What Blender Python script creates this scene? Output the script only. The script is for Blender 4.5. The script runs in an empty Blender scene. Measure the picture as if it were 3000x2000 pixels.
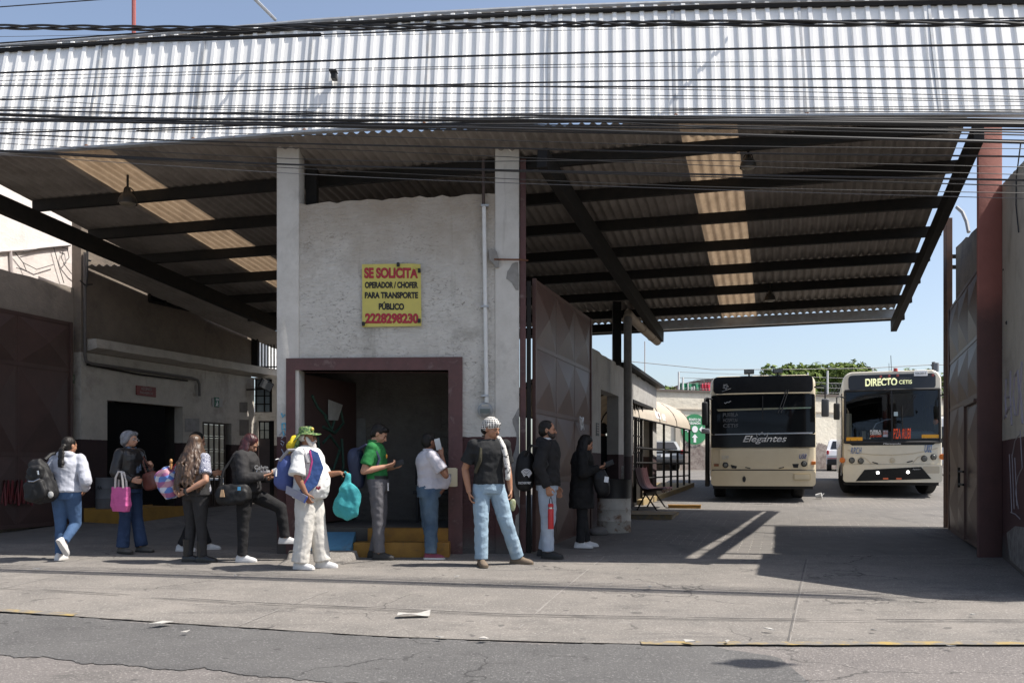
import bpy, bmesh, math, random
from mathutils import Vector, Matrix, noise
random.seed(7)
SC = bpy.context.scene
COL = SC.collection
PI = math.pi
R = math.radians
# ------------------------------------------------------------------ camera, sky, sun, exposure
F, U0, VH, CZ = 2667.0, 1500.0, 1365.0, 1.42     # the photograph's focal length (px), centre column, horizon row, eye height
cam_d = bpy.data.cameras.new('camera')
cam_d.sensor_width = 36; cam_d.lens = F / 3000 * 36
cam_d.shift_y = (VH - 1000) / 3000
cam_d.clip_start = 0.1; cam_d.clip_end = 2000
cam = bpy.data.objects.new('camera', cam_d); COL.objects.link(cam)
cam.location = (0, 0, CZ); cam.rotation_euler = (PI / 2, 0, 0)
SC.camera = cam
SUN = Vector((0.63, -0.06, 1.0)).normalized()
w = bpy.data.worlds.new('World'); SC.world = w; w.use_nodes = True
nt = w.node_tree
sky = nt.nodes.new('ShaderNodeTexSky'); sky.sky_type = 'NISHITA'; sky.sun_disc = False
sky.sun_elevation = math.asin(SUN.z); sky.sun_rotation = math.atan2(SUN.x, SUN.y)
sky.air_density = 1.0; sky.dust_density = 3.0; sky.ozone_density = 1.2; sky.altitude = 600
hs_ = nt.nodes.new('ShaderNodeHueSaturation'); hs_.inputs['Saturation'].default_value = .86
nt.links.new(sky.outputs[0], hs_.inputs['Color']); nt.links.new(hs_.outputs[0], nt.nodes['Background'].inputs[0])
nt.nodes['Background'].inputs[1].default_value = 0.105
sun_d = bpy.data.lights.new('sun', 'SUN'); sun_d.energy = 4.0; sun_d.angle = R(0.53); sun_d.color = (1, 0.95, 0.88)
sun = bpy.data.objects.new('sun', sun_d); COL.objects.link(sun)
sun.rotation_euler = SUN.to_track_quat('Z', 'Y').to_euler(); sun.location = (20, -2, 30)
SC.view_settings.view_transform = 'Standard'; SC.view_settings.look = 'None'
SC.view_settings.exposure = 0.85; SC.view_settings.gamma = 1.0; SC.view_settings.use_curve_mapping = False

def W(u, v, Y):
    return Vector(((u - U0) / F * Y, Y, CZ + (VH - v) / F * Y))
_g = [(-40, 0), (6, 0), (7.5, .05), (9, .12), (11, .18), (11.9, .20), (12.4, .235), (15.5, .30), (18, .43), (22, .54), (26, .70), (29, .84), (36, 1.04), (50, 1.31), (80, 1.36), (400, 1.3)]
def gz(Y):
    for (a, h), (b, k) in zip(_g, _g[1:]):
        if Y <= b:
            t = (Y - a) / (b - a); return h + (k - h) * t
    return _g[-1][1]

# ------------------------------------------------------------------ materials
def new_mat(name):
    m = bpy.data.materials.new(name); m.use_nodes = True
    return m, m.node_tree.nodes, m.node_tree.links, m.node_tree.nodes['Principled BSDF']
def node(n, t, **kw):
    x = n.new(t)
    for k, v in kw.items(): setattr(x, k, v)
    return x
def c4(c): return (c[0], c[1], c[2], 1)
def ramp(n, l, src, stops):
    r = n.new('ShaderNodeValToRGB'); e = r.color_ramp.elements
    e[0].position, e[0].color = stops[0][0], c4(stops[0][1])
    e[1].position, e[1].color = stops[-1][0], c4(stops[-1][1])
    for p, c in stops[1:-1]:
        q = e.new(p); q.color = c4(c)
    l.new(src, r.inputs[0]); return r.outputs[0]
def mixc(n, l, fac, a, b, mode='MIX'):
    m = n.new('ShaderNodeMix'); m.data_type = 'RGBA'; m.blend_type = mode
    for s, x in ((m.inputs[0], fac), (m.inputs[6], a), (m.inputs[7], b)):
        if hasattr(x, 'is_linked') or hasattr(x, 'links'): l.new(x, s)
        elif isinstance(x, (int, float)): s.default_value = x
        else: s.default_value = c4(x)
    return m.outputs[2]
def noise_n(n, l, vec, scale, detail=5, rough=.6, dist=0.0):
    x = n.new('ShaderNodeTexNoise'); x.inputs['Scale'].default_value = scale
    x.inputs['Detail'].default_value = detail; x.inputs['Roughness'].default_value = rough; x.inputs['Distortion'].default_value = dist
    l.new(vec, x.inputs['Vector']); return x.outputs[0]
def mapping(n, l, vec, scale=(1, 1, 1), rot=(0, 0, 0)):
    m = n.new('ShaderNodeMapping'); m.inputs['Scale'].default_value = scale; m.inputs['Rotation'].default_value = rot
    l.new(vec, m.inputs['Vector']); return m.outputs[0]
def thresh(n, l, src, lo, hi):
    m = n.new('ShaderNodeMapRange'); m.inputs[1].default_value = lo; m.inputs[2].default_value = hi
    l.new(src, m.inputs[0]); return m.outputs[0]
def math_n(n, l, op, a, b=None):
    m = n.new('ShaderNodeMath'); m.operation = op
    for s, x in ((m.inputs[0], a), (m.inputs[1], b)):
        if x is None: continue
        if isinstance(x, (int, float)): s.default_value = x
        else: l.new(x, s)
    return m.outputs[0]
def bump(n, l, b, h, strength, dist=0.02, prev=None):
    x = n.new('ShaderNodeBump'); x.inputs['Strength'].default_value = strength; x.inputs['Distance'].default_value = dist
    l.new(h, x.inputs['Height'])
    if prev is not None: l.new(prev, x.inputs['Normal'])
    l.new(x.outputs[0], b.inputs['Normal']); return x.outputs[0]

def surf(name, c, c2=None, scale=6, lo=.35, hi=.7, rough=.8, metal=0, b=0, bs=40, spec=.5, stain=None, sscale=2.2, slo=.55, shi=.75, stretch=(1, 1, 1), bd=.01, coat=0, bdet=6):
    """two-tone weathered surface: c..c2 blended by noise, optional stain patches, noise bump"""
    m, n, l, p = new_mat(name)
    co = node(n, 'ShaderNodeTexCoord').outputs['Object']
    vec = mapping(n, l, co, stretch)
    col = None
    if c2 is not None:
        f = thresh(n, l, noise_n(n, l, vec, scale, 7, .65), lo, hi)
        col = mixc(n, l, f, c, c2)
    if stain is not None:
        f2 = thresh(n, l, noise_n(n, l, vec, sscale, 8, .7, .3), slo, shi)
        col = mixc(n, l, f2, col if col is not None else c, stain)
    if col is None: p.inputs['Base Color'].default_value = c4(c)
    else: l.new(col, p.inputs['Base Color'])
    p.inputs['Roughness'].default_value = rough; p.inputs['Metallic'].default_value = metal
    p.inputs['Specular IOR Level'].default_value = spec
    if coat: p.inputs['Coat Weight'].default_value = coat; p.inputs['Coat Roughness'].default_value = .15
    if b: bump(n, l, p, noise_n(n, l, vec, bs, bdet, .6), b, bd)
    return m
def emit(name, c, s):
    m, n, l, p = new_mat(name); p.inputs['Base Color'].default_value = c4(c)
    p.inputs['Emission Color'].default_value = c4(c); p.inputs['Emission Strength'].default_value = s
    return m

# ------------------------------------------------------------------ mesh builder
class MB:
    def __init__(s): s.v = []; s.f = []; s.mi = []; s.cur = 0
    def add(s, vs, fs):
        o = len(s.v); s.v += [Vector(x) for x in vs]; s.f += [tuple(i + o for i in f) for f in fs]; s.mi += [s.cur] * len(fs); return s
    def box(s, lo, hi, M=None):
        x0, y0, z0 = lo; x1, y1, z1 = hi
        vs = [Vector(q) for q in ((x0,y0,z0),(x1,y0,z0),(x1,y1,z0),(x0,y1,z0),(x0,y0,z1),(x1,y0,z1),(x1,y1,z1),(x0,y1,z1))]
        if M is not None: vs = [M @ q for q in vs]
        return s.add(vs, [(0,3,2,1),(4,5,6,7),(0,1,5,4),(1,2,6,5),(2,3,7,6),(3,0,4,7)])
    def beam(s, a, b, w, h, up=(0, 0, 1)):
        a = Vector(a); b = Vector(b); d = (b - a).normalized(); u = Vector(up)
        x = d.cross(u).normalized() * w / 2; y = x.cross(d).normalized() * h / 2
        vs = [p + i * x + j * y for p in (a, b) for i, j in ((-1,-1),(1,-1),(1,1),(-1,1))]
        return s.add(vs, [(0,1,2,3),(7,6,5,4),(0,4,5,1),(1,5,6,2),(2,6,7,3),(3,7,4,0)])
    def prism(s, poly, vec):
        poly = [Vector(p) for p in poly]; vec = Vector(vec); n = len(poly)
        vs = poly + [p + vec for p in poly]
        return s.add(vs, [tuple(range(n)), tuple(range(2*n-1, n-1, -1))] + [(i, (i+1) % n, n+(i+1) % n, n+i) for i in range(n)])
    def tube(s, pts, r, n=8, cap=True):
        pts = [Vector(p) for p in pts]; m = len(pts); rs = r if isinstance(r, (list, tuple)) else [r]*m
        vs = []; prev = None
        for i, p in enumerate(pts):
            d = (pts[min(i+1, m-1)] - pts[max(i-1, 0)]).normalized()
            if prev is None:
                x = d.cross(Vector((0, 0, 1)) if abs(d.z) < .9 else Vector((1, 0, 0))).normalized()
            else:
                x = (prev - d * prev.dot(d)).normalized()
            prev = x; y = d.cross(x)
            for k in range(n):
                a = 2*PI*k/n; vs.append(p + rs[i]*(math.cos(a)*x + math.sin(a)*y))
        fs = [(i*n+k, i*n+(k+1) % n, (i+1)*n+(k+1) % n, (i+1)*n+k) for i in range(m-1) for k in range(n)]
        if cap: fs += [tuple(range(n-1, -1, -1)), tuple((m-1)*n+k for k in range(n))]
        return s.add(vs, fs)
    def loft(s, rings, cap=True):
        n = len(rings[0]); m = len(rings); vs = [p for r in rings for p in r]
        fs = [(i*n+k, i*n+(k+1) % n, (i+1)*n+(k+1) % n, (i+1)*n+k) for i in range(m-1) for k in range(n)]
        if cap: fs += [tuple(range(n-1, -1, -1)), tuple((m-1)*n+k for k in range(n))]
        return s.add(vs, fs)
    def lathe(s, prof, c=(0, 0, 0), n=24, M=None):
        c = Vector(c)
        rings = []
        for r, z in prof:
            ring = [Vector((r*math.cos(2*PI*k/n), r*math.sin(2*PI*k/n), z)) for k in range(n)]
            rings.append([(M @ q if M is not None else q) + c for q in ring])
        return s.loft(rings)
    def ell(s, c, r, rot=None, nu=16, nv=10):
        c = Vector(c); rings = []
        if isinstance(r, (int, float)): r = (r, r, r)
        for j in range(1, nv):
            t = PI*j/nv - PI/2
            rings.append([Vector((r[0]*math.cos(t)*math.cos(2*PI*k/nu), r[1]*math.cos(t)*math.sin(2*PI*k/nu), r[2]*math.sin(t))) for k in range(nu)])
        if rot is not None: rings = [[rot @ p for p in q] for q in rings]
        return s.loft([[p + c for p in q] for q in rings])
    def cap(s, a, b, ra, rb, n=12):
        a = Vector(a); b = Vector(b); d = b - a
        if d.length < 1e-5: return s.ell(a, max(ra, rb))
        d.normalize(); pts = []; rs = []
        for t in (-.98, -.8, -.4, 0): pts.append(a + d*ra*t); rs.append(ra*math.sqrt(1-t*t))
        for t in (0, .4, .8, .98): pts.append(b + d*rb*t); rs.append(rb*math.sqrt(1-t*t))
        return s.tube(pts, rs, n)
    def grid(s, P, nu, nv):
        vs = [P(i/nu, j/nv) for j in range(nv+1) for i in range(nu+1)]
        return s.add(vs, [(j*(nu+1)+i, j*(nu+1)+i+1, (j+1)*(nu+1)+i+1, (j+1)*(nu+1)+i) for j in range(nv) for i in range(nu)])
    def build(s, name, mat, parent=None, local=False, smooth=40, bevel=0, bseg=2, thick=0, recalc=True):
        vs = s.v
        if parent is not None and not local:
            o = wloc(parent); vs = [p - o for p in vs]
        me = bpy.data.meshes.new(name); me.from_pydata(vs, [], s.f)
        mats = mat if isinstance(mat, (list, tuple)) else [mat]
        for x in mats: me.materials.append(x)
        if len(mats) > 1: me.polygons.foreach_set('material_index', s.mi)
        bm = bmesh.new(); bm.from_mesh(me)
        if bevel:
            bmesh.ops.remove_doubles(bm, verts=bm.verts, dist=1e-5)
            es = [e for e in bm.edges if len(e.link_faces) == 2 and e.calc_face_angle(0) > R(30)]
            bmesh.ops.bevel(bm, geom=es, offset=bevel, segments=bseg, affect='EDGES', profile=.5, clamp_overlap=True)
        if thick: bmesh.ops.solidify(bm, geom=bm.faces[:], thickness=thick)
        if recalc: bmesh.ops.recalc_face_normals(bm, faces=bm.faces)
        bm.to_mesh(me); bm.free()
        if smooth:
            me.polygons.foreach_set('use_smooth', [True]*len(me.polygons)); me.set_sharp_from_angle(angle=R(smooth))
        o = bpy.data.objects.new(name, me); COL.objects.link(o)
        if parent is not None: o.parent = parent
        return o
def wloc(o):
    p = Vector(o.location)
    while o.parent is not None: o = o.parent; p += Vector(o.location)
    return p
def tag(o, label=None, cat=None, group=None, kind=None):
    if label: o['label'] = label
    if cat: o['category'] = cat
    if group: o['group'] = group
    if kind: o['kind'] = kind
    return o
def thing(name, label, cat, loc=(0, 0, 0), rz=0, group=None):
    o = bpy.data.objects.new(name, None); COL.objects.link(o); o.empty_display_size = .2
    o.location = loc; o.rotation_euler = (0, 0, rz)
    return tag(o, label, cat, group)
def kids(o): return [c for c in bpy.data.objects if c.parent == o]
def dup(o, parent=None, loc=None, rz=None, label=None):
    c = o.copy(); COL.objects.link(c); c.parent = parent
    if loc is not None: c.location = loc
    if rz is not None: c.rotation_euler = (0, 0, rz)
    if label: c['label'] = label
    for k in kids(o): dup(k, c)
    return c
def text(body, name, mat, parent, loc, rot, height, width=None, bold=.0, depth=.002, shear=0, align='CENTER', local=False, warp=None):
    cu = bpy.data.curves.new(name, 'FONT'); cu.body = body; cu.size = 1; cu.align_x = 'LEFT'; cu.extrude = 0; cu.shear = shear; cu.bevel_depth = bold; cu.bevel_resolution = 0
    t = bpy.data.objects.new(name, cu); COL.objects.link(t)
    dg = bpy.context.evaluated_depsgraph_get(); me = bpy.data.meshes.new_from_object(t.evaluated_get(dg))
    bpy.data.objects.remove(t)
    xs = [v.co.x for v in me.vertices]; ys = [v.co.y for v in me.vertices]
    if not xs: return None
    sy = height/(max(ys)-min(ys)); sx = sy if width is None else width/(max(xs)-min(xs))
    cx = (max(xs)+min(xs))/2; cy = (max(ys)+min(ys))/2
    M = Matrix.Translation(Vector(loc) - (Vector((0,0,0)) if (local or parent is None) else wloc(parent))) @ rot.to_4x4()
    kz = depth/bold if bold else 0
    for v in me.vertices: v.co = M @ Vector(((v.co.x-cx)*sx, (v.co.y-cy)*sy, v.co.z*kz))
    if warp:
        o_ = wloc(parent)
        for v in me.vertices: v.co.y += warp(v.co.x+o_.x, v.co.z+o_.z)
    me.materials.clear(); me.materials.append(mat)
    if not bold:
        bm = bmesh.new(); bm.from_mesh(me); bmesh.ops.solidify(bm, geom=bm.faces[:], thickness=depth); bm.to_mesh(me); bm.free()
    o = bpy.data.objects.new(name, me); COL.objects.link(o)
    if parent is not None: o.parent = parent
    return o
def upright(ax=(1, 0, 0)):
    """rotation that stands a flat text up, reading along the horizontal direction ax"""
    x = Vector(ax).normalized(); z = Vector((0, 0, 1)); nrm = x.cross(z)
    return Matrix((x, z, nrm)).transposed()
def strokes(lines, r, flat_n=None):
    mb = MB()
    for L in lines: mb.tube(L, r, 5)
    return mb

M = {}
M['concrete'] = surf('concrete', (.20, .185, .17), (.135, .126, .118), 1.6, .38, .68, .9, b=.25, bs=60, stain=(.075, .072, .07), sscale=.8, slo=.6, shi=.78)
M['black_steel'] = surf('black_steel', (.010, .0095, .009), (.019, .016, .013), 9, rough=.7, b=.1, spec=.25)
M['maroon'] = surf('maroon_paint', (.125, .058, .055), (.08, .042, .04), 4, rough=.75, b=.5, bs=22, bd=.015, stain=(.19, .13, .12), sscale=4, slo=.58, shi=.7)
M['gate'] = surf('gate_brown_paint', (.110, .058, .047), (.085, .047, .040), 3, rough=.45, spec=.4, metal=0, b=.06, bs=14, stain=(.12, .085, .07), sscale=1.4, slo=.6, shi=.8)
M['gate_dark'] = surf('gate_dark_paint', (.085, .050, .044), (.064, .039, .035), 3, rough=.55, spec=.3, b=.06, bs=14)
M['black'] = surf('black_rubber', (.012, .012, .013), rough=.6)
M['dark_glass'] = surf('dark_glass', (.008, .009, .011), rough=.06, spec=.6)
M['white_paint'] = surf('white_paint', (.75, .75, .73), (.62, .61, .58), 5, rough=.6)
M['galv'] = surf('galvanised_steel', (.42, .45, .48), (.34, .33, .32), 8, rough=.5, metal=.3, stain=(.22, .10, .05), sscale=5, slo=.62, shi=.75)
M['rust'] = surf('rust', (.20, .075, .03), (.10, .045, .025), 20, rough=.9)
M['yellow_step'] = surf('yellow_paint', (.34, .175, .032), (.22, .11, .022), 5, rough=.8, b=.15, stain=(.11, .08, .05), sscale=5, slo=.58, shi=.75)
M['grey_plastic'] = surf('grey_plastic', (.30, .31, .31), rough=.5)
M['paper'] = surf('paper', (.46, .44, .40), (.36, .34, .31), 12, rough=.9)
M['chrome'] = surf('bright_metal', (.6, .6, .6), rough=.25, metal=1)
M['cable'] = surf('black_cable', (.015, .015, .016), rough=.5)
M['cable_grey'] = surf('grey_cable', (.10, .10, .105), rough=.5)
M['red_ink'] = surf('red_print', (.45, .03, .05), (.36, .03, .05), 30, rough=.7)
M['black_ink'] = surf('black_print', (.02, .02, .022), rough=.7)
M['white_ink'] = surf('white_print', (.8, .8, .8), rough=.7)
def mat_wall(name, c, c2, stain, zs=None, low=None, low2=None, b=.5, bs=14, slo=.56, shi=.72, sscale=1.1, top=None, ztop=0, streak=True, fleck=False):
    """plastered wall: patchy paint, stains and streaks, trowelled bump; a painted dado below height zs"""
    m, n, l, p = new_mat(name)
    pos = n.new('ShaderNodeNewGeometry').outputs['Position']
    col = mixc(n, l, thresh(n, l, noise_n(n, l, pos, 3.5, 8, .7), .38, .66), c, c2)
    col = mixc(n, l, math_n(n, l, 'MULTIPLY', thresh(n, l, noise_n(n, l, pos, sscale, 9, .72, .4), slo-.03, shi), .85), col, stain)
    if streak:
        sv = mapping(n, l, pos, (4, 4, .35))
        col = mixc(n, l, thresh(n, l, noise_n(n, l, sv, 1.6, 7, .7), .6, .85), col, stain)
    if fleck:
        fv = mapping(n, l, pos, (1, 1, 1.9), (0, .35, 0))
        ff = thresh(n, l, noise_n(n, l, fv, 15, 4, .6, 1.2), .55, .66)
        big = thresh(n, l, noise_n(n, l, pos, 1.6, 5, .6), .36, .6)
        col = mixc(n, l, math_n(n, l, 'MULTIPLY', math_n(n, l, 'MULTIPLY', ff, big), .75), col, (.20, .175, .145))
    sep = n.new('ShaderNodeSeparateXYZ'); l.new(pos, sep.inputs[0]); z = sep.outputs[2]
    wob = noise_n(n, l, pos, 2.0, 6, .65)
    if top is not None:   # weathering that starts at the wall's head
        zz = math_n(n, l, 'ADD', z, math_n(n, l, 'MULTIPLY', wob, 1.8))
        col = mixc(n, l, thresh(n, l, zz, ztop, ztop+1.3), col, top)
    if zs is not None:
        zz = math_n(n, l, 'ADD', z, math_n(n, l, 'MULTIPLY', noise_n(n, l, pos, 30, 3), .02))
        lo = mixc(n, l, thresh(n, l, noise_n(n, l, pos, 2.5, 8, .7), .4, .7), low, low2)
        zb = math_n(n, l, 'SUBTRACT', z, math_n(n, l, 'MULTIPLY', wob, .5))
        lo = mixc(n, l, thresh(n, l, zb, .28, .05), lo, (.10, .09, .085))
        f = math_n(n, l, 'LESS_THAN', zz, zs+.01)
        col = mixc(n, l, f, col, lo)
    l.new(col, p.inputs['Base Color']); p.inputs['Roughness'].default_value = .9; p.inputs['Specular IOR Level'].default_value = .25
    hv = mapping(n, l, pos, (1, 1, 2.2))
    h = math_n(n, l, 'ADD', noise_n(n, l, hv, bs, 8, .68, .8), math_n(n, l, 'MULTIPLY', noise_n(n, l, pos, 1.3, 3), .6))
    bump(n, l, p, h, b, .03)
    return m

# ------------------------------------------------------------------ ground
def mat_ground(name, c, c2, dark, speck, sp_amt, bs, b, pale=None):
    m, n, l, p = new_mat(name)
    pos = n.new('ShaderNodeNewGeometry').outputs['Position']
    col = mixc(n, l, thresh(n, l, noise_n(n, l, pos, 1.1, 9, .72), .36, .68), c, c2)
    st = mapping(n, l, pos, (.55, 1.6, 1))
    col = mixc(n, l, thresh(n, l, noise_n(n, l, st, 1.0, 9, .75, .4), .53, .74), col, dark)
    if pale is not None:
        col = mixc(n, l, math_n(n, l, 'MULTIPLY', thresh(n, l, noise_n(n, l, mapping(n, l, pos, (.8, 2.4, 1), (0, 0, .4)), 2.3, 10, .8, .6), .56, .72), .6), col, pale)
    sp = thresh(n, l, noise_n(n, l, pos, 55, 2, .5), .62-sp_amt*.1, .70)
    col = mixc(n, l, math_n(n, l, 'MULTIPLY', sp, sp_amt), col, speck)
    sp2 = thresh(n, l, noise_n(n, l, pos, 38, 3, .6), .60, .72)
    col = mixc(n, l, math_n(n, l, 'MULTIPLY', sp2, .55), col, (dark[0]*.7, dark[1]*.7, dark[2]*.7))
    wv = n.new('ShaderNodeVectorMath'); wv.operation = 'ADD'; nz_ = n.new('ShaderNodeTexNoise'); nz_.inputs['Scale'].default_value = 2.2; nz_.inputs['Detail'].default_value = 6; l.new(pos, nz_.inputs['Vector'])
    ws = n.new('ShaderNodeVectorMath'); ws.operation = 'SCALE'; ws.inputs[3].default_value = .7; l.new(nz_.outputs[1], ws.inputs[0]); l.new(pos, wv.inputs[0]); l.new(ws.outputs[0], wv.inputs[1])
    vo = n.new('ShaderNodeTexVoronoi'); vo.feature = 'DISTANCE_TO_EDGE'; vo.inputs['Scale'].default_value = .42; l.new(wv.outputs[0], vo.inputs['Vector'])
    ck = math_n(n, l, 'MULTIPLY', thresh(n, l, vo.outputs[0], .006, .002), thresh(n, l, noise_n(n, l, pos, .6, 3), .46, .54))
    col = mixc(n, l, math_n(n, l, 'MULTIPLY', ck, .75), col, (dark[0]*.6, dark[1]*.6, dark[2]*.6))
    gm = thresh(n, l, noise_n(n, l, pos, 7.0, 1, .3), .74, .76)
    col = mixc(n, l, math_n(n, l, 'MULTIPLY', gm, .6), col, (dark[0]*.8, dark[1]*.8, dark[2]*.8))
    l.new(col, p.inputs['Base Color']); p.inputs['Roughness'].default_value = .88; p.inputs['Specular IOR Level'].default_value = .3
    h = math_n(n, l, 'ADD', noise_n(n, l, pos, bs, 6, .7), math_n(n, l, 'MULTIPLY', noise_n(n, l, pos, 4, 4), .8))
    bump(n, l, p, h, b, .012)
    return m
M['pavement'] = mat_ground('pavement_concrete', (.225, .205, .183), (.15, .139, .127), (.085, .08, .076), (.40, .375, .34), .6, 70, .6, pale=(.32, .295, .265))
M['road'] = mat_ground('old_asphalt', (.19, .172, .16), (.145, .132, .125), (.09, .085, .08), (.40, .37, .34), .6, 55, .9)
M['patch'] = mat_ground('new_asphalt', (.122, .118, .114), (.095, .092, .09), (.068, .066, .065), (.30, .29, .28), .5, 60, .9)
def mat_yard():
    m, n, l, p = new_mat('yard_pavers')
    pos = n.new('ShaderNodeNewGeometry').outputs['Position']
    warp = n.new('ShaderNodeVectorMath'); warp.operation = 'ADD'
    l.new(pos, warp.inputs[0])
    nz = n.new('ShaderNodeTexNoise'); nz.inputs['Scale'].default_value = 6; l.new(pos, nz.inputs['Vector'])
    sc = n.new('ShaderNodeVectorMath'); sc.operation = 'SCALE'; sc.inputs[3].default_value = .05; l.new(nz.outputs[1], sc.inputs[0]); l.new(sc.outputs[0], warp.inputs[1])
    br = n.new('ShaderNodeTexBrick'); br.inputs['Scale'].default_value = 3.4; br.inputs['Mortar Size'].default_value = .03
    br.inputs['Mortar Smooth'].default_value = .4; br.inputs['Row Height'].default_value = .5; br.inputs['Brick Width'].default_value = 1.0
    br.inputs['Color1'].default_value = (.14, .13, .12, 1); br.inputs['Color2'].default_value = (.175, .16, .145, 1); br.inputs['Mortar'].default_value = (.29, .27, .24, 1)
    l.new(mapping(n, l, warp.outputs[0], (1, 1, 1), (0, 0, .29)), br.inputs['Vector'])
    col = mixc(n, l, thresh(n, l, noise_n(n, l, pos, .55, 6, .65), .40, .52), br.outputs[0], mixc(n, l, thresh(n, l, noise_n(n, l, pos, 3, 8, .7), .35, .7), (.175, .163, .148), (.125, .117, .108)))
    col = mixc(n, l, thresh(n, l, noise_n(n, l, mapping(n, l, pos, (2, .5, 1)), .7, 8, .7), .56, .75), col, (.08, .076, .072))
    l.new(col, p.inputs['Base Color']); p.inputs['Roughness'].default_value = .85; p.inputs['Specular IOR Level'].default_value = .3
    h = math_n(n, l, 'SUBTRACT', noise_n(n, l, pos, 25, 6, .7), math_n(n, l, 'MULTIPLY', br.outputs[1], .8))
    bump(n, l, p, h, .6, .012)
    return m
M['yard'] = mat_yard()
def sheet(name, x0, x1, f0, f1, nx, ny, off, mat, jig=0, ny_geom=1.0):
    mb = MB()
    def P(s, t):
        x = x0 + (x1-x0)*s; a = f0(x); b = f1(x)
        if jig:
            a += jig*(noise.noise((x*2.3, 1.7, 0)) + .6*noise.noise((x*9, 5.2, 0))+.3*noise.noise((x*31, 2, 0)))
            b += jig*(noise.noise((x*2.1, 8.7, 0)) + .6*noise.noise((x*8, 3.2, 0))+.3*noise.noise((x*29, 9, 0)))
        y = a + (b-a)*t**ny_geom
        return Vector((x, y, gz(y)+off))
    mb.grid(P, nx, ny)
    return tag(mb.build(name, mat, recalc=False), kind='structure')
M['far_ground'] = surf('dry_earth', (.20, .17, .13), (.15, .13, .10), .4, rough=.95)
sheet('ground', -400, 400, lambda x: -40, lambda x: 420, 60, 230, -.05, M['far_ground'])
def edge(x):   # road edge of the pavement
    pts = [(-30, 13.0), (-4.6, 8.28), (-2.3, 7.66), (-.96, 7.3), (0, 7.15), (1.2, 7.03), (30, 7.0)]
    for (a, y), (b, k) in zip(pts, pts[1:]):
        if x <= b: return y + (k-y)*(max(x, a)-a)/(b-a)
    return 7.0
sheet('road', -60, 60, lambda x: -30, lambda x: edge(x)+.05, 240, 120, 0, M['road'])
sheet('asphalt_patch', -14, 1.95, lambda x: 6.62-.28*(x+3.4), lambda x: edge(x)-.02-max(0, x-1.5)*.9, 900, 30, .006, M['patch'], .10)
sheet('pavement', -30, 30, lambda x: edge(x), lambda x: 12.75-.1*x if x < .2 else 12.2, 400, 60, .012, M['pavement'], .012)
sheet('yard', -30, 40, lambda x: 12.70-.1*x if x < .2 else 12.15, lambda x: 60, 120, 300, .006, M['yard'], 0, 1.2)
M['kerb_yellow'] = surf('worn_yellow_paint', (.34, .24, .08), (.20, .18, .15), 7, .38, .6, rough=.9, stain=(.17, .155, .14), sscale=7, slo=.42, shi=.56)
sheet('yellow_kerb_line', 1.0, 12, lambda x: edge(x)-.03, lambda x: edge(x)+.075, 200, 2, .018, M['kerb_yellow'], .016)
sheet('yellow_kerb_line', -9, -3.9, lambda x: edge(x)-.02, lambda x: edge(x)+.09, 120, 2, .018, M['kerb_yellow'], .016)
M['joint_dark'] = surf('joint_dirt', (.09, .085, .08), (.13, .12, .11), 9, rough=.95)
M['joint_pale'] = surf('joint_dust', (.30, .28, .26), (.20, .185, .17), 9, rough=.95)
def joints():
    mb = MB()
    def line(a, b, w, mi):
        mb.cur = mi; n = 60
        for i in range(n):
            p0 = [a[k]+(b[k]-a[k])*i/n for k in (0, 1)]; p1 = [a[k]+(b[k]-a[k])*(i+1)/n for k in (0, 1)]
            if noise.noise((p0[0]*1.7, p0[1]*1.7, mi*3.1)) < -.28: continue
            d = Vector((b[0]-a[0], b[1]-a[1])).normalized(); q = Vector((-d.y, d.x))*w/2
            ww = .6+.4*noise.noise((p0[0]*5, p0[1]*5, 2))
            vs = [(p[0]+s*q.x*ww, p[1]+s*q.y*ww, gz(p[1]+s*q.y*ww)+.0165) for p, s in ((p0, -1), (p1, -1), (p1, 1), (p0, 1))]
            mb.add(vs, [(0, 1, 2, 3)])
    cur = [(-9, 10.6), (-5.3, 9.44), (-2.6, 8.62), (0, 8.05), (2.2, 7.86), (5, 7.8), (12, 7.8)]
    for a, b in zip(cur, cur[1:]):
        for o, mi in ((0, 1), (.03, 0), (.07, 1), (.11, 0), (.14, 1)):
            line((a[0], a[1]+o), (b[0], b[1]+o), .014 if mi else .02, mi)
    def gp(u, v):
        Y = 9.0
        for _ in range(30): Y = F*(CZ-gz(Y))/(v-VH)
        return ((u-U0)/F*Y, Y)
    for (a, b, w, mi) in (((690,1840),(960,1735),.02,1), ((0,1728),(260,1668),.02,1), ((1520,1845),(1770,1632),.022,1), ((2308,1885),(2362,1640),.022,0), ((2314,1885),(2368,1640),.012,1)):
        line(gp(*a), gp(*b), w, mi)
    tag(mb.build('pavement_joints', [M['joint_dark'], M['joint_pale']], recalc=False, smooth=0), kind='structure')
joints()

# ------------------------------------------------------------------ shed roof with its white parapet
def roofz(x, y): return CZ + 4.36 - .007*x - .14*(y-11.62)
def roofhit(u, v, dz=0):
    # point on the roof plane lowered by dz that lies behind picture point (u, v)
    a = (u-U0)/F; c = (VH-v)/F
    Y = (4.36+dz+.14*11.62)/(c + .007*a + .14)
    return Vector((a*Y, Y, CZ+c*Y))
FY = lambda x: 11.62 - .085*x
D2 = Vector((.30, 1.0))
def front_x(p):      # x where the slope line through p meets the front edge
    x = p.x
    for _ in range(20): x = p.x - .30*(p.y - FY(x))
    return x
def rear_y(x): return 18.94 - .2*(x-7.96)
roof = thing('shed_roof', 'large corrugated shed roof with white sheet parapet spanning both bus gateways', 'roof', (0, 12, 6))
M['roof_sheet'] = surf('grimy_roof_sheet', (.28, .25, .22), (.20, .178, .157), 2.5, rough=.7, b=.1, stain=(.14, .12, .10), sscale=1.2, slo=.5, shi=.75)
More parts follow.
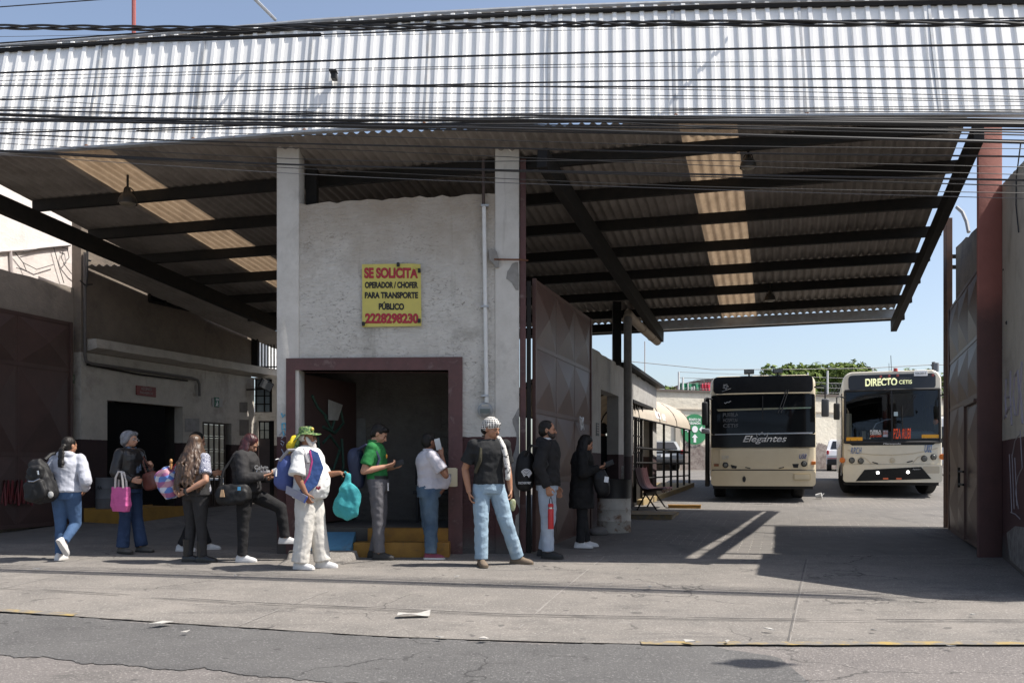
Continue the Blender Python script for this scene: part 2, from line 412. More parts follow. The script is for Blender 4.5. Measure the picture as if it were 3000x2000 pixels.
def mat_sky():
    m, n, l, p = new_mat('translucent_sheet')
    co = node(n, 'ShaderNodeTexCoord').outputs['Object']
    col = mixc(n, l, thresh(n, l, noise_n(n, l, mapping(n, l, co, (1, .4, 1), (0, 0, -.29)), 5, 8, .7), .35, .7), (.56, .42, .28), (.38, .275, .18))
    t = n.new('ShaderNodeBsdfTranslucent'); l.new(col, t.inputs[0])
    d = n.new('ShaderNodeBsdfDiffuse'); l.new(col, d.inputs[0])
    mx = n.new('ShaderNodeMixShader'); mx.inputs[0].default_value = .21; l.new(d.outputs[0], mx.inputs[1]); l.new(t.outputs[0], mx.inputs[2])
    l.new(mx.outputs[0], n['Material Output'].inputs[0]); return m
M['skylight'] = mat_sky()
PITCH = .142
def corr(name, xa, xb, mat, y_of_front=None, yr=rear_y, amp=.022, back=None):
    mb = MB(); n = max(2, int((xb-xa)/PITCH*8)); pts = []
    for i in range(n+1):
        x = xa + (xb-xa)*i/n; y0 = (y_of_front or FY)(x) + .06
        z = amp*math.sin(2*PI*x/PITCH)
        t = 1.0; yy = y0
        for _ in range(20): yy = yr(x + .30*(yy-y0))
        col = []
        for k in range(7):
            y = y0 + (yy-y0)*k/6; xx = x + .30*(y-y0)
            col.append(Vector((xx, y, roofz(xx, y)+z)))
        pts.append(col)
    vs = [p for c in pts for p in c]
    mb.add(vs, [(i*7+k, (i+1)*7+k, (i+1)*7+k+1, i*7+k+1) for i in range(n) for k in range(6)])
    return mb.build(name, mat, roof, smooth=60, recalc=False)
XL, XR = -7.88, 5.63
sx = [front_x(roofhit(166, 454)), front_x(roofhit(347, 454))]
sr = [front_x(roofhit(2010, 440)), front_x(roofhit(2172, 440))]
corr('roof_sheet', XL, sx[0], M['roof_sheet'])
corr('skylight_panel', sx[0], sx[1], M['skylight'])
corr('roof_sheet', sx[1], sr[0], M['roof_sheet'])
corr('skylight_panel', sr[0], sr[1], M['skylight'])
corr('roof_sheet', sr[1], XR, M['roof_sheet'])
# purlins
for k in range(-3, 8):
    Yk = 19.55 - 1.115*k
    def Pq(x): 
        y = Yk - .2*(x - .3*Yk); return Vector((x, y, roofz(x, y)-.112))
    # ends: left edge and right edge lines
    def endx(xf, extra):
        x = xf
        for _ in range(40):
            y = Yk - .2*(x-.3*Yk); x = xf + .30*(y-FY(xf)) + extra
        return x
    xl, xr = endx(XL, .06), endx(XR, .22)
    if rear_y(xr) < Pq(xr).y - .3: continue
    if Pq(xl).y < FY(xl)+.15:
        # starts where it meets the front edge
        xl = max(xl, xl)
        while Pq(xl).y < FY(xl)+.2 and xl < xr: xl += .05
    if Pq(xr).y < FY(xr)+.2:
        while Pq(xr).y < FY(xr)+.2 and xr > xl: xr -= .05
    if xr - xl < .5: continue
    mb = MB()
    a, b = Pq(xl), Pq(xr)
    mb.beam(a, b, .012, .16); mb.beam(a+Vector((.0, .04, -.077)), b+Vector((0, .04, -.077)), .075, .008); mb.beam(a+Vector((0, .04, .074)), b+Vector((0, .04, .074)), .075, .008)
    mb.build('purlin', M['black_steel'], roof, smooth=0)
def rafter(p, q, w_, h_, name='rafter', ext=0):
    d = (q-p).normalized(); mb = MB(); mb.beam(p-d*ext, q+d*.0, w_, h_); return mb.build(name, M['black_steel'], roof, smooth=0, bevel=.006)
M['rafter_grey'] = surf('dusty_steel', (.10, .095, .085), (.06, .055, .05), 6, rough=.7)
rafter(roofhit(1588, 462, -.40), roofhit(1936, 985, -.40), .13, .26)
rafter(roofhit(-60, 572, -.36), roofhit(815, 952, -.36), .14, .24)
rafter(roofhit(2868, 385, -.36), roofhit(2618, 955, -.36), .12, .24)
# gutter along the rear edge
mb = MB(); a = Vector((3.0, rear_y(3.0)+.05, 0)); b = Vector((8.05, rear_y(8.05)+.05, 0))
for q in (a, b): q.z = roofz(q.x, q.y)-.10
mb.beam(a, b, .16, .19); mb.build('gutter', M['galv'], roof, smooth=0, bevel=.01)
mb = MB(); a2 = Vector((-5.2, rear_y(-5.2)+.05, 0)); a2.z = roofz(a2.x, a2.y)-.10
mb.beam(a2, a-Vector((.01, 0, 0)), .12, .18); mb.build('eaves_strip', M['black_steel'], roof, smooth=0)
# parapet of white box-rib sheets
OV = .784
jo = [-160, -45, 200, 445, 700, 975, 1262, 1552, 1852, 2160, 2480, 2820]
vb = [365, 353, 338, 322, 302, 287, 275, 268, 264, 262, 261, 260]
LEAN = .40
def fb(u_ov, v_ov):
    a = (u_ov/OV-U0)/F; Y = 11.62/(1+.085*a)
    return Vector((a*Y, Y, CZ+(VH-v_ov/OV)/F*Y))
M['parapet'] = surf('white_sheet_metal', (.90, .885, .85), (.84, .83, .80), 4, rough=.38, b=.02, bs=3, stain=(.66, .66, .65), sscale=2.4, slo=.62, shi=.85, stretch=(1, 1, .2))
def rib_profile(n_ribs, L):
    pts = []; p = L/n_ribs
    for k in range(n_ribs):
        o = k*p
        pts += [(o, 0), (o+p*.50, 0), (o+p*.58, .025), (o+p*.84, .025), (o+p*.92, 0)]
    return pts + [(L, 0)]
HF = 1.60
fpts = [fb(u, v) for u, v in zip(jo, vb)]
for i in range(len(fpts)-1):
    a, b = fpts[i], fpts[i+1]; d = b-a; L = d.length; d.normalize(); nrm = Vector((d.y, -d.x, 0)).normalized()
    mb = MB(); prof = rib_profile(9 if i > 3 else 8, L); vs = []
    bow = .012*math.sin(i*2.1)
    for s, dep in prof:
        sag = 0
        base = a + d*s + nrm*(dep)
        for q, (hh, ln) in enumerate(((0, 0), (HF*.5, LEAN*.5-bow), (HF+.01*math.sin(s*7+i), LEAN))):
            vs.append(base + Vector((0, 0, hh)) - nrm*ln)
    n = len(prof)
    mb.add(vs, [(k*3+r, (k+1)*3+r, (k+1)*3+r+1, k*3+r+1) for k in range(n-1) for r in range(2)])
    mb.build('parapet_panel', M['parapet'], roof, smooth=0, recalc=False)
    # joint strip and back frame post
    mb = MB(); t = Vector((0, 0, HF)) - nrm*LEAN
    mb.beam(b+nrm*.02-d*.01, b+nrm*.02+t-d*.01, .035, .02, up=nrm); mb.build('joint_strip', M['galv'], roof, smooth=0)
    mb = MB(); mb.ell(b+nrm*.02+Vector((0, 0, .0)), (.03, .02, .03)); mb.build('rusty_bracket', M['rust'], roof)
mb = MB(); mb.tube([p+Vector((0, LEAN+.02, HF+.035)) for p in fpts], .035, 8); mb.build('parapet_top_rail', M['galv'], roof)
mb = MB()
for a, b in zip(fpts, fpts[1:]): mb.beam(a+Vector((0, -.0, -.012)), b+Vector((0, -.0, -.012)), .09, .035)
mb.build('parapet_bottom_rail', M['galv'], roof, smooth=0, bevel=.006)
mb = MB()
for a, b in zip(fpts, fpts[1:]): mb.beam(a+Vector((0, LEAN*.9, HF-.06)), b+Vector((0, LEAN*.9, HF-.06)), .05, .05)
mb.build('parapet_back_rail', M['black_steel'], roof, smooth=0)
# unseen screen added along the left eaves to keep sun off the left walls
p0 = Vector((XL+.17, FY(XL)+.3, roofz(XL, FY(XL)))); p1 = Vector((p0.x+.30*8.9, p0.y+8.9, 0)); p1.z = roofz(p1.x, p1.y)
pm = p0.lerp(p1, .2); mb = MB(); mb.prism([p0, p1, p1+Vector((0, 0, 2.2)), pm+Vector((0, 0, 2.15)), pm+Vector((-.02, -.07, 1.3)), p0+Vector((0, 0, 1.3))], (-.04, .01, 0)); mb.build('added_sun_screen', M['parapet'], roof, smooth=0)
# roof strip added between side eaves and left building to shade its wall
mb = MB(); amp = .021
def strip_pt(s, t):
    y = 16.9 + (22.6-16.9)*t; xe = XL + .30*(y-FY(XL)) - .22; xw = -8.0 + .365*(y-16.9) + .02
    x = xw + (xe-xw)*s
    return Vector((x, y, roofz(x, y)+.05+.02*math.sin(2*PI*s*9)))
mb.grid(strip_pt, 72, 4); mb.build('added_shade_strip', M['roof_sheet'], roof, smooth=60, recalc=False)

# ------------------------------------------------------------------ front building between the two gateways
YW = 12.3
fbx = lambda u: (u-U0)/F*YW
fbz = lambda v: CZ+(VH-v)/F*YW
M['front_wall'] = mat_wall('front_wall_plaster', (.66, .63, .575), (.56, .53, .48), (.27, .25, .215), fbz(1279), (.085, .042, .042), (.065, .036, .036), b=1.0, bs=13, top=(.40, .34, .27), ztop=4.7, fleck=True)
M['pillar'] = mat_wall('pillar_plaster', (.62, .59, .54), (.54, .51, .46), (.36, .335, .30), fbz(1279), (.085, .042, .042), (.07, .038, .038), b=.3, bs=9)
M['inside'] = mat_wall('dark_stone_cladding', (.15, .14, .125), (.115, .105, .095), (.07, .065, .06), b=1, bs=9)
FB = thing('front_building', 'white plastered building front with maroon framed doorway between the two gateways', 'building', (-1.5, YW, gz(YW)))
zb = gz(YW)-.1
xl, xr = fbx(877), fbx(1450); il, ir = fbx(866), fbx(1316); zt = fbz(1083)
random.seed(3)
tops = []
nn = 26
for i in range(nn+1):
    u = 1450 + (877-1450)*i/nn
    tops.append(Vector((fbx(u), YW, fbz(566 + (598-566)*i/nn) + random.uniform(-.02, .02))))
mb = MB()
xr_all, xl_all = fbx(1524), fbx(811)
# pier right of door, pier left of door, and head over it share one outline
poly = [Vector((xl+.001, YW, zt)), Vector((ir, YW, zt)), Vector((ir, YW, zb)), Vector((fbx(1450), YW, zb))] + tops
mb.prism([p for p in poly if p.x >= xl-1e-4], (0, .3, 0))
mb.build('front_wall', M['front_wall'], FB, smooth=0)
mb = MB(); mb.box((xl_all, YW-.02, zb), (xl, YW+.32, fbz(424)-.02)); mb.build('pillar', M['pillar'], FB, bevel=.02, smooth=30)
mb = MB(); mb.box((fbx(1450), YW-.02, zb), (xr_all-.012, YW+.32, fbz(398)-.08)); mb.build('pillar', M['pillar'], FB, bevel=.02, smooth=30)
mb = MB(); mb.box((xl+.01, YW+.33, zb+3.5), (xl+.16, YW+.48, roofz(xl, YW)-.15)); mb.build('steel_post', M['black_steel'], FB, smooth=0)
# maroon door surround
fr = .045
mb = MB(); ol, orr, ot = fbx(842), fbx(1354), fbz(1052)
mb.prism([(ol, YW-fr, zb), (ol, YW-fr, ot), (orr, YW-fr, ot+.02), (orr, YW-fr, zb), (ir, YW-fr, zb), (ir, YW-fr, zt), (il, YW-fr, zt), (il, YW-fr, zb)], (0, fr+.30, 0))
mb.build('door_surround', M['maroon'], FB, bevel=.008, smooth=30)
# rooms behind
fl = fbz(1546)
mb = MB()
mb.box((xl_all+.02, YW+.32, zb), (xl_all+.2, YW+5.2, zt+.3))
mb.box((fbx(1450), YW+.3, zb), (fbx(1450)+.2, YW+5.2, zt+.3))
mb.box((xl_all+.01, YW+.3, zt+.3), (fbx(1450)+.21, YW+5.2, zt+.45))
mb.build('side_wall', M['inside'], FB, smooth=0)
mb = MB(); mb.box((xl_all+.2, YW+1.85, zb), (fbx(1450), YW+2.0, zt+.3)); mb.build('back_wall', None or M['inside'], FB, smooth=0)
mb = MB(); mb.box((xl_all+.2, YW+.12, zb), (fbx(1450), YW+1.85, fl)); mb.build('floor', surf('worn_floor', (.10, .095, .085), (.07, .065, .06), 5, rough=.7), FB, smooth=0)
mb = MB(); mb.box((fbx(1046), YW-.30, zb), (ir+.02, YW-.04, fbz(1546)-.17)); mb.box((fbx(1078), YW-.04, zb+.02), (ir-.001, YW+.119, fl+.001))
mb.build('step', M['yellow_step'], FB, bevel=.012)
# open metal door leaf with graffiti, folded inwards on the left
LA, LB = Vector((-2.90, YW+.38, 0)), Vector((-2.42, YW+1.83, 0))
mb = MB(); mb.prism([LA+Vector((0,0,fl+.02)), LB+Vector((0,0,fl+.02)), LB+Vector((0,0,zt-.02)), LA+Vector((0,0,zt-.02))], (-.04, .01, 0))
leaf = mb.build('door_leaf', M['gate_dark'], FB, smooth=0)
dl = (LB-LA).normalized(); nl = Vector((dl.y, -dl.x, 0))
def on_leaf(s, z): return LA + dl*s + Vector((0, 0, z)) + nl*.012
M['green_spray'] = surf('green_spray', (.03, .085, .058), (.03, .06, .045), 20, rough=.6)
mb = MB()
g = [[(.2,2.35),(.35,2.15),(.6,2.0)], [(.55,2.0),(.75,1.75),(.95,2.25)], [(1.0,2.2),(1.1,1.9),(.85,1.7),(.5,1.8)], [(.35,1.6),(.45,1.1),(.8,1.0),(1.0,1.4),(.7,1.65),(.5,1.5)], [(1.05,1.6),(1.1,1.1),(1.05,.8)], [(.3,1.0),(.7,.95),(1.2,1.0)]]
for L_ in g: mb.tube([on_leaf(a, fl+b*.78) for a, b in L_], .022, 5)
mb.build('graffiti', M['green_spray'], leaf)
mb = MB(); 
pp = [W(951, 1171, 0), ]
def leafpt(u, v):
    # where the sight line meets the leaf plane, slightly in front
    a = (u-U0)/F; t = (LA.x - a*LA.y)/(a*dl.y - dl.x); Y = LA.y + dl.y*t
    return Vector((a*Y, Y, CZ+(VH-v)/F*Y)) + nl*.03
mb.prism([leafpt(956,1170), leafpt(998,1186), leafpt(984,1231), leafpt(956,1230)], nl*.006); mb.build('notice_paper', M['paper'], leaf, smooth=0)
mb = MB(); mb.prism([W(1045,1225,YW+1.84), W(1071,1225,YW+1.84), W(1073,1310,YW+1.84), W(1045,1310,YW+1.84)], (0, -.01, 0)); mb.build('notice_board', surf('grey_notice', (.16,.16,.155), (.11,.11,.105), 9, rough=.8), FB, smooth=0)
mb = MB(); mb.prism([W(1272,1200,YW+1.84), W(1292,1200,YW+1.84), W(1292,1255,YW+1.84), W(1272,1255,YW+1.84)], (0, -.01, 0)); mb.build('wall_notice', surf('brown_notice', (.10,.085,.075), rough=.8), FB, smooth=0)
# dark waiting bench in the room
mb = MB(); mb.box((fbx(1180), YW+1.2, fl+.42), (fbx(1310), YW+1.6, fl+.47)); mb.box((fbx(1180), YW+1.58, fl+.55), (fbx(1310), YW+1.63, fl+.9))
for x in (fbx(1190), fbx(1300)):
    mb.box((x, YW+1.22, fl), (x+.04, YW+1.26, fl+.42)); mb.box((x, YW+1.58, fl), (x+.04, YW+1.62, fl+.55))
tag(mb.build('waiting_bench', M['black'], None, smooth=0, bevel=.008), 'black bench against the dark wall inside the maroon doorway', 'bench')
# broken plaster patches on the right pillar
def blob(name, pts, mat, parent, dy, n_sub=1, amp=.02):
    out = []
    for i in range(len(pts)):
        a = Vector(pts[i]); b = Vector(pts[(i+1) % len(pts)])
        for k in range(4):
            p = a.lerp(b, k/4); out.append(p + Vector((amp*noise.noise((p.x*9, p.z*9, 1)), 0, amp*noise.noise((p.x*9, p.z*9, 7)))))
    mb = MB(); mb.prism(out, dy); return mb.build(name, mat, parent, smooth=0)
M['bare'] = surf('bare_cement', (.30, .285, .265), (.19, .18, .165), 7, rough=.95, b=.8, bs=18)
yp = YW-.021
P_ = lambda u, v: Vector((fbx(u), yp, fbz(v)))
blob('bare_patch', [P_(1521,1195), P_(1508,1215), P_(1500,1225), P_(1503,1250), P_(1514,1268), P_(1511,1300), P_(1497,1360), P_(1492,1400), P_(1500,1425), P_(1508,1440), P_(1512,1470), P_(1521,1490)], M['bare'], FB, (0, -.004, 0))
blob('bare_patch', [P_(1520,1500), P_(1508,1510), P_(1512,1540), P_(1505,1570), P_(1512,1590), P_(1521,1592)], M['bare'], FB, (0, -.004, 0))
blob('bare_patch', [P_(1500,772), P_(1519,770), P_(1519,850), P_(1512,850), P_(1500,830), P_(1483,820), P_(1484,795)], M['bare'], FB, (0, -.004, 0))
blob('cement_lump', [P_(1430,735), P_(1441,728), P_(1455,738), P_(1462,770), P_(1464,785), P_(1452,785), P_(1434,765)], M['bare'], FB, (0, -.03, 0))
mb = MB(); mb.tube([P_(1448,762)+Vector((0,-.03,0)), P_(1524,764)+Vector((0,-.05,0)), P_(1536,764)+Vector((.05,.0,0))], .012, 6); mb.build('hinge_rod', M['rust'], FB)
# small spray drawings low on the left pillar
M['blue_spray'] = surf('blue_spray', (.12, .38, .52), rough=.7)
mb = MB()
Q = lambda u, v: Vector((fbx(u), YW-.026, fbz(v)))
for L_ in ([(826,1210),(830,1222),(836,1214)], [(828,1240),(838,1240),(840,1255),(828,1258),(828,1240)], [(830,1262),(834,1275)], [(838,1262),(842,1252)]):
    mb.tube([Q(*q) for q in L_], .012, 5)
mb.build('graffiti', M['blue_spray'], FB)
mb = MB()
for L_ in ([(820,1275),(830,1262),(838,1272),(826,1284)], [(824,1290),(834,1296),(830,1306),(824,1298)], [(826,1315),(832,1326),(828,1340)]):
    mb.tube([Q(*q) for q in L_], .008, 5)
mb.build('graffiti', surf('grey_spray', (.25, .27, .33), rough=.7), FB)
text('SEnTMI', 'scrawl', surf('ink_scrawl', (.05, .04, .06), rough=.8), FB, (fbx(1475), YW-.003, fbz(1276)), upright(), .07, .24)
mb = MB()
for L_ in ([(1470,1262),(1480,1268),(1488,1262)], [(1474,1250),(1472,1240)], [(1484,1250),(1488,1240)], [(1470,1262),(1472,1250),(1488,1250),(1490,1262)]):
    mb.tube([P_(*q)+Vector((0,.018,0)) for q in L_], .006, 5)
mb.build('graffiti', surf('violet_spray', (.35, .22, .36), rough=.8), FB)
mb = MB()
for L_ in ([(1478,1330),(1488,1318),(1482,1345),(1492,1336),(1484,1365)],):
    mb.tube([P_(*q)+Vector((0,.018,0)) for q in L_], .012, 5)
mb.build('graffiti', surf('red_spray', (.20, .03, .03), rough=.8), FB)

# electricity meter and its pipe
mt = thing('electric_meter', 'round grey electricity meter under a white pipe right of the maroon doorway', 'meter', (fbx(1422), YW-.01, fbz(1202)))
RX = Matrix.Rotation(PI/2, 3, 'X')
mb = MB(); mb.lathe([(0, 0), (.105, 0), (.105, .05), (.085, .06), (.08, .12), (.06, .14), (0, .14)], (fbx(1422), YW-.01, fbz(1202)), 24, RX); mb.build('housing', M['grey_plastic'], mt)
mb = MB(); mb.box((fbx(1408), YW-.162, fbz(1212)), (fbx(1436), YW-.149, fbz(1199))); mb.build('display', surf('meter_lcd', (.10, .12, .11), rough=.3), mt, smooth=0)
mb = MB(); mb.box((fbx(1412), YW-.156, fbz(1192)), (fbx(1432), YW-.149, fbz(1186))); mb.build('plate', M['paper'], mt, smooth=0)
pp = thing('conduit_pipe', 'white conduit pipe running up the plastered wall from the round meter', 'pipe', (fbx(1420), YW-.05, fbz(1180)))
mb = MB(); mb.tube([(fbx(1426), YW-.05, fbz(1180)), (fbx(1418), YW-.05, fbz(604))], .028, 10); mb.build('white_pipe', M['white_paint'], pp)
mb = MB(); mb.tube([(fbx(1417), YW-.05, fbz(604)), (fbx(1416), YW-.05, fbz(470))], .022, 10); mb.build('rusty_pipe', surf('brown_pipe', (.07,.045,.035),(.05,.035,.03),9,rough=.7), pp)
mb = MB()
for v in (606, 900, 1160): MB().box((fbx(1410), YW-.085, fbz(v)-.012), (fbx(1432), YW-.0, fbz(v)+.012)).build('pipe_clip', M['galv'], pp, smooth=0)

# yellow banner
YB = YW-.03
bn = thing('job_banner', 'yellow vinyl banner with red and black lettering fixed to the white wall', 'banner', W(1148, 865, YB))
M['banner'] = surf('yellow_vinyl', (.62, .53, .12), (.52, .45, .12), 3, rough=.55, b=.15, bs=3, bd=.05)
def bwave(x, z): return -.012 - .012*noise.noise((x*2.5, z*2.0, 3)) - .008*noise.noise((x*7, z*5, 9))
cs = [W(1062, 958, YB), W(1235, 955, YB), W(1233, 772, YB), W(1061, 775, YB)]
def bp(s, t):
    p = cs[0].lerp(cs[1], s).lerp(cs[3].lerp(cs[2], s), t); p.y += bwave(p.x, p.z)
    if s > .85 and t > .9: p.z -= (s-.85)*.15; p.y -= (s-.85)*.3
    return p
mb = MB(); mb.grid(bp, 30, 30); mb.build('vinyl_sheet', M['banner'], bn, recalc=False, thick=.003)
for s_, u, v, h, wd, k in (('SE SOLICITA', 1146, 800, 31, 157, 'red_ink'), ('OPERADOR / CHOFER', 1147, 835, 19, 156, 'black_ink'), ('PARA TRANSPORTE', 1147, 865, 19, 156, 'black_ink'), ('PÚBLICO', 1147, 896, 24, 74, 'black_ink'), ('2228298230', 1148, 933, 30, 156, 'red_ink')):
    p = W(u, v, YB-.0042); text(s_, 'lettering', M[k], bn, p, upright(), h/F*YB, wd/F*YB, bold=.05, depth=.001, warp=bwave)
mb = MB()
for u, v in ((1166, 774), (1228, 792), (1228, 939), (1064, 948)):
    p = W(u, v, YB-.05); mb.box((p.x-.018, p.y-.01, p.z-.025), (p.x+.018, p.y+.045, p.z+.025), None)
mb.build('fixing', M['black_ink'], bn, smooth=0)

# maroon post and blue ramp, concrete wedge
tag(MB().box((fbx(1524)-.004, YW+.04, zb), (fbx(1541), YW+.2, roofz(.1, YW)-.1)).build('gate_post', M['maroon'], None, smooth=0, bevel=.008), 'maroon steel gate post right beside the white pillar', 'post')
tag(MB().box((fbx(1543), YW+.06, zb), (fbx(1556), YW+.14, fbz(820))).build('hinge_post', M['black_steel'], None, smooth=0, bevel=.006), 'thin black hinge post between maroon post and open gate leaf', 'post')
M['blue_paint'] = surf('blue_paint', (.10, .26, .40), (.07, .19, .30), 4, rough=.8, b=.2, stain=(.10, .12, .13), sscale=4, slo=.56, shi=.72)
mb = MB(); y0, y1 = YW-.42, YW-.048; x0, x1 = fbx(900), fbx(1046)-.006
za, zc = zb, fbz(1588)-.0
mb.add([(x0,y0,za),(x1,y0,za),(x1,y1,za),(x0,y1,za),(x0,y0,zc-.06),(x1,y0,zc-.02),(x1,y1,zc+.15),(x0,y1,zc+.15)], [(0,3,2,1),(4,5,6,7),(0,1,5,4),(1,2,6,5),(2,3,7,6),(3,0,4,7)])
tag(mb.build('ramp', M['blue_paint'], None, bevel=.012), 'blue painted concrete ramp left of the yellow steps', 'ramp')
mb = MB()
gg = lambda x, y, h: (x, y, gz(y)+h)
mb.add([gg(-2.9,11.2,.012), gg(-2.15,11.15,.012), gg(-1.98,11.86,.012), gg(-2.95,11.86,.012), gg(-2.8,11.45,.06), gg(-2.22,11.4,.07), gg(-2.02,11.84,.13), gg(-2.9,11.84,.13)], [(0,3,2,1),(4,5,6,7),(0,1,5,4),(1,2,6,5),(2,3,7,6),(3,0,4,7)])
tag(mb.build('concrete_wedge', M['pavement'], None, bevel=.01), 'small worn concrete wedge in front of the blue ramp', 'ramp')
# ------------------------------------------------------------------ left side: building, gate wall, gate
def lw(u, v, off=0.0):      # point on the left building's wall plane
    a = (u-U0)/F; Y = 14.1685/(.365-a); n_ = Vector((1, -.365, 0)).normalized()
    return Vector((a*Y, Y, CZ+(VH-v)/F*Y)) + n_*off
def lp(Y, z, off=0.0):
    n_ = Vector((1, -.365, 0)).normalized()
    return Vector((-8.0+.365*(Y-16.9), Y, z)) + n_*off
LN = Vector((1, -.365, 0)).normalized(); LD = Vector((.365, 1, 0)).normalized()
LB_ = thing('left_building', 'long grey plastered building with projecting slab and dark doorway along the left side', 'building', lp(19, gz(19)))
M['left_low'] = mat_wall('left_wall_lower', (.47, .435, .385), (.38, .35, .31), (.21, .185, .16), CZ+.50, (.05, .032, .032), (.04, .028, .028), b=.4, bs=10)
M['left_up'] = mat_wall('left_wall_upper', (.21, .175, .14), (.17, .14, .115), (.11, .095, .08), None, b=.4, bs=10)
g0 = gz(17)-.2
zt1 = CZ+1.27; zt2 = CZ+.985
mb = MB()
mb.prism([lp(16.9, g0), lp(17.5, g0), lp(17.5, zt1), lp(19.5, zt1), lp(19.5, g0), lp(20.1, g0), lp(20.1, zt2), lp(21.05, zt2), lp(21.05, g0), lp(21.86, g0), lp(21.86, CZ+2.12), lp(16.9, CZ+2.12)], LN*-.22)
mb.build('wall', M['left_low'], LB_, smooth=0)
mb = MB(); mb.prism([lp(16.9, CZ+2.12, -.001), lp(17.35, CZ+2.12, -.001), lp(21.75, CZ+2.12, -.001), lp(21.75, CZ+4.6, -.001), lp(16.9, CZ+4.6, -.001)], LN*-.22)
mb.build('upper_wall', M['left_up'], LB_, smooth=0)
mb = MB(); n_ = 30; top = []
for i in range(n_+1):
    Y = 17.0 + (22.65-17.0)*i/n_
    top.append([lp(Y, CZ+2.14), lp(Y, CZ+2.37-.012*abs(noise.noise((Y*3, 0, 0)))), lp(Y, CZ+2.37, .25), lp(Y, CZ+2.20+.02*noise.noise((Y*2, 3, 0)), .28)])
mb.loft(top); mb.build('slab', M['left_low'], LB_, smooth=0)
# rooms behind the openings
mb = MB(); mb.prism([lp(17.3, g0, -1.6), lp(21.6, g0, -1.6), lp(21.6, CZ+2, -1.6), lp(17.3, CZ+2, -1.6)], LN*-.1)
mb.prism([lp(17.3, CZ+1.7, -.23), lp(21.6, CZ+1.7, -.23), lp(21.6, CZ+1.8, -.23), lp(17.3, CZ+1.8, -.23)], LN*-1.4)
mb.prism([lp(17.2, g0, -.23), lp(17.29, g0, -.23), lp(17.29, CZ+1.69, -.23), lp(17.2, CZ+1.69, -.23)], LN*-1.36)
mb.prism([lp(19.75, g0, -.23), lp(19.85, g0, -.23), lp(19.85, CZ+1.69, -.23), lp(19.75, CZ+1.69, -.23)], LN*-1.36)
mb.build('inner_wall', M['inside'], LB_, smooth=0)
mb = MB(); mb.prism([lp(17.52, g0, -.15), lp(19.15, g0, -.15), lp(19.15, zt1-.02, -.15), lp(17.52, zt1-.02, -.15)], LN*-.05)
for k in range(1, 6): mb.prism([lp(17.52, g0+k*.42, -.14), lp(19.15, g0+k*.42, -.14), lp(19.15, g0+k*.42+.03, -.14), lp(17.52, g0+k*.42+.03, -.14)], LN*-.012)
mb.build('door', surf('very_dark_door', (.006, .006, .007), (.010, .009, .009), 4, rough=.9, spec=.1), LB_, smooth=0)
# glazed grid door standing in the second opening
gd = None
M['pane'] = surf('pane_painted_reflection', (.62, .60, .50), (.42, .39, .30), 2.5, rough=.18, spec=.7)  # bright reflection painted into the pane colour
M['wood_dark'] = surf('dark_wood', (.045, .028, .02), (.03, .02, .015), 8, rough=.5)
mb = MB()
YA, YB2 = 20.15, 20.85
for i in range(5):
    Y = YA+(YB2-YA)*i/4; mb.beam(lp(Y, g0, -.03), lp(Y, zt2-.02, -.03), .03, .03, up=LD)
for z in (zt2-.03, zt2-.33, zt2-.63, zt2-.93, zt2-1.23, zt2-1.9): mb.beam(lp(YA, z, -.03), lp(YB2, z, -.03), .03, .035)
gd = mb.build('glazed_door', M['wood_dark'], LB_, smooth=0)
for i in range(4):
    for k in range(4):
        a = YA+(YB2-YA)*i/4+.025; b = YA+(YB2-YA)*(i+1)/4-.025; z1 = zt2-.055-.3*k; z0 = z1-.25
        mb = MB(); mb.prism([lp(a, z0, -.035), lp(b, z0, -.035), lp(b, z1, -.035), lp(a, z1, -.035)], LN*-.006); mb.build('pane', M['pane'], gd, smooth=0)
mb = MB(); mb.prism([lp(YA, g0, -.075), lp(YB2, g0, -.075), lp(YB2, zt2-1.3, -.075), lp(YA, zt2-1.3, -.075)], LN*-.02); mb.build('lower_panel', M['wood_dark'], gd, smooth=0)
# dark window high on the wall
wn = MB(); wq = [lw(435, 883, .02), lw(605, 921, .02), lw(605, 846, .02), lw(435, 800, .02)]
wn.prism(wq, LN*-.03); win = wn.build('window', M['dark_glass'], LB_, smooth=0)
mb = MB()
for s in (0, .25, .5, .75, 1): mb.beam(wq[0].lerp(wq[1], s)+LN*.01, wq[3].lerp(wq[2], s)+LN*.01, .05, .03, up=LD)
mb.beam(wq[0]+LN*.01, wq[1]+LN*.01, .05, .05); mb.build('window_frame', M['black_steel'], win, smooth=0)
# conduits below the slab and down pipe
mb = MB(); mb.tube([lw(243, 740, .05), lw(243, 1040, .05), lw(246, 1058, .05), lw(262, 1066, .06), lw(400, 1085, .06), lw(558, 1108, .06), lw(572, 1113, .06), lw(577, 1125, .06), lw(578, 1160, .06)], .03, 8)
mb.build('conduit', surf('grey_conduit', (.10, .09, .085), rough=.7), LB_)
mb = MB(); mb.tube([lw(250, 1068, .04), lw(400, 1096, .04), lw(545, 1115, .04)], .018, 6); mb.build('conduit', M['black_steel'], LB_)
# boarded patches on the wall
for (a, b, c, d, nm_, mt_) in ((541, 583, 1225, 1265, 'worn_poster', (.30, .29, .28)), (702, 724, 1178, 1207, 'vent_cover', (.17, .155, .14)), (702, 728, 1229, 1275, 'vent_cover', (.17, .155, .14))):
    mb = MB(); mb.prism([lw(a, d, .012), lw(b, d, .012), lw(b, c, .012), lw(a, c, .012)], LN*-.01); mb.build(nm_, surf(nm_, mt_, tuple(x*.7 for x in mt_), 9, rough=.9), LB_, smooth=0)
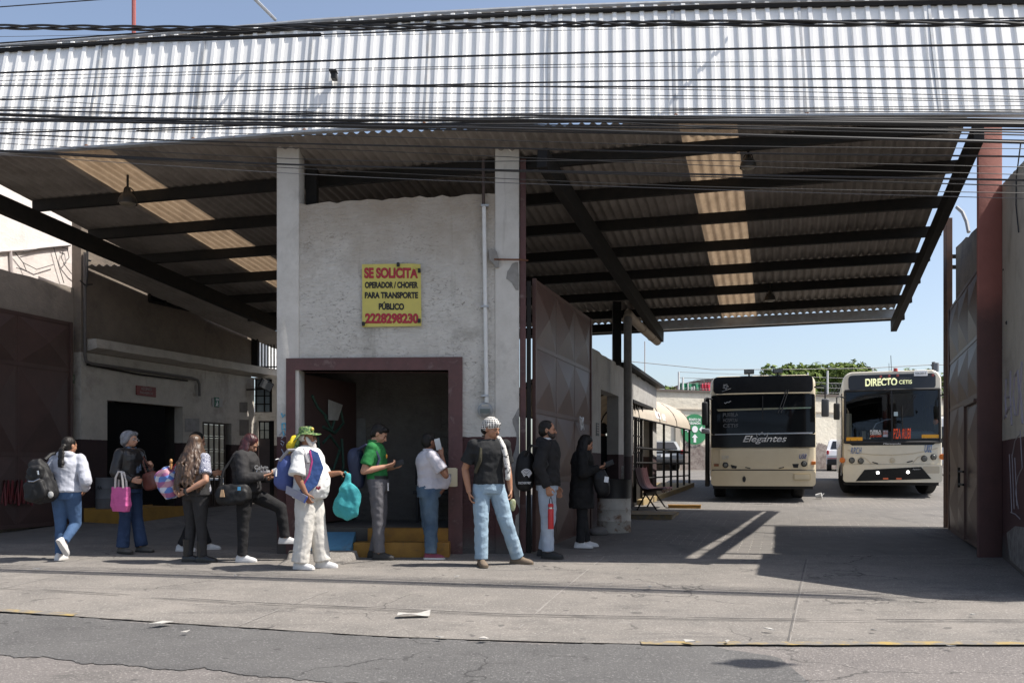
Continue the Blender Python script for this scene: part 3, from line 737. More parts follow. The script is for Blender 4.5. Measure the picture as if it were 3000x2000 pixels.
# end wall that faces the street, with glass block window and steel door
EY = 21.9
EX0, EX1 = lp(21.86, 0).x-.01, -4.2
mb = MB(); zdo = CZ+(VH-1232)/F*EY; xd0, xd1 = (757-U0)/F*EY, (803-U0)/F*EY
zw0, zw1 = CZ+(VH-1207)/F*EY, CZ+(VH-1110)/F*EY; xw0, xw1 = (748-U0)/F*EY, (797-U0)/F*EY
mb.box((EX0, EY, g0), (xd0, EY+.2, zw0)); mb.box((xd1, EY, g0), (EX1, EY+.2, zw0)); mb.box((xd0+.0005, EY, zdo), (xd1-.0005, EY+.2, zw0))
mb.box((xw1, EY, zw0), (EX1, EY+.2, CZ+2.13)); mb.box((EX0, EY, zw1), (xw1-.0005, EY+.2, CZ+2.13))
mb.build('end_wall', M['left_low'], LB_, smooth=0)
mb = MB(); mb.box((xw0-.03, EY+.08, zw0), (xw1, EY+.12, zw1)); gb = mb.build('window', surf('frosted_glass', (.16, .19, .20), (.12, .15, .16), 6, rough=.25), LB_, smooth=0)
mb = MB()
for i in range(5): z = zw0+(zw1-zw0)*i/4; mb.box((xw0-.03, EY+.05, z-.012), (xw1, EY+.079, z+.012))
for i in range(3): x = xw0+(xw1-xw0)*i/2; mb.box((x-.012, EY+.045, zw0), (x+.012, EY+.078, zw1))
mb.box((xw1-.07, EY+.03, zw0), (xw1+.001, EY+.044, zw1)); mb.build('window_frame', M['black_steel'], gb, smooth=0)
mb = MB(); mb.box((xd0, EY+.05, g0), (xd1, EY+.1, zdo)); sdo = mb.build('door', surf('brown_door', (.12, .085, .075), (.09, .065, .06), 4, rough=.6), LB_, smooth=0)
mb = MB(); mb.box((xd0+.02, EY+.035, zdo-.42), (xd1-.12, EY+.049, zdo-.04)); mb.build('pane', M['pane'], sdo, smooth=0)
mb = MB()
for i in range(3): x = xd0+.02+(xd1-.14-xd0)*i/2; mb.box((x-.012, EY+.02, zdo-.44), (x+.012, EY+.034, zdo-.02))
mb.box((xd1-.11, EY+.02, g0), (xd1-.01, EY+.034, zdo)); mb.box((xd0, EY+.0215, zdo-.24), (xd1-.13, EY+.033, zdo-.22)); mb.build('door_frame', M['black_steel'], sdo, smooth=0)
# balcony railing above the slab
br = thing('balcony_railing', 'black upright bar railing on the slab end of the left building', 'railing', lp(22.1, CZ+2.37))
mb = MB()
for i in range(7):
    u = 758 + i*9; p = W(u, 1000, 22.2); mb.beam((p.x, 22.2, CZ+2.36), (p.x, 22.2, CZ+3.36), .03, .03, up=(0, 1, 0))
mb.build('bars', M['black_steel'], br, smooth=0)
mb = MB(); mb.beam((W(750,0,22.2).x, 22.2, CZ+3.38), (W(822,0,22.2).x, 22.2, CZ+3.38), .05, .04); mb.beam((W(750,0,22.2).x, 22.2, CZ+2.42), (W(822,0,22.2).x, 22.2, CZ+2.42), .04, .03)
mb.build('top_rail', M['black_steel'], br, smooth=0)
mb = MB(); mb.beam((W(748,0,21.85).x, 21.85, CZ+2.37), (W(748,0,21.85).x, 21.85, CZ+3.55), .16, .16, up=(0, 1, 0)); mb.beam((W(752,0,21.9).x, 21.9, CZ+3.0), (W(790,0,21.9).x, 21.9, CZ+3.5), .06, .06); mb.build('corner_post', M['black_steel'], br, smooth=0)
mb = MB(); mb.box((W(750,0,30).x, 30, CZ+2.0), (W(785,0,30).x, 33, CZ+(VH-985)/F*30)); mb.box((W(744,0,30).x, 29.95, CZ+1.0), (W(820,0,30).x, 33.2, CZ+2.0))
tag(mb.build('white_annex', M['white_paint'], None, smooth=0), 'sunlit white annex seen through the balcony bars', 'building')
# floodlight on the corner
fl_ = thing('floodlight', 'black floodlight on a short arm at the left building corner under the slab', 'floodlight', lw(735, 1140, .1))
p = lw(742, 1128, .35)
mb = MB(); mb.box((-.16, -.08, -.11), (.16, .08, .11), Matrix.Translation(p) @ Matrix.Rotation(.5, 4, 'Y') @ Matrix.Rotation(.5, 4, 'Z')); mb.build('lamp_body', M['black'], fl_, bevel=.02)
mb = MB(); mb.box((-.14, -.095, -.09), (.14, -.082, .09), Matrix.Translation(p) @ Matrix.Rotation(.5, 4, 'Y') @ Matrix.Rotation(.5, 4, 'Z')); mb.build('lens', surf('lens_glass', (.25, .26, .27), rough=.15), fl_, smooth=0)
mb = MB(); mb.tube([lw(722, 1141, 0), lw(726, 1141, .12), p+Vector((0,0,-.1))], .02, 6); mb.build('arm', M['black_steel'], fl_)
# signs on the left building
sg = thing('boarding_sign', 'dark red sign with faded white lettering above the dark doorway', 'sign', lw(425, 1145, .02))
mb = MB(); mb.prism([lw(397, 1156, .03), lw(453.5, 1163.5, .03), lw(453.5, 1134.5, .03), lw(396.5, 1128.5, .03)], LN*-.02); mb.build('board', surf('dark_red_board', (.20, .035, .03), (.14, .03, .028), 5, rough=.6), sg, smooth=0)
M['faded'] = surf('faded_white', (.36, .30, .28), rough=.8)
for s_, v in (('ASCENSO', 1139), ('PASAJEROS', 1152)):
    q = lw(425, v, .036); text(s_, 'lettering', M['faded'], sg, q, upright(LD), .062, .30 if s_ == 'ASCENSO' else .36, bold=.015)
sg = thing('exit_sign', 'small green and white running figure exit sign right of the dark doorway', 'sign', lw(631, 1178, .02))
mb = MB(); mb.prism([lw(620, 1191, .02), lw(650, 1193, .02), lw(650, 1168, .02), lw(620, 1165, .02)], LN*-.01); mb.build('backing', surf('pale_board', (.35, .34, .32), rough=.8), sg, smooth=0)
mb = MB(); mb.prism([lw(626, 1191.5, .03), lw(639, 1192.5, .03), lw(639, 1164, .03), lw(626, 1163, .03)], LN*-.009); mb.build('panel', surf('green_sign', (.02, .12, .07), rough=.5), sg, smooth=0)
mb = MB(); s0 = lambda u, v: lw(u, v, .034)
mb.tube([s0(629, 1170), s0(637, 1170.5)], .012, 5); mb.tube([s0(629, 1170), s0(632, 1167)], .01, 5); mb.tube([s0(629, 1170), s0(632, 1173)], .01, 5)
mb.ell(s0(633, 1177), .016, nu=8, nv=6); mb.tube([s0(633, 1179), s0(632, 1184), s0(635, 1189)], .012, 5); mb.tube([s0(632, 1184), s0(629, 1189)], .012, 5); mb.tube([s0(629, 1181), s0(636, 1183)], .009, 5)
mb.build('symbol', M['white_ink'], sg)
# gate wall and left gate
def gw(u, v, off=0.0):
    a = (u-U0)/F; Y = 12.96/(.29-a); n_ = Vector((1, -.29, 0)).normalized()
    return Vector((a*Y, Y, CZ+(VH-v)/F*Y)) + n_*off
def gp_(Y, z, off=0.0): return Vector((-8.55+.29*(Y-15.2), Y, z)) + Vector((1, -.29, 0)).normalized()*off
GN = Vector((1, -.29, 0)).normalized(); GD = Vector((.29, 1, 0)).normalized()
mb = MB(); n_ = 24; poly = [gp_(12.6, 0, -.12), gp_(17.05, .3, -.12)] + [gp_(17.05-4.45*i/n_, CZ+3.32+.012*noise.noise((i*.7, 0, 4)), -.12) for i in range(n_+1)]
mb.prism(poly, GN*-.2)
tag(mb.build('side_wall', mat_wall('gate_wall', (.27, .235, .20), (.22, .19, .165), (.14, .12, .105), None, b=.4, bs=9), None, smooth=0), 'brown grey masonry wall behind the left steel gate', 'wall')
mb = MB(); mb.prism([(-10.2, 12.4, 0), (-8.3, 19, 0), (-8.3, 19, CZ+5.6), (-10.2, 12.4, CZ+5.6)], (-.2, .06, 0))
nbw = tag(mb.build('neighbour_wall', mat_wall('neighbour_wall', (.74, .68, .64), (.66, .60, .56), (.50, .45, .42), None, b=.3, bs=8), None, smooth=0), 'sunlit pinkish white wall with loose wires above the left gate wall', 'wall')
def nb(u, v, off=.03):
    a = (u-U0)/F; k = 1.9/6.6; Y = (-10.2-12.4*k)/(a-k); return Vector((a*Y, Y, CZ+(VH-v)/F*Y)) + Vector((1, -k, 0)).normalized()*off
mb = MB()
mb.tube([nb(-60, 745), nb(0, 737), nb(60, 733), nb(120, 727), nb(200, 718)], .03, 6); mb.tube([nb(26, 735), nb(30, 800)], .03, 6)
mb.build('ledge_pipe', surf('pale_pipe', (.45, .40, .38), rough=.7), nbw)
mb = MB(); random.seed(5)
for L_ in ([(36,740),(60,770),(100,790),(150,775)], [(40,785),(70,795),(60,770)], [(175,725),(190,730),(195,755),(180,772),(172,755),(178,735)], [(178,772),(200,800),(235,828)], [(150,725),(165,780),(180,830)], [(60,738),(110,728),(170,722),(200,720)]):
    mb.tube([nb(u, v, .06) for u, v in L_], .008, 5)
mb.build('loose_wire', M['cable'], nbw)
mb = MB(); mb.tube([lw(241, 735, .12), lw(241, 790, .12), lw(240, 842, .10)], .02, 6); mb.ell(lw(246, 765, .14), (.03, .03, .02)); mb.tube([lw(222, 822, .1), lw(236, 836, .1), lw(256, 834, .12)], .014, 5)
mb.build('service_wire', M['cable'], LB_)

def gate_leaf(name, label, A, B, nrm, zs, cols, depth, mat, frame, rail=.05):
    """steel leaf from A to B (xy); zs: rail heights from the top down; pyramid-pressed panels"""
    A = Vector((A[0], A[1], 0)); B = Vector((B[0], B[1], 0)); nrm = Vector(nrm).normalized(); d = (B-A).normalized(); L = (B-A).length
    g = thing(name, label, 'gate', (A.x, A.y, zs[-1]))
    cs_ = [L*i/cols for i in range(cols+1)]
    for r in range(len(zs)-1):
        for c in range(cols):
            a, b, z1, z0 = cs_[c]+.012, cs_[c+1]-.012, zs[r]-.012, zs[r+1]+.012
            mb = MB(); P0 = lambda s, z, o: A+d*s+Vector((0, 0, z))+nrm*o
            zz = (z0+z1)/2; s = (a+b)/2
            q = [P0(a, z0, .0), P0(b, z0, 0), P0(b, z1, 0), P0(a, z1, 0)]
            inset = .03
            m4 = [P0(a+inset, z0+inset, .0), P0(b-inset, z0+inset, 0), P0(b-inset, z1-inset, 0), P0(a+inset, z1-inset, 0)]
            vs = q + m4 + [P0(s, zz, depth)]
            fs = [(0,1,5,4),(1,2,6,5),(2,3,7,6),(3,0,4,7),(4,5,8),(5,6,8),(6,7,8),(7,4,8)]
            k = len(vs); vs += [p - nrm*.012 for p in q]; fs += [(k+3,k+2,k+1,k), (0,k,k+1,1),(1,k+1,k+2,2),(2,k+2,k+3,3),(3,k+3,k,0)]
            mb.add(vs, fs); mb.build('panel', mat, g, smooth=0)
    mb = MB()
    for z in zs: mb.beam(A+Vector((0,0,z))-nrm*.012, B+Vector((0,0,z))-nrm*.012, .04, rail)
    for s in (cs_[0], cs_[-1]): mb.beam(A+d*s+Vector((0,0,zs[-1]-rail/2)), A+d*s+Vector((0,0,zs[0]+rail/2)), rail, .055, up=d)
    for s in cs_[1:-1]: mb.beam(A+d*s+Vector((0,0,zs[-1]))-nrm*.012, A+d*s+Vector((0,0,zs[0]))-nrm*.012, .018, .026, up=d)
    mb.build('frame', frame, g, smooth=0)
    return g
lg = gate_leaf('metal_gate', 'dark maroon pressed steel gate leaf at the far left with red spray paint', gp_(13.2, 0)[:2], gp_(16.72, 0)[:2], GN, [CZ+2.61, CZ+1.75, CZ+.2, CZ-1.03], 3, .10, M['gate_dark'], M['gate_dark'], .06)
mb = MB(); M['red_spray'] = surf('faint_red_spray', (.16, .018, .02), (.10, .016, .018), 9, rough=.6)
for k in range(7):
    u = -4+k*13; mb.tube([gw(u, 1475, .06), gw(u+7, 1408, .06), gw(u+11, 1480-(k % 3)*8, .06)], .022, 5)
mb.build('graffiti', M['red_spray'], lg)
sg = thing('direction_sign', 'faint green arrow sign beside the left steel gate', 'sign', gw(236, 1108, .0))
mb = MB(); mb.prism([gw(213, 1121, -.1), gw(256, 1124, -.1), gw(256, 1099, -.1), gw(213, 1095, -.1)], GN*-.018); mb.build('board', surf('faded_green', (.085, .13, .075), (.06, .10, .055), 4, rough=.7), sg, smooth=0)
mb = MB(); mb.tube([gw(222, 1108, -.09), gw(250, 1111, -.09)], .015, 5); mb.tube([gw(227, 1103, -.09), gw(221, 1108, -.09), gw(227, 1113, -.09)], .015, 5); mb.build('arrow', surf('faded_arrow', (.18, .22, .16), rough=.8), sg)
# barrel and yellow kerb at the left
kb = MB(); kb.prism([lp(16.95, gz(17)-.1, .03), lp(18.6, gz(17)-.1, .03), lp(18.6, CZ-.80, .03), lp(16.95, CZ-.80, .03)], LN*.95)
tag(kb.build('yellow_kerb', surf('ochre_kerb', (.36, .19, .03), (.24, .13, .025), 4, rough=.85), None, bevel=.02), 'ochre painted kerb under the grey barrel at the left building', 'kerb')
def barrel(name, label, x, y, z, r, h, mat, mat2=None, bag=False):
    g = thing(name, label, 'barrel', (x, y, z))
    prof = [(0, 0), (r*.97, 0), (r, .02), (r, h*.33-.02), (r*1.03, h*.33), (r, h*.33+.02), (r, h*.66-.02), (r*1.03, h*.66), (r, h*.66+.02), (r, h-.03), (r*1.03, h-.01), (r*1.0, h), (r*.95, h), (r*.95, h*.7), (0, h*.7)]
    mb = MB(); mb.lathe(prof, (0, 0, 0), 32); mb.build('drum', mat, g, local=True, smooth=35)
    if mat2:
        mb = MB(); mb.lathe([(r*1.035, h-.02), (r*1.035, h+.28), (r*1.06, h+.30), (r*1.0, h+.30), (r*.98, h-.02)], (0, 0, 0), 32); mb.build('black_collar', mat2, g, local=True, smooth=35)
    return g
barrel('steel_barrel', 'grey steel barrel standing on the ochre kerb', (316-U0)/F*17.25, 17.25, CZ-.80, .215, .585, surf('grey_drum', (.15, .15, .155), (.12, .12, .125), 5, rough=.6, stain=(.09, .07, .06)))
text('RA', 'lettering', M['black_ink'], None, ((292-U0)/F*17.02, 17.02, CZ-.40), upright((1, -.3, 0)), .06, .10)
o = bpy.data.objects[-1] if False else [x for x in bpy.data.objects if x.name.startswith('lettering') and x.parent is None][0]
_b = [x for x in bpy.data.objects if x.name == 'steel_barrel'][0]; _d = [c for c in _b.children][0]
o.parent = _d; o.location = -wloc(_d)

# ------------------------------------------------------------------ right side: pillar, walls, gate
M['salmon'] = surf('salmon_paint', (.40, .155, .125), (.33, .13, .105), 4, rough=.8, b=.15, stain=(.28, .16, .13), sscale=2)
m_, n, l, p = new_mat('pillar_painted_light_shade')  # salmon pillar: sunlit top and shaded lower part are painted into the colour
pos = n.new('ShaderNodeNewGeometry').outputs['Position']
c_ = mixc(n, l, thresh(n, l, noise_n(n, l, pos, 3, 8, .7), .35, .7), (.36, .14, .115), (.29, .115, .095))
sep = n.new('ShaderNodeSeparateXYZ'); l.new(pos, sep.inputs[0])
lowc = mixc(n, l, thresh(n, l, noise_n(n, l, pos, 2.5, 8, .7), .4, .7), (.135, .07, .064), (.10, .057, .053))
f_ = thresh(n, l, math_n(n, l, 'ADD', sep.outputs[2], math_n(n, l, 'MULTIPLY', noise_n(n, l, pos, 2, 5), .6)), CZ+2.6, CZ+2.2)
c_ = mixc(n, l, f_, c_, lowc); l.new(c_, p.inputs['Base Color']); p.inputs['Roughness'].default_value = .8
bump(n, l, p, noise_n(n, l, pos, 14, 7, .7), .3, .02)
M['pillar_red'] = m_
YP = 12.0
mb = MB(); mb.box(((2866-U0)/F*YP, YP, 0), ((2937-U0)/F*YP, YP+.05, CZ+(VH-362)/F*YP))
tag(mb.build('gate_pillar', M['pillar_red'], None, bevel=.012, smooth=30), 'tall salmon pillar with painted shade below at the right gateway edge', 'pillar')
M['right_wall'] = mat_wall('right_wall', (.46, .425, .365), (.40, .365, .31), (.26, .235, .20), CZ+.335, (.085, .042, .042), (.065, .036, .037), b=.35, bs=9)
rw0, rw1 = Vector((6.485, 12.05, 0)), Vector((5.79, 10.3, 0)); rd = (rw1-rw0).normalized()
rw2 = rw0 + rd*3.5  # out-of-view wall end, sloped down to shape its shadow on the pavement
def rwp(p, z): return Vector((p.x, p.y, z))
mb = MB(); poly = [rwp(rw0, 0), rwp(rw2, 0), rwp(rw2, 2.0), rwp(rw1+rd*.15, CZ+3.42)] + [rwp(rw0.lerp(rw1, 1-i/12), CZ+3.45+(3.72-3.45)*i/12+.03*noise.noise((i*.9, 2, 2))) for i in range(13)]
rn = Vector((rd.y, -rd.x, 0)); rn = rn if rn.x < 0 else -rn
mb.prism(poly, -rn*.25)
rwo = tag(mb.build('right_wall', M['right_wall'], None, smooth=0), 'tall grey plaster wall with purple graffiti at the right edge', 'wall')
def rp(u, v, off=.006):
    a = (u-U0)/F; k = rd.x/rd.y; Y = (rw0.x-k*rw0.y)/(a-k); return Vector((a*Y, Y, CZ+(VH-v)/F*Y))+rn*off
M['purple_spray'] = surf('purple_spray', (.27, .25, .32), (.33, .30, .31), 14, rough=.8)
mb = MB()
for L_ in ([(2950,1110),(2947,1160),(2950,1222)], [(2963,1085),(2962,1150),(2966,1245)], [(2950,1165),(2963,1160)], [(2975,1100),(2971,1160),(2976,1215),(2984,1215),(2988,1150),(2984,1085),(2976,1100)], [(2944,1225),(2956,1195),(2966,1190)], [(2996,1060),(2992,1140),(2998,1240)]):
    mb.tube([rp(*q) for q in L_], .014, 5)
mb.build('graffiti', M['purple_spray'], rwo)
mb = MB(); M['pale_spray'] = surf('pale_spray', (.27, .25, .27), (.20, .18, .2), 10, rough=.8)
for L_ in ([(2958,1330),(2962,1420),(2965,1500)], [(2966,1330),(2970,1430),(2972,1490)], [(2974,1340),(2978,1420),(2980,1480)], [(2966,1340),(2975,1290),(2990,1270)], [(2990,1260),(2992,1300),(2996,1370),(2984,1395),(2976,1440),(2985,1490)], [(2962,1500),(2975,1505),(2990,1520)]):
    mb.tube([rp(*q, .002) for q in L_], .008, 5)
mb.build('graffiti', M['pale_spray'], rwo)
mb = MB()
for u, v, r_ in ((2950, 945, .02), (2936, 1018, .018), (2940, 790, .012)): mb.ell(rp(u, v, .0), (r_, r_, r_*1.3), nu=10, nv=6)
mb.build('wall_fitting', M['black'], rwo)
mb = MB(); mb.tube([rp(2996, 420, .02), rp(2983, 520, .02), rp(2982, 600, .02), rp(2990, 680, .02)], .008, 5); mb.build('loose_wire', M['cable'], rwo)
mb = MB(); mb.prism([rp(2950, 1560, .004), rp(2975, 1540, .004), rp(3010, 1545, .004), rp(3020, 1690, .004), rp(2960, 1640, .004)], -rn*.003)
mb.build('bare_patch', surf('grey_bare_plaster', (.24, .23, .22), (.10, .085, .082), 9, rough=.95, b=.5), rwo, smooth=0)
# wall behind the right gate leaf, its post, the leaf
bw0, bw1 = Vector((6.46, 12.08, 0)), Vector((7.80, 16.0, 0))
mb = MB(); poly = [rwp(bw0, 0), rwp(bw1, 0)] + [rwp(bw1.lerp(bw0, i/14), CZ+3.84-.40*i/14+.04*noise.noise((i*1.3, 8, 1))) for i in range(15)]
mb.prism(poly, (.22, -.07, 0))
tag(mb.build('yard_wall', mat_wall('yard_wall', (.26, .225, .185), (.21, .18, .15), (.14, .125, .11), None, b=.5, bs=9), None, smooth=0), 'rough brown wall behind the open right gate leaf', 'wall')
px_, py_ = (2777-U0)/F*16.1, 16.1
M['orange_post'] = surf('ochre_steel', (.13, .065, .04), (.07, .042, .034), 6, rough=.7, stain=(.06, .04, .035), sscale=3)
mb = MB(); mb.box((px_-.055, py_-.06, .2), (px_+.055, py_+.06, CZ+(VH-640)/F*16.1))
gpo = tag(mb.build('steel_post', M['orange_post'], None, smooth=0, bevel=.006), 'slim ochre steel post under the roof rafter by the right gate', 'post')
mb = MB()
for v in (752, 783): q = W(2777, v, 16.1); mb.box((q.x+.05, 16.05, q.z-.03), (q.x+.2, 16.12, q.z+.03))
mb.build('bracket', M['black_steel'], gpo, smooth=0)
rg = gate_leaf('metal_gate', 'brown pressed steel gate leaf folded open against the right wall', (6.34, 12.35), (7.60, 15.8), (-1, .38, 0), [CZ+2.70, CZ+1.77, CZ+.97, CZ-.12, CZ-1.1], 3, .07, M['gate'], M['gate'], .05)
mb = MB(); gd_ = (Vector((7.60, 15.8, 0))-Vector((6.34, 12.35, 0))).normalized(); G0 = Vector((6.34, 12.35, 0)); gn_ = Vector((-1, .38, 0)).normalized()
for s in (1.2,): mb.beam(G0+gd_*s+Vector((0,0,CZ-1.08))+gn_*.04, G0+gd_*s+Vector((0,0,CZ+.9))+gn_*.04, .04, .04, up=gd_)
mb.beam(G0+gd_*.1+Vector((0,0,CZ+.9))+gn_*.04, G0+gd_*1.2+Vector((0,0,CZ+.9))+gn_*.04, .04, .04)
mb.build('wicket_frame', M['gate'], rg, smooth=0)
mb = MB()
for z in (.08, .27): mb.tube([G0+gd_*.95+Vector((0,0,CZ-z))+gn_*.09, G0+gd_*1.55+Vector((0,0,CZ-z))+gn_*.09], .018, 6)
mb.tube([G0+gd_*1.5+Vector((0,0,CZ-.02))+gn_*.09, G0+gd_*1.5+Vector((0,0,CZ-.32))+gn_*.09], .018, 6)
mb.build('bolt', M['black_steel'], rg)
mb = MB(); mb.tube([W(2803, 607, 15.2), W(2820, 622, 15.1), W(2832, 650, 15.0), W(2838, 680, 14.9)], .03, 8)
tag(mb.build('bent_pipe', surf('grey_pipe', (.30, .31, .32), rough=.6), None), 'bent grey pipe end curving over the rough brown wall', 'pipe')
# left leaf of the right gateway
G1a, G1b = (.31, 12.52), (1.37, 15.9)
gl = gate_leaf('metal_gate', 'brown pressed steel gate leaf standing open behind the man with the red bottle', G1a, G1b, (1, -.313, 0), [CZ+2.55, CZ+1.65, CZ+.76, CZ-.20, CZ-1.14], 3, .055, M['gate'], M['gate'], .05)
mb = MB(); mb.tube([Vector((1.10, 14.72, CZ+.80)), Vector((1.13, 14.85, CZ+.60)), Vector((1.17, 14.98, CZ+.80))], .016, 5)
mb.tube([Vector((1.12, 14.72, CZ+.78)), Vector((1.15, 14.85, CZ+.70)), Vector((1.18, 14.98, CZ+.6))], .012, 5)
mb.build('white_mark', M['white_ink'], gl)

# ------------------------------------------------------------------ yard: guard wall, awning, railing, seats, barrel
GWd = Vector((.31, 1, 0)).normalized(); GWn = Vector((1, -.31, 0)).normalized()
def gwl(Y, z, off=0.0): return Vector((1.36+.31*(Y-15.9), Y, z)) + GWn*off
def gwu(u, v, off=0.0):
    a = (u-U0)/F; Y = 3.569/(.31-a); return Vector((a*Y, Y, CZ+(VH-v)/F*Y)) + GWn*off
GB = thing('guard_wall', 'grey and maroon yard wall with two openings beside the left gate leaf', 'wall', gwl(18, gz(18)))
M['guard'] = mat_wall('guard_wall', (.40, .385, .36), (.33, .315, .29), (.22, .205, .185), CZ+.24, (.065, .042, .042), (.05, .035, .036), b=.4, bs=9)
zt_ = CZ+2.08; zo = CZ+1.42; g1 = .2
random.seed(11)
mb = MB()
tp = [gwl(23.6-(23.6-15.93)*i/40, zt_-.06*(1-i/40)+random.uniform(-.018, .018)) for i in range(41)]
mb.prism([gwl(15.93, g1), gwl(16.8, g1), gwl(16.8, zo), gwl(18.5, zo), gwl(18.5, g1), gwl(20.1, g1), gwl(20.1, zo+.05), gwl(22.96, zo+.05), gwl(22.96, g1), gwl(23.6, g1)] + tp, GWn*-.24)
mb.build('wall', M['guard'], GB, smooth=0)
mb = MB(); mb.prism([gwl(18.9, zt_+.01, .16), gwl(24.0, zt_-.045, .16), gwl(24.0, zt_+.02, .16), gwl(18.9, zt_+.08, .16)], GWn*-.7); mb.build('coping', M['black_steel'], GB, smooth=0)
gr = MB()
for i in range(6): Y = 20.12+1.30*i/5; gr.beam(gwl(Y, CZ-.1, -.05), gwl(Y, zo+.04, -.05), .03, .03, up=GWd)
for k in range(5): gr.beam(gwl(20.1, CZ-.05+.37*k, -.05), gwl(21.45, CZ-.05+.37*k, -.05), .03, .03)
gr.beam(gwl(20.1, zo+.02, -.02), gwl(22.95, zo+.02, -.02), .08, .07); gr.beam(gwl(22.9, g1, -.03), gwl(22.9, zo, -.03), .08, .1, up=GWd); gr.beam(gwl(21.5, g1, -.04), gwl(21.5, zo, -.04), .06, .08, up=GWd)
gr.prism([gwl(20.1, g1, -.06), gwl(21.5, g1, -.06), gwl(21.5, CZ-.1, -.06), gwl(20.1, CZ-.1, -.06)], GWn*-.03)
gr.build('barred_door', M['black_steel'], GB, smooth=0)
mb = MB(); mb.prism([gwl(16.38, CZ+.55, .01), gwl(16.62, CZ+.55, .01), gwl(16.62, CZ+.78, .01), gwl(16.38, CZ+.78, .01)], GWn*-.012); pl_ = mb.build('notice_plate', surf('dark_plate', (.06, .065, .06), rough=.6), GB, smooth=0)
mb = MB()
for k in range(4): mb.prism([gwl(16.42, CZ+.60+k*.045, .013), gwl(16.58, CZ+.60+k*.045, .013), gwl(16.58, CZ+.62+k*.045, .013), gwl(16.42, CZ+.62+k*.045, .013)], GWn*-.002)
mb.build('notice_lines', M['faded'], pl_, smooth=0)
pz = roofz(2.35, 18.6)-.2
p0 = W(1807, 1075, 18.3)
tag(MB().beam((p0.x, p0.y, zt_-.05), (p0.x, p0.y, roofz(p0.x, p0.y)-.12), .17, .17, up=(0, 1, 0)).build('roof_post', M['black_steel'], None, smooth=0, bevel=.006), 'black steel post carrying the roof above the guard wall', 'post')
dp = thing('down_pipe', 'thick grey rainwater pipe with elbow below the rafter and maroon foot', 'pipe', W(1838, 1480, 17.6))
a = W(1839, 925, 17.6)
M['pipe_grey'] = surf('dirty_pipe', (.16, .145, .13), (.11, .10, .09), 6, rough=.7)
mb = MB(); mb.tube([(a.x, a.y, CZ+.19), (a.x, a.y, a.z-.12), (a.x+.01, a.y+.02, a.z-.03)], .078, 14); mb.build('upright_pipe', M['pipe_grey'], dp)
mb = MB(); mb.tube([(a.x, a.y, gz(a.y)-.05), (a.x, a.y, CZ+.19)], .08, 14); mb.build('painted_foot', surf('dark_maroon', (.05, .032, .032), rough=.7), dp)
b_ = W(1926, 1000, 19.7)
mb = MB(); mb.tube([(a.x, a.y, a.z-.04), a+Vector((.02, .06, .05)), a.lerp(b_, .12)+Vector((0, 0, .02)), a.lerp(b_, .5), b_], .09, 14)
for t in (.45, .78): q = a.lerp(b_, t); q2 = a.lerp(b_, t+.012); mb.tube([q, q2], .1, 14)
mb.build('sloping_pipe', surf('ochre_grey_pipe', (.36, .29, .22), (.28, .23, .18), 6, rough=.6), dp)
# awning
def aw(Y, th, r=1.08, hz=.86):   # right spring line
    xs = 3.97+.37*(Y-23.8); return Vector((xs-r+r*math.cos(th), Y-.0-.37*(-r+r*math.cos(th)), CZ+1.10+hz*math.sin(th)))
M['canvas'] = surf('beige_canvas', (.46, .40, .32), (.40, .345, .275), 3, rough=.85, b=.1, bs=5)
AW = thing('awning', 'beige barrel canvas awning over the railed waiting platform', 'awning', (4, 24, gz(24)))
mb = MB()
def awp(s, t):
    Y = 18.6 + (27.9-18.6)*s; f = .03*abs(math.sin(PI*s*15)); q = aw(Y, PI*t, 1.08-f*.6, .86-f); return q
mb.grid(awp, 120, 20); mb.build('canvas', M['canvas'], AW, recalc=False, thick=.01)
mb = MB()
for Y in (18.7, 21.0, 23.3, 25.6, 27.8): mb.tube([aw(Y, PI*i/14, 1.04, .82) for i in range(15)], .02, 6)
mb.tube([aw(18.6, 0, 1.05), aw(27.9, 0, 1.05)], .022, 6); mb.tube([aw(18.6, PI, 1.05), aw(27.9, PI, 1.05)], .022, 6)
mb.build('arch_frame', M['black_steel'], AW)
for th, Yq, cc in ((.22, 22.95, (.75, .75, .72)), (.2, 23.7, (.6, .62, .55))):
    mb = MB(); q = [aw(Yq, th-.10, 1.10, .88), aw(Yq+.55, th-.10, 1.10, .88), aw(Yq+.55, th+.12, 1.10, .88), aw(Yq, th+.12, 1.10, .88)]
    mb.prism(q, (.004, 0, 0)); mb.build('sticker', surf('awning_sticker', cc, (.45, .2, .2), 7, .55, .6, rough=.7), AW, smooth=0)
RL = thing('platform_railing', 'black steel railing posts carrying the beige awning', 'railing', (4, 24, gz(24)))
def rlp(Y, z): return Vector((3.97+.37*(Y-23.8), Y, z))
for Y in (20.6, 23.8, 24.75, 25.7, 26.7, 27.6):
    mb = MB(); tpz = CZ+1.1 if Y in (20.6, 23.8, 26.7, 27.6) else CZ+.40
    mb.beam(rlp(Y, gz(Y)+.1), rlp(Y, tpz), .055, .055, up=(0, 1, 0)); mb.build('post', M['black_steel'], RL, smooth=0)
mb = MB()
for z in (.42, .08, -.28): mb.tube([rlp(20.6, CZ+z), rlp(27.6, CZ+z)], .022 if z < .4 else .03, 6)
mb.tube([rlp(27.6, CZ+.42), rlp(27.6, CZ+.42)+Vector((-2, .74, 0))], .03, 6); mb.tube([rlp(27.6, CZ+.08), rlp(27.6, CZ+.08)+Vector((-2, .74, 0))], .022, 6)
mb.build('rail', M['black_steel'], RL)
mb = MB(); n_ = 24
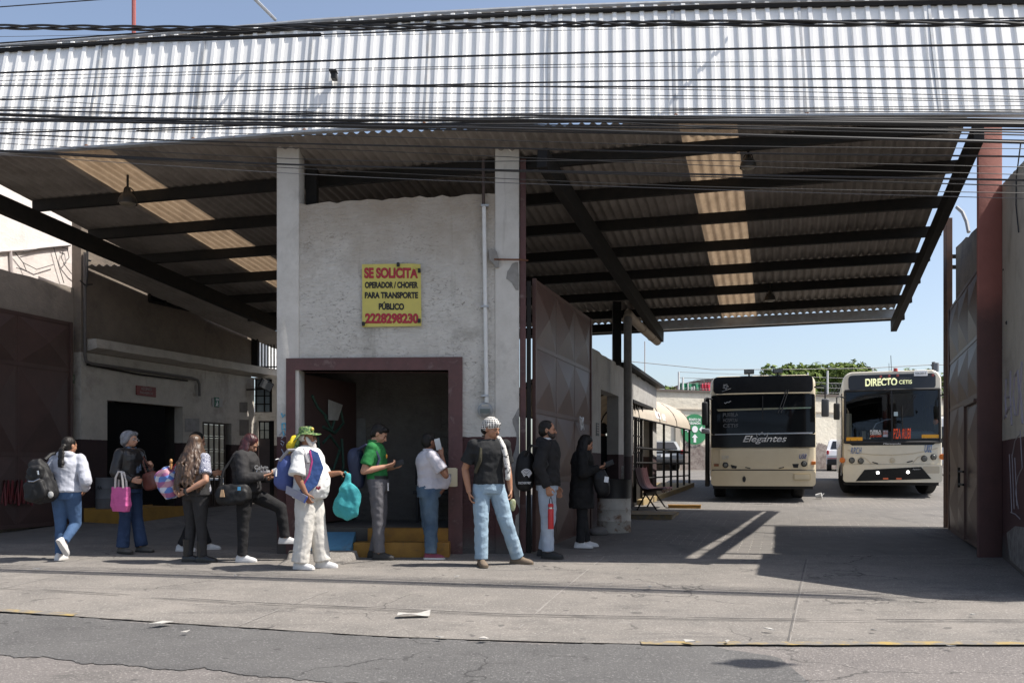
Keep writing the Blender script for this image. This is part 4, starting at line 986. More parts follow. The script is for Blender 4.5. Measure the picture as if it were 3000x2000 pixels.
mb.loft([[rlp(21+(27.9-21)*i/n_, gz(21+(27.9-21)*i/n_)-.05)+GWn*.1, rlp(21+(27.9-21)*i/n_, gz(21+(27.9-21)*i/n_)+.13)+GWn*.1, rlp(21+(27.9-21)*i/n_, gz(21+(27.9-21)*i/n_)+.13)-GWn*1.2, rlp(21+(27.9-21)*i/n_, gz(21+(27.9-21)*i/n_)-.05)-GWn*1.2] for i in range(n_+1)])
tag(mb.build('platform', surf('platform_yellow', (.34, .24, .09), (.24, .20, .15), 4, rough=.85), None, smooth=0), 'low yellow edged platform under the awning railing', 'platform')
def seat_shell(o):
    mb = MB(); prof = [(.40, .36), (.42, .40), (.30, .395), (.15, .38), (.06, .40), (0, .48), (-.04, .62), (-.07, .80)]
    rings = []
    for x, z in prof: rings.append([Vector((x, -.2, z+.02)), Vector((x, -.1, z-.004)), Vector((x, .1, z-.004)), Vector((x, .2, z+.02)), Vector((x-.012, .2, z-.01+.02)), Vector((x-.012, .1, z-.03)), Vector((x-.012, -.1, z-.03)), Vector((x-.012, -.2, z-.01+.02))])
    mb.loft(rings); return mb
SB = thing('seat_row', 'row of maroon moulded waiting seats on a steel frame beside the grey pipe', 'seats', (2.78, 19.5, gz(19.5)+.02), math.atan2(-.31, 1))
M['maroon_plastic'] = surf('maroon_plastic', (.03, .009, .011), (.024, .008, .010), 4, rough=.6, spec=.2)
for k in range(3):
    s = seat_shell(0).build('seat', M['maroon_plastic'], SB, local=True, smooth=50); s.location = (0, -.1+k*.53, 0); s.scale = (1.2, 1.3, 1.12)
mb = MB(); mb.beam((.12, -.35, .34), (.12, 1.2, .34), .05, .05)
for y in (-.25, 1.1): mb.tube([(.12, y, .34), (.36, y, 0)], .018, 6); mb.tube([(.12, y, .34), (-.06, y, 0)], .018, 6)
mb.build('frame', M['black_steel'], SB, local=True)
mb = MB(); x0_, x1_ = 2.30, 3.12
mb.prism([(2.28, 17.45, gz(17.4)-.05), (3.06, 17.35, gz(17.4)-.05), (3.42, 18.6, gz(17.4)-.05), (2.5, 18.9, gz(17.4)-.05)], (0, 0, .15))
tag(mb.build('yellow_kerb', surf('worn_ochre', (.26, .18, .075), (.15, .135, .11), 4, .4, .6, rough=.9), None, bevel=.02), 'broken ochre kerb block in front of the maroon seats', 'kerb')
mb = MB(); mb.prism([(3.45, 20.1, gz(20.1)-.02), (4.15, 20.0, gz(20.1)-.02), (4.2, 20.25, gz(20.1)-.02), (3.5, 20.4, gz(20.1)-.02)], (0, 0, .1))
tag(mb.build('yellow_kerb', M['yellow_step'], None, bevel=.015), 'short yellow kerb piece lying beyond the maroon seats', 'kerb')
M['white_drum'] = surf('rusty_white_drum', (.56, .52, .45), (.44, .40, .34), 5, rough=.6, stain=(.20, .10, .05), sscale=6, slo=.52, shi=.64)
barrel('steel_barrel', 'white rust streaked steel barrel with black collar beside the woman in black', (1799-U0)/F*15.5, 15.5, gz(15.5), .285, .60, M['white_drum'], surf('black_bag', (.012, .012, .012), rough=.45))
mb = MB(); q = W(1753, 1557, 14.9); 
def rock(c, r, seed):
    mb = MB(); mb.ell(c, r, nu=18, nv=12); mb.v = [c+(p-c)*(1+.22*noise.noise((p-c)*6+Vector((seed, 0, 0)))) for p in mb.v]; return mb
tag(rock(Vector((q.x, 14.9, gz(14.9)+.06)), (.15, .13, .085), 3).build('stone', M['concrete'], None), 'rounded grey stone on the ground beside the white barrel', 'stone')

# ------------------------------------------------------------------ beyond the yard
YF = 48.0; KF = .35
FD = Vector((1, KF, 0)).normalized(); FN = Vector((KF, -1, 0)).normalized()
def fw(u, v, off=0.0):     # point on the far wall's plane
    a = (u-U0)/F; Y = (YF-KF*16)/(1-KF*a); return Vector((a*Y, Y, CZ+(VH-v)/F*Y)) + FN*off
def fx(x, z, off=0.0): return Vector((x, YF+KF*(x-16), z)) + FN*off
FW = thing('boundary_wall', 'weathered cream boundary wall at the far end of the yard', 'wall', (16, YF, gz(YF)))
def mat_far():
    m, n, l, p = new_mat('far_wall')
    pos = n.new('ShaderNodeNewGeometry').outputs['Position']
    c = mixc(n, l, thresh(n, l, noise_n(n, l, pos, .9, 8, .7), .42, .7), (.74, .68, .56), (.64, .57, .45))
    c = mixc(n, l, thresh(n, l, noise_n(n, l, mapping(n, l, pos, (2, 1, .3)), 1.1, 8, .7), .6, .8), c, (.42, .36, .28))
    sep = n.new('ShaderNodeSeparateXYZ'); l.new(pos, sep.inputs[0])
    zz = math_n(n, l, 'SUBTRACT', sep.outputs[2], math_n(n, l, 'MULTIPLY', noise_n(n, l, pos, .55, 8, .7), 3.4))
    c = mixc(n, l, thresh(n, l, zz, .75, .62), c, mixc(n, l, thresh(n, l, noise_n(n, l, pos, 5, 7, .7), .4, .65), (.30, .26, .23), (.16, .12, .105)))
    z3 = math_n(n, l, 'ADD', sep.outputs[2], math_n(n, l, 'MULTIPLY', noise_n(n, l, pos, 1.4, 7, .7), .8))
    c = mixc(n, l, math_n(n, l, 'MULTIPLY', thresh(n, l, z3, 5.25, 5.6), .7), c, (.30, .27, .23))
    l.new(c, p.inputs['Base Color']); p.inputs['Roughness'].default_value = .95; bump(n, l, p, noise_n(n, l, pos, 5, 7, .7), .7, .05); return m
mb = MB(); zf = CZ+3.70
mb.prism([fx(5, 1), fx(30, 1), fx(30, zf), fx(5, zf)], FN*-.3); mb.build('wall', mat_far(), FW, smooth=0)
mb = MB(); mb.prism([fx(5, zf+.001, .08), fx(30, zf+.001, .08), fx(30, zf+.1, .08), fx(5, zf+.1, .08)], FN*-.46); mb.build('coping', surf('dark_coping', (.15, .125, .105), (.11, .09, .08), 4, rough=.9), FW, smooth=0)
mb = MB(); mb.prism([fx(5, CZ+2.80, .06), fx(30, CZ+2.80, .06), fx(30, CZ+2.86, .06), fx(5, CZ+2.86, .06)], FN*-.059); mb.build('ledge', surf('ledge', (.38, .33, .27), rough=.9), FW, smooth=0)
xb = fw(1983, 1300).x; mb = MB(); mb.prism([fx(xb-.12, 1, .1), fx(xb+.12, 1, .1), fx(xb+.12, CZ+2.79, .1), fx(xb-.12, CZ+2.79, .1)], FN*-.099); mb.build('buttress', surf('buttress', (.46, .41, .33), rough=.9), FW, smooth=0)
C0 = fw(2034, 1257, .03); sgs = C0.y/48
sg = thing('meeting_point_sign', 'round green meeting point sign with white arrows painted on the cream wall', 'sign', C0)
RFN = Matrix((FD, Vector((0, 0, 1)), FN)).transposed()
mb = MB(); mb.lathe([(0, 0), (.76, 0), (.76, .02), (0, .02)], C0, 48, RFN); mb.build('disc', surf('green_paint', (.035, .24, .10), (.03, .21, .085), 2, rough=.7), sg)
mb = MB(); mb.lathe([(0, 0), (.165, 0), (.165, .012), (0, .012)], C0+FN*.022, 32, RFN)
def arrow(dx, dz):
    d = Vector((dx, dz, 0)); s = Vector((-dz, dx, 0))
    pts = [d*.24, d*.42+s*.17, d*.42+s*.07, d*.66+s*.07, d*.66-s*.07, d*.42-s*.07, d*.42-s*.17]
    mb.prism([C0+FN*.022+RFN @ q for q in pts], FN*.012)
for q in ((1, 0), (-1, 0), (0, -1)): arrow(*q)
mb.build('arrows', M['white_ink'], sg, smooth=0)
text('PUNTO DE', 'lettering', M['white_ink'], sg, C0+FN*.03+Vector((0, 0, .47)), upright(FD), .14, .66, bold=.03)
text('REUNIÓN', 'lettering', M['white_ink'], sg, C0+FN*.03+Vector((0, 0, .31)), upright(FD), .15, .62, bold=.03)
# electric fence posts and razor wire on the wall
for i, (u, v) in enumerate(((1993, 1088), (2005, 1104), (2020, 1120), (2031, 1132), (2038, 1130), (2430, 1085), (2372, 1090), (2563, 1078), (2745, 1090))):
    mb = MB(); a = fw(u, v, -.15); mb.tube([(a.x, a.y, zf+.08), a], .05 if i < 2 or i == 5 else .035, 6)
    e = mb.build('fence_post', M['white_paint'], None); tag(e, 'white electric fence post on the cream far wall', 'post', 'electric fence posts along the far wall')
random.seed(2)
for (u0, u1, la) in ((2425, 2490, 'coiled razor wire on the far wall between the two buses'), (2040, 2092, 'coiled razor wire on the far wall in front of the green and red banner')):
    mb = MB(); a = fw(u0, 1140).x; b = fw(u1, 1140).x; pts = []
    for i in range(160): t = i/159; pts.append(fx(a+(b-a)*t+.22*math.sin(i*.26+.8), zf+.40+.30*math.sin(i*.26), -.15+.28*math.cos(i*.26)))
    mb.tube(pts, .008, 4); tag(mb.build('razor_wire', M['cable_grey'], None), la, 'wire')
for k_, z in enumerate((1.0, .72, .45, .2)):
    mb = MB(); mb.tube([fx(fw(1993, 1100).x, zf+z, -.15), fx(30, zf+z+.02, -.15)], .012, 4)
    tag(mb.build('fence_wire', M['cable_grey'], None), 'thin electric fence wire strung above the cream far wall', 'wire', 'electric fence wires')
fg = thing('flag_banner', 'green and red cloth banner hanging behind the far wall fence', 'banner', fw(2050, 1138, -.6))
def cloth_sheet(nm, u0, u1, mat):
    mb = MB()
    def P(s, t):
        q = fw(u0+(u1-u0)*s, 1160-(1160-1120+3*s)*t, -.6); q.y += .06*math.sin(s*19+t*3); return q
    mb.grid(P, 40, 10); mb.build(nm, mat, fg, recalc=False, thick=.01)
cloth_sheet('green_cloth', 2010, 2069, surf('green_cloth', (.02, .20, .10), (.015, .16, .08), 2, rough=.8)); cloth_sheet('red_cloth', 2072, 2100, surf('red_cloth', (.75, .04, .09), (.62, .035, .08), 2, rough=.8))
hall = thing('vaulted_hall', 'brown barrel roofed hall behind the far wall', 'building', (22, 80, 1.3))
mb = MB(); n_ = 30; cx = W(2165, 0, 82).x; ra = cx-W(1925, 0, 82).x; zc_ = CZ+(VH-1175)/F*82; za_ = CZ+(VH-1104)/F*82-zc_
arc = [Vector((cx-ra*math.cos(PI*i/n_), 82, zc_+za_*math.sin(PI*i/n_))) for i in range(n_+1)]
mb.prism(arc, (0, 20, 0)); mb.build('roof', surf('brown_roof', (.16, .12, .10), (.11, .085, .075), 3, rough=.8, stretch=(1, .2, 3)), hall, smooth=30)
mb = MB(); mb.box((cx-ra*.985, 82.1, 1.0), (cx+ra*.985, 101, zc_)); mb.build('walls', surf('hall_wall', (.3, .27, .24), rough=.9), hall, smooth=0)
# trees
def leaf_mat(name, c, c2):
    m, n, l, p = new_mat(name)
    co = node(n, 'ShaderNodeTexCoord').outputs['Object']
    oi = n.new('ShaderNodeNewGeometry')
    col = mixc(n, l, thresh(n, l, oi.outputs['Random Per Island'], 0, 1), c, c2)
    l.new(col, p.inputs['Base Color']); p.inputs['Roughness'].default_value = .85; p.inputs['Specular IOR Level'].default_value = .15
    return m
M['leaf'] = leaf_mat('tree_leaf', (.10, .145, .035), (.17, .215, .06))
M['bark'] = surf('bark', (.10, .075, .055), (.06, .045, .035), 8, rough=.95, b=.6)
def tree(label, x, y, zg, h, r, seed, n_leaf=2600, ls=.21):
    rnd = random.Random(seed)
    t = thing('tree', label, 'tree', (x, y, zg), 0, 'trees beyond the far wall')
    mb = MB(); top = Vector((.2, .1, h*.62)); mb.tube([(0, 0, -.3), (.05, 0, h*.2), (.1, .05, h*.42), top], [.34, .26, .2, .1], 10)
    limbs = []
    for k in range(8):
        a = rnd.uniform(0, 2*PI); st = Vector((.08, .03, h*rnd.uniform(.25, .5))); en = Vector((r*.7*math.cos(a), r*.7*math.sin(a), h*rnd.uniform(.5, .85)))
        mb.tube([st, st.lerp(en, .5)+Vector((0, 0, .3)), en], [.12, .08, .03], 6); limbs.append(en)
    mb.build('trunk', M['bark'], t, local=True)
    clumps = [(Vector((rnd.uniform(-1, 1)*r*.75, rnd.uniform(-1, 1)*r*.75, h*rnd.uniform(.52, .93))), rnd.uniform(.2, .32)*r) for _ in range(30)] + [(e, .3*r) for e in limbs] + [(Vector((rnd.uniform(-.4,.4)*r, rnd.uniform(-.4,.4)*r, h*.9)), .25*r) for _ in range(4)]
    mb = MB()
    for i in range(n_leaf):
        c, cr = rnd.choice(clumps)
        d = Vector((rnd.gauss(0, 1), rnd.gauss(0, 1), rnd.gauss(0, 1))).normalized(); q = c + d*cr*(rnd.random()**.35)
        if q.z < h*.3: continue
        s = ls*rnd.uniform(.6, 1.3); nx = (d+Vector((rnd.gauss(0,.5), rnd.gauss(0,.5), rnd.gauss(0,.5)+.3))).normalized()
        ax = nx.cross(Vector((rnd.random(), rnd.random(), rnd.random()))).normalized(); ay = nx.cross(ax)
        mb.add([q+ax*s, q+ay*s*.5, q-ax*s, q-ay*s*.5], [(0, 1, 2, 3)])
    mb.build('crown', M['leaf'], t, local=True, smooth=0, recalc=False)
    return t
def tree_at(label, u, vtop, Y, r, seed, n=2600):
    q = W(u, vtop, Y); tree(label, q.x, Y, gz(Y), q.z-gz(Y), r, seed, n)
tree_at('broad dark green tree beyond the far wall right above the black fronted bus', 2340, 1066, 66, 2.7, 1, 8000)
tree_at('tallest bushy tree beyond the far wall between the two buses', 2420, 1062, 68, 3.0, 2, 8000)
tree_at('lower green tree beyond the far wall just left of the cream bus roof', 2496, 1068, 65, 2.6, 3, 7000)
tree_at('small tree top showing over the roof of the cream bus', 2670, 1080, 75, 2.4, 4)
tree_at('small tree at the right behind the utility pole', 2762, 1092, 72, 2.2, 5)
tree_at('small yellowish shrub top behind the guard wall coping', 1918, 1128, 60, 1.3, 6, 1200)
mb = MB(); mb.tube([W(1889, 1180, 62), W(1889, 1000, 62)], .035, 6)
tag(mb.build('antenna_mast', surf('pale_mast', (.5, .42, .38), rough=.7), None), 'thin pale antenna mast rising behind the guard wall', 'mast')
upo = thing('utility_pole', 'concrete utility pole with transformer behind the cream bus', 'pole', (W(2735, 0, 60).x, 60, gz(60)))
mb = MB(); q = W(2735, 1060, 60); mb.tube([(q.x, 60, gz(60)), q], [.16, .11], 10); mb.build('pole', M['concrete'], upo)
mb = MB(); mb.lathe([(0, 0), (.16, 0), (.16, .55), (0, .6)], W(2743, 1088, 59.6), 14); mb.beam(W(2728, 1070, 60), W(2748, 1070, 60), .08, .1); mb.build('transformer', surf('dark_galvanised', (.20, .21, .22), rough=.7), upo)
mb = MB(); mb.tube([W(1780, 1052, 58), W(2085, 1082, 59), W(2300, 1082, 59.5), W(2550, 1078, 60), W(2735, 1068, 60), W(2900, 1072, 60)], .025, 5)
tag(mb.build('power_line', M['cable_grey'], None), 'thin power line crossing the sky behind the buses', 'cable')
# ------------------------------------------------------------------ overhead cables along the street
def cw(u, v, dy=0.0):
    a = (u-U0)/F; Y = (10.05+dy)/(1+.2*a); return Vector((a*Y, Y, CZ+(VH-v)/F*Y))
def curve_pts(ctrl, n=36, dy=0):
    us = [c[0] for c in ctrl]; out = []
    P = [cw(u, v, dy) for u, v in ctrl]
    for i in range(len(P)-1):
        p0 = P[max(i-1, 0)]; p1 = P[i]; p2 = P[i+1]; p3 = P[min(i+2, len(P)-1)]
        k = max(4, n//(len(P)-1))
        for j in range(k):
            t = j/k
            out.append(.5*((2*p1)+(p2-p0)*t+(2*p0-5*p1+4*p2-p3)*t*t+(3*p1-p0-3*p2+p3)*t**3))
    return out + [P[-1]]
def cable(ctrl, r, label, dy=0, mat='cable', group='overhead cables along the street'):
    # run on past both edges of the picture
    (u0, v0), (u1, v1) = ctrl[0], ctrl[1]; (u2, v2), (u3, v3) = ctrl[-2], ctrl[-1]
    c = [(u0-500, v0-(v1-v0)/(u1-u0)*500)] + list(ctrl) + [(u3+500, v3+(v3-v2)/(u3-u2)*500)]
    mb = MB(); mb.tube(curve_pts(c, 40, dy), r, 6)
    return tag(mb.build('overhead_cable', M[mat], None), label, 'cable', group)
tw = curve_pts([(-500, 84), (0, 80), (500, 84), (980, 82), (1500, 74), (2000, 69), (3000, 69), (3500, 71)], 200)
mb = MB()
for s in range(3):
    pts = []
    for i, p in enumerate(tw):
        ph = 2*PI*s/3 + i*.33 + .9*math.sin(i*.05); pts.append(p+Vector((0, .022*math.cos(ph), .024*math.sin(ph))))
    mb.tube(pts, .013, 6)
tag(mb.build('overhead_cable', M['cable'], None), 'thick twisted black cable bundle, highest across the white parapet', 'cable', 'overhead cables along the street')
cable([(0, 127), (560, 88), (1000, 65), (2000, 18), (2700, 2)], .009, 'black cable rising to the right along the top edge of the white parapet')
c_ = cable([(0, 137), (362, 122), (940, 102), (1500, 80), (2000, 72), (3000, 54)], .008, 'black cable with a long thick splice sleeve at the upper left')
mb = MB(); mb.tube(curve_pts([(362, 122), (640, 114), (940, 102)], 20), .02, 8); mb.build('splice_sleeve', M['cable'], c_)
cable([(0, 214), (1000, 177), (2000, 147), (3000, 130)], .011, 'black cable rising across the middle of the white parapet')
cable([(0, 293), (1000, 257), (2000, 235), (3000, 231)], .009, 'second black cable rising across the lower white parapet')
cable([(0, 252), (1000, 254), (2000, 255), (3000, 261)], .008, 'level black cable crossing the rising one at mid parapet')
for k, (ct, r) in enumerate([
    ([(0, 202+22), (1000, 202), (2000, 184), (3000, 175)], .004), ([(0, 212+25), (1000, 208), (2000, 195), (3000, 200)], .004),
    ([(0, 285), (1000, 273), (2000, 281), (3000, 292)], .004), ([(0, 322), (1000, 305), (2000, 290), (3000, 298)], .004),
    ([(0, 315), (1000, 317), (2000, 318), (3000, 322)], .006), ([(0, 338), (1000, 326), (2000, 324), (3000, 330)], .004),
    ([(0, 360), (1000, 340), (2000, 331), (3000, 326)], .005), ([(0, 247), (1000, 247), (2000, 263), (3000, 283)], .004),
    ([(80, 293), (600, 320), (1300, 335), (2200, 318), (3000, 310)], .004), ([(0, 108), (393, 103), (900, 108), (2000, 82), (3000, 80)], .003),
    ([(0, 378), (1000, 398), (2000, 426), (3000, 436)], .004), ([(0, 405), (1000, 439), (2000, 482), (3000, 512)], .004),
    ([(0, 454), (1000, 516), (2000, 553), (3000, 582)], .004), ([(0, 445), (1000, 500), (2000, 545), (3000, 566)], .004),
    ([(0, 420), (1000, 470), (2000, 470), (3000, 490)], .004), ([(0, 340), (1000, 372), (2000, 352), (3000, 346)], .004),
    ([(0, 21), (285, 0), (600, -24)], .007)]):
    cable(ct, r, 'thin dark wire strung across the street front' if k != 16 else 'black cable crossing the blue sky at the top left corner', .25*math.sin(k*1.7), 'cable' if k % 3 else 'cable_grey', 'thin overhead wires' if k != 16 else 'overhead cables along the street')
cable([(0, 321), (357, 330), (1000, 334), (2000, 342), (3000, 352)], .010, 'upper cable of the thick pair over the parapet bottom edge', .1)
cable([(0, 335), (357, 347), (1000, 352), (2000, 355), (3000, 365)], .017, 'thickest smooth black cable just above the parapet bottom edge', -.1)
cable([(0, 347), (1000, 364), (2000, 376), (3000, 380)], .010, 'black cable running down right just below the thickest cable', .2)
cable([(0, 352), (800, 366), (1530, 378), (2000, 391), (3000, 418)], .014, 'thick grey black cable sloping over the roof edge towards the salmon pillar', -.2)
cable([(0, 393), (459, 410), (1000, 424), (1460, 434), (2000, 447), (3000, 459)], .009, 'black cable crossing just below the parapet on the left', .1)
cable([(0, 443), (357, 462), (1000, 487), (2000, 510), (3000, 528)], .010, 'lowest thick black cable crossing both white pillar tops', -.1)
cable([(0, 440), (600, 470), (1000, 488), (2000, 516), (3000, 545)], .006, 'thin cable hugging the lowest thick black cable', -.05)
for k, (ct, r) in enumerate([([(900, 372), (1500, 358), (2200, 362), (3000, 372)], .009), ([(900, 360), (1500, 366), (2200, 371), (3000, 388)], .008), ([(700, 366), (1500, 385), (2200, 398), (3000, 412)], .008), ([(500, 375), (1500, 345), (2200, 350), (3000, 358)], .010), ([(0, 325), (1500, 349), (2200, 378), (3000, 396)], .007)]):
    cable(ct, r, 'dark eave cable in the dense bunch right under the parapet', .3*math.cos(k*2.1), 'cable', 'cables bunched along the eave')
# rods tied to the parapet top, and the mast behind it
def fpt(u, v, back=0.0):
    a = (u-U0)/F; Y = (11.85)/(1+.085*a)+back; return Vector((a*Y, Y, CZ+(VH-v)/F*Y))
a = fpt(806, 58); b = W(735, -14, 10.6)
tag(MB().tube([a, b, b+(b-a)*1.2], .022, 8).build('guy_rod', M['galv'], None), 'grey steel guy rod tied to the parapet top at the left', 'rod')
a = fpt(2197, 8); b = a+Vector((-.20, -1.1, 1.3))
tag(MB().tube([a, b], .022, 8).build('guy_rod', M['galv'], None), 'grey steel guy rod tied to the parapet top at the right', 'rod')
tag(MB().tube([W(392, 160, 15), W(392, -300, 15)], .035, 8).build('red_mast', surf('red_mast', (.36, .10, .09), rough=.6), None), 'thin red mast standing behind the parapet against the blue sky', 'mast')
mb = MB(); q = fpt(980, 222, -.15); mb.box((q.x-.04, q.y-.05, q.z-.05), (q.x+.03, q.y+.06, q.z+.03)); mb.box((q.x-.06, q.y-.08, q.z+.031), (q.x+.04, q.y+.04, q.z+.05))
tag(mb.build('junction_box', M['black'], None, bevel=.006, smooth=0), 'small black junction box fixed on the white parapet', 'box')

# ------------------------------------------------------------------ lamps under the roof
def bell_lamp(label, u, v, Y, s):
    q = W(u, v, Y); t = thing('hanging_lamp', label, 'lamp', q)
    mb = MB(); mb.lathe([(.06, .42), (.075, .36), (.085, .30), (.15, .24), (.215, .14), (.235, .04), (.24, 0), (.225, .0), (.2, .13), (.07, .28)], (0, 0, 0), 28); mb.v = [p*s for p in mb.v]
    mb.build('shade', surf('dark_bell_shade', (.055, .045, .035), (.035, .03, .025), 6, rough=.5, metal=.2), t, local=True)
    mb = MB(); mb.ell((0, 0, .02), (.21, .21, .07)); mb.v = [p*s for p in mb.v]; mb.build('lens', surf('dusty_lens', (.20, .17, .13), (.14, .12, .09), 6, rough=.3), t, local=True)
    mb = MB()
    for k in range(3):
        a = 2*PI*k/3+.3; mb.tube([(.16*math.cos(a), .16*math.sin(a), .24), (.13*math.cos(a), .13*math.sin(a), .36), (.05*math.cos(a), .05*math.sin(a), .43)], .014, 6)
    mb.v = [p*s for p in mb.v]; mb.build('cage', M['black_steel'], t, local=True)
    top = roofz(q.x, q.y)-q.z-.05
    mb = MB(); mb.tube([(0, 0, .42*s), (0, 0, top)], .016, 6); mb.build('stem', M['black_steel'], t, local=True)
    return t
bell_lamp('dark bell shaped lamp hanging under the left roof skylight', 374, 598, 13.0, .56)
bell_lamp('dark lamp with pale round lens hanging near the front of the right roof', 2192, 492, 12.05, .46)
bell_lamp('small bell lamp hanging far back under the right roof', 2256, 880, 17.3, .45)

# ------------------------------------------------------------------ litter and small things on the ground
def gpt(u, v):
    lo, hi = 5.0, 45.0
    for _ in range(50):
        Y = (lo+hi)/2
        if VH+F*(CZ-gz(Y))/Y > v: lo = Y
        else: hi = Y
    return Vector(((u-U0)/F*Y, Y, gz(Y)+.012))
q = gpt(1212, 1812)
mb = MB()
def pap(s, t): return Vector((q.x-.14+.28*s, q.y-.06+.1*t+.05*s, q.z+.03+.012*math.sin(s*5+t*2)+.02*t*s))
mb.grid(pap, 10, 4); tag(mb.build('paper_litter', M['paper'], None, thick=.004), 'creased whitish wrapper lying on the sunlit pavement in the foreground', 'litter')
q = gpt(2397, 1462)
mb = MB(); mb.lathe([(0, 0), (.05, 0), (.07, .14), (.075, .145), (0, .15)], (0, 0, 0), 16, Matrix.Rotation(1.4, 3, 'Y') @ Matrix.Rotation(.4, 3, 'X')); mb.tube([(.13, 0, .0), (.22, .02, .07)], .006, 5)
mb.v = [p+q+Vector((-.06, 0, .07)) for p in mb.v]; tag(mb.build('paper_cup', M['white_paint'], None), 'white paper cup lying on the yard between the buses', 'cup')
random.seed(21)
for k, (u, v, s) in enumerate(((470, 1838, .09), (545, 1862, .04), (108, 1675, .05), (1905, 1728, .04), (1418, 1884, .05), (2022, 1893, .06), (2130, 1891, .035), (2850, 1812, .025), (1340, 1697, .03), (2253, 1857, .04), (2560, 1858, .025), (2786, 1905, .03), (1290, 1880, .03), (690, 1696, .03))):
    q = gpt(u, v); mb = MB(); rz = random.uniform(0, 3)
    d = Vector((math.cos(rz), math.sin(rz), 0)); e = Vector((-d.y, d.x, 0))
    pts = [q+d*s*random.uniform(.8, 1.3), q+d*s*.3+e*s*random.uniform(.4, .7), q-d*s*random.uniform(.8, 1.3), q-e*s*random.uniform(.3, .6)]
    mb.prism([p+Vector((0, 0, .02+random.uniform(0, .015))) for p in pts], (0, 0, .006))
    tag(mb.build('litter_scrap', M['paper'], None, smooth=0), 'small pale scrap of paper litter on the street ground', 'litter', 'scraps of litter')

for (u, v, la) in ((2215, 1945, 'black cable splice closure casting a round shadow on the asphalt'), (2925, 1758, 'black cable splice closure casting a shadow on the pavement near the right wall')):
    q = gpt(u, v) + SUN*(6.4/SUN.z); mb = MB(); mb.cap(q-Vector((.05, 0, 0)), q+Vector((.05, 0, 0)), .14, .13); mb.tube([q-Vector((.3, 0, 0)), q-Vector((.1, 0, 0))], [.02, .06], 8); mb.tube([q+Vector((.1, 0, 0)), q+Vector((.3, 0, 0))], [.06, .02], 8)
    tag(mb.build('splice_closure', M['cable'], None), la, 'cable box')
# ------------------------------------------------------------------ buses: local x to the right of the picture, y to the rear, z up, origin at the front axle line on the ground
def front_y(x, z, wd=1.24, hz=2.9):
    return .10*(abs(x)/wd)**3 + .16*max(0, (z-.9)/2)**1.6
def patch(name, pts_l, pts_r, mat, par, eps, n=14, thick=.006, rough=0):
    """front panel between a left and a right outline (lists of (x, z), bottom to top), lying eps in front of the front skin"""
    mb = MB(); m = len(pts_l)-1
    def P(s, t):
        k = min(int(t*m), m-1); f = t*m-k
        l = Vector(pts_l[k]).lerp(Vector(pts_l[k+1]), f); r = Vector(pts_r[k]).lerp(Vector(pts_r[k+1]), f)
        x = l.x+(r.x-l.x)*s; z = l.y+(r.y-l.y)*s; return Vector((x, front_y(x, z)-eps, z))
    mb.grid(P, n, max(8, m*4)); vs = list(mb.v); nu = n+1; nv = max(8, m*4)+1
    ed = [i for i in range(nu)] + [nu*j+nu-1 for j in range(1, nv)] + [nu*(nv-1)+i for i in range(nu-2, -1, -1)] + [nu*j for j in range(nv-2, 0, -1)]
    b = len(vs); mb.v += [vs[i]+Vector((0, eps+.004, 0)) for i in ed]
    for i in range(len(ed)): j = (i+1) % len(ed); mb.f.append((ed[i], b+i, b+j, ed[j])); mb.mi.append(0)
    return mb.build(name, mat, par, local=True, smooth=35)
def rrect(x0, x1, z0, z1, r, n=5):
    L = []; Rr = []
    for i in range(n+1):
        a = PI/2*i/n; L.append((x0+r-r*math.sin(a), z0+r-r*math.cos(a))); Rr.append((x1-r+r*math.sin(a), z0+r-r*math.cos(a)))
    for i in range(n+1):
        a = PI/2*i/n; L.append((x0+r-r*math.cos(a), z1-r+r*math.sin(a))); Rr.append((x1-r+r*math.cos(a), z1-r+r*math.sin(a)))
    return L, Rr
def bus_shell(par, mat, z0, z1, wd, length=10.2, rc=.22):
    """rounded box whose front follows front_y"""
    def outline(y_in, sc):
        pts = []; n = 6
        for cx, cz, a0 in ((wd-rc, z1-rc, 0), (-wd+rc, z1-rc, PI/2), (-wd+.06, z0+.06, PI), (wd-.06, z0+.06, 1.5*PI)):
            r = rc if cz > 1 else .06
            for i in range(n+1):
                a = a0+PI/2*i/n; pts.append((cx+r*math.cos(a), cz+r*math.sin(a)))
        return pts
    base = outline(0, 1); zc = (z0+z1)/2; rings = []
    for sc in (.02, .3, .6, .85, .94):
        rings.append([Vector((x*sc, front_y(x*sc, zc+(z-zc)*sc), zc+(z-zc)*sc)) for x, z in base])
    for k in range(1, 6):
        a = PI/2*k/5; sc = .94+.06*math.sin(a)
        rings.append([Vector((x*sc, front_y(x*sc, zc+(z-zc)*sc)+.12*(1-math.cos(a)), zc+(z-zc)*sc)) for x, z in base])
    rings.append([Vector((x, .6+front_y(x, z)*.5, z)) for x, z in base]); rings.append([Vector((x, 2, z)) for x, z in base])
    rings.append([Vector((x, length-.15, z)) for x, z in base]); rings.append([Vector((x*.95, length, zc+(z-zc)*.96)) for x, z in base])
    mb = MB(); mb.loft(rings); return mb.build('body', mat, par, local=True, smooth=40)
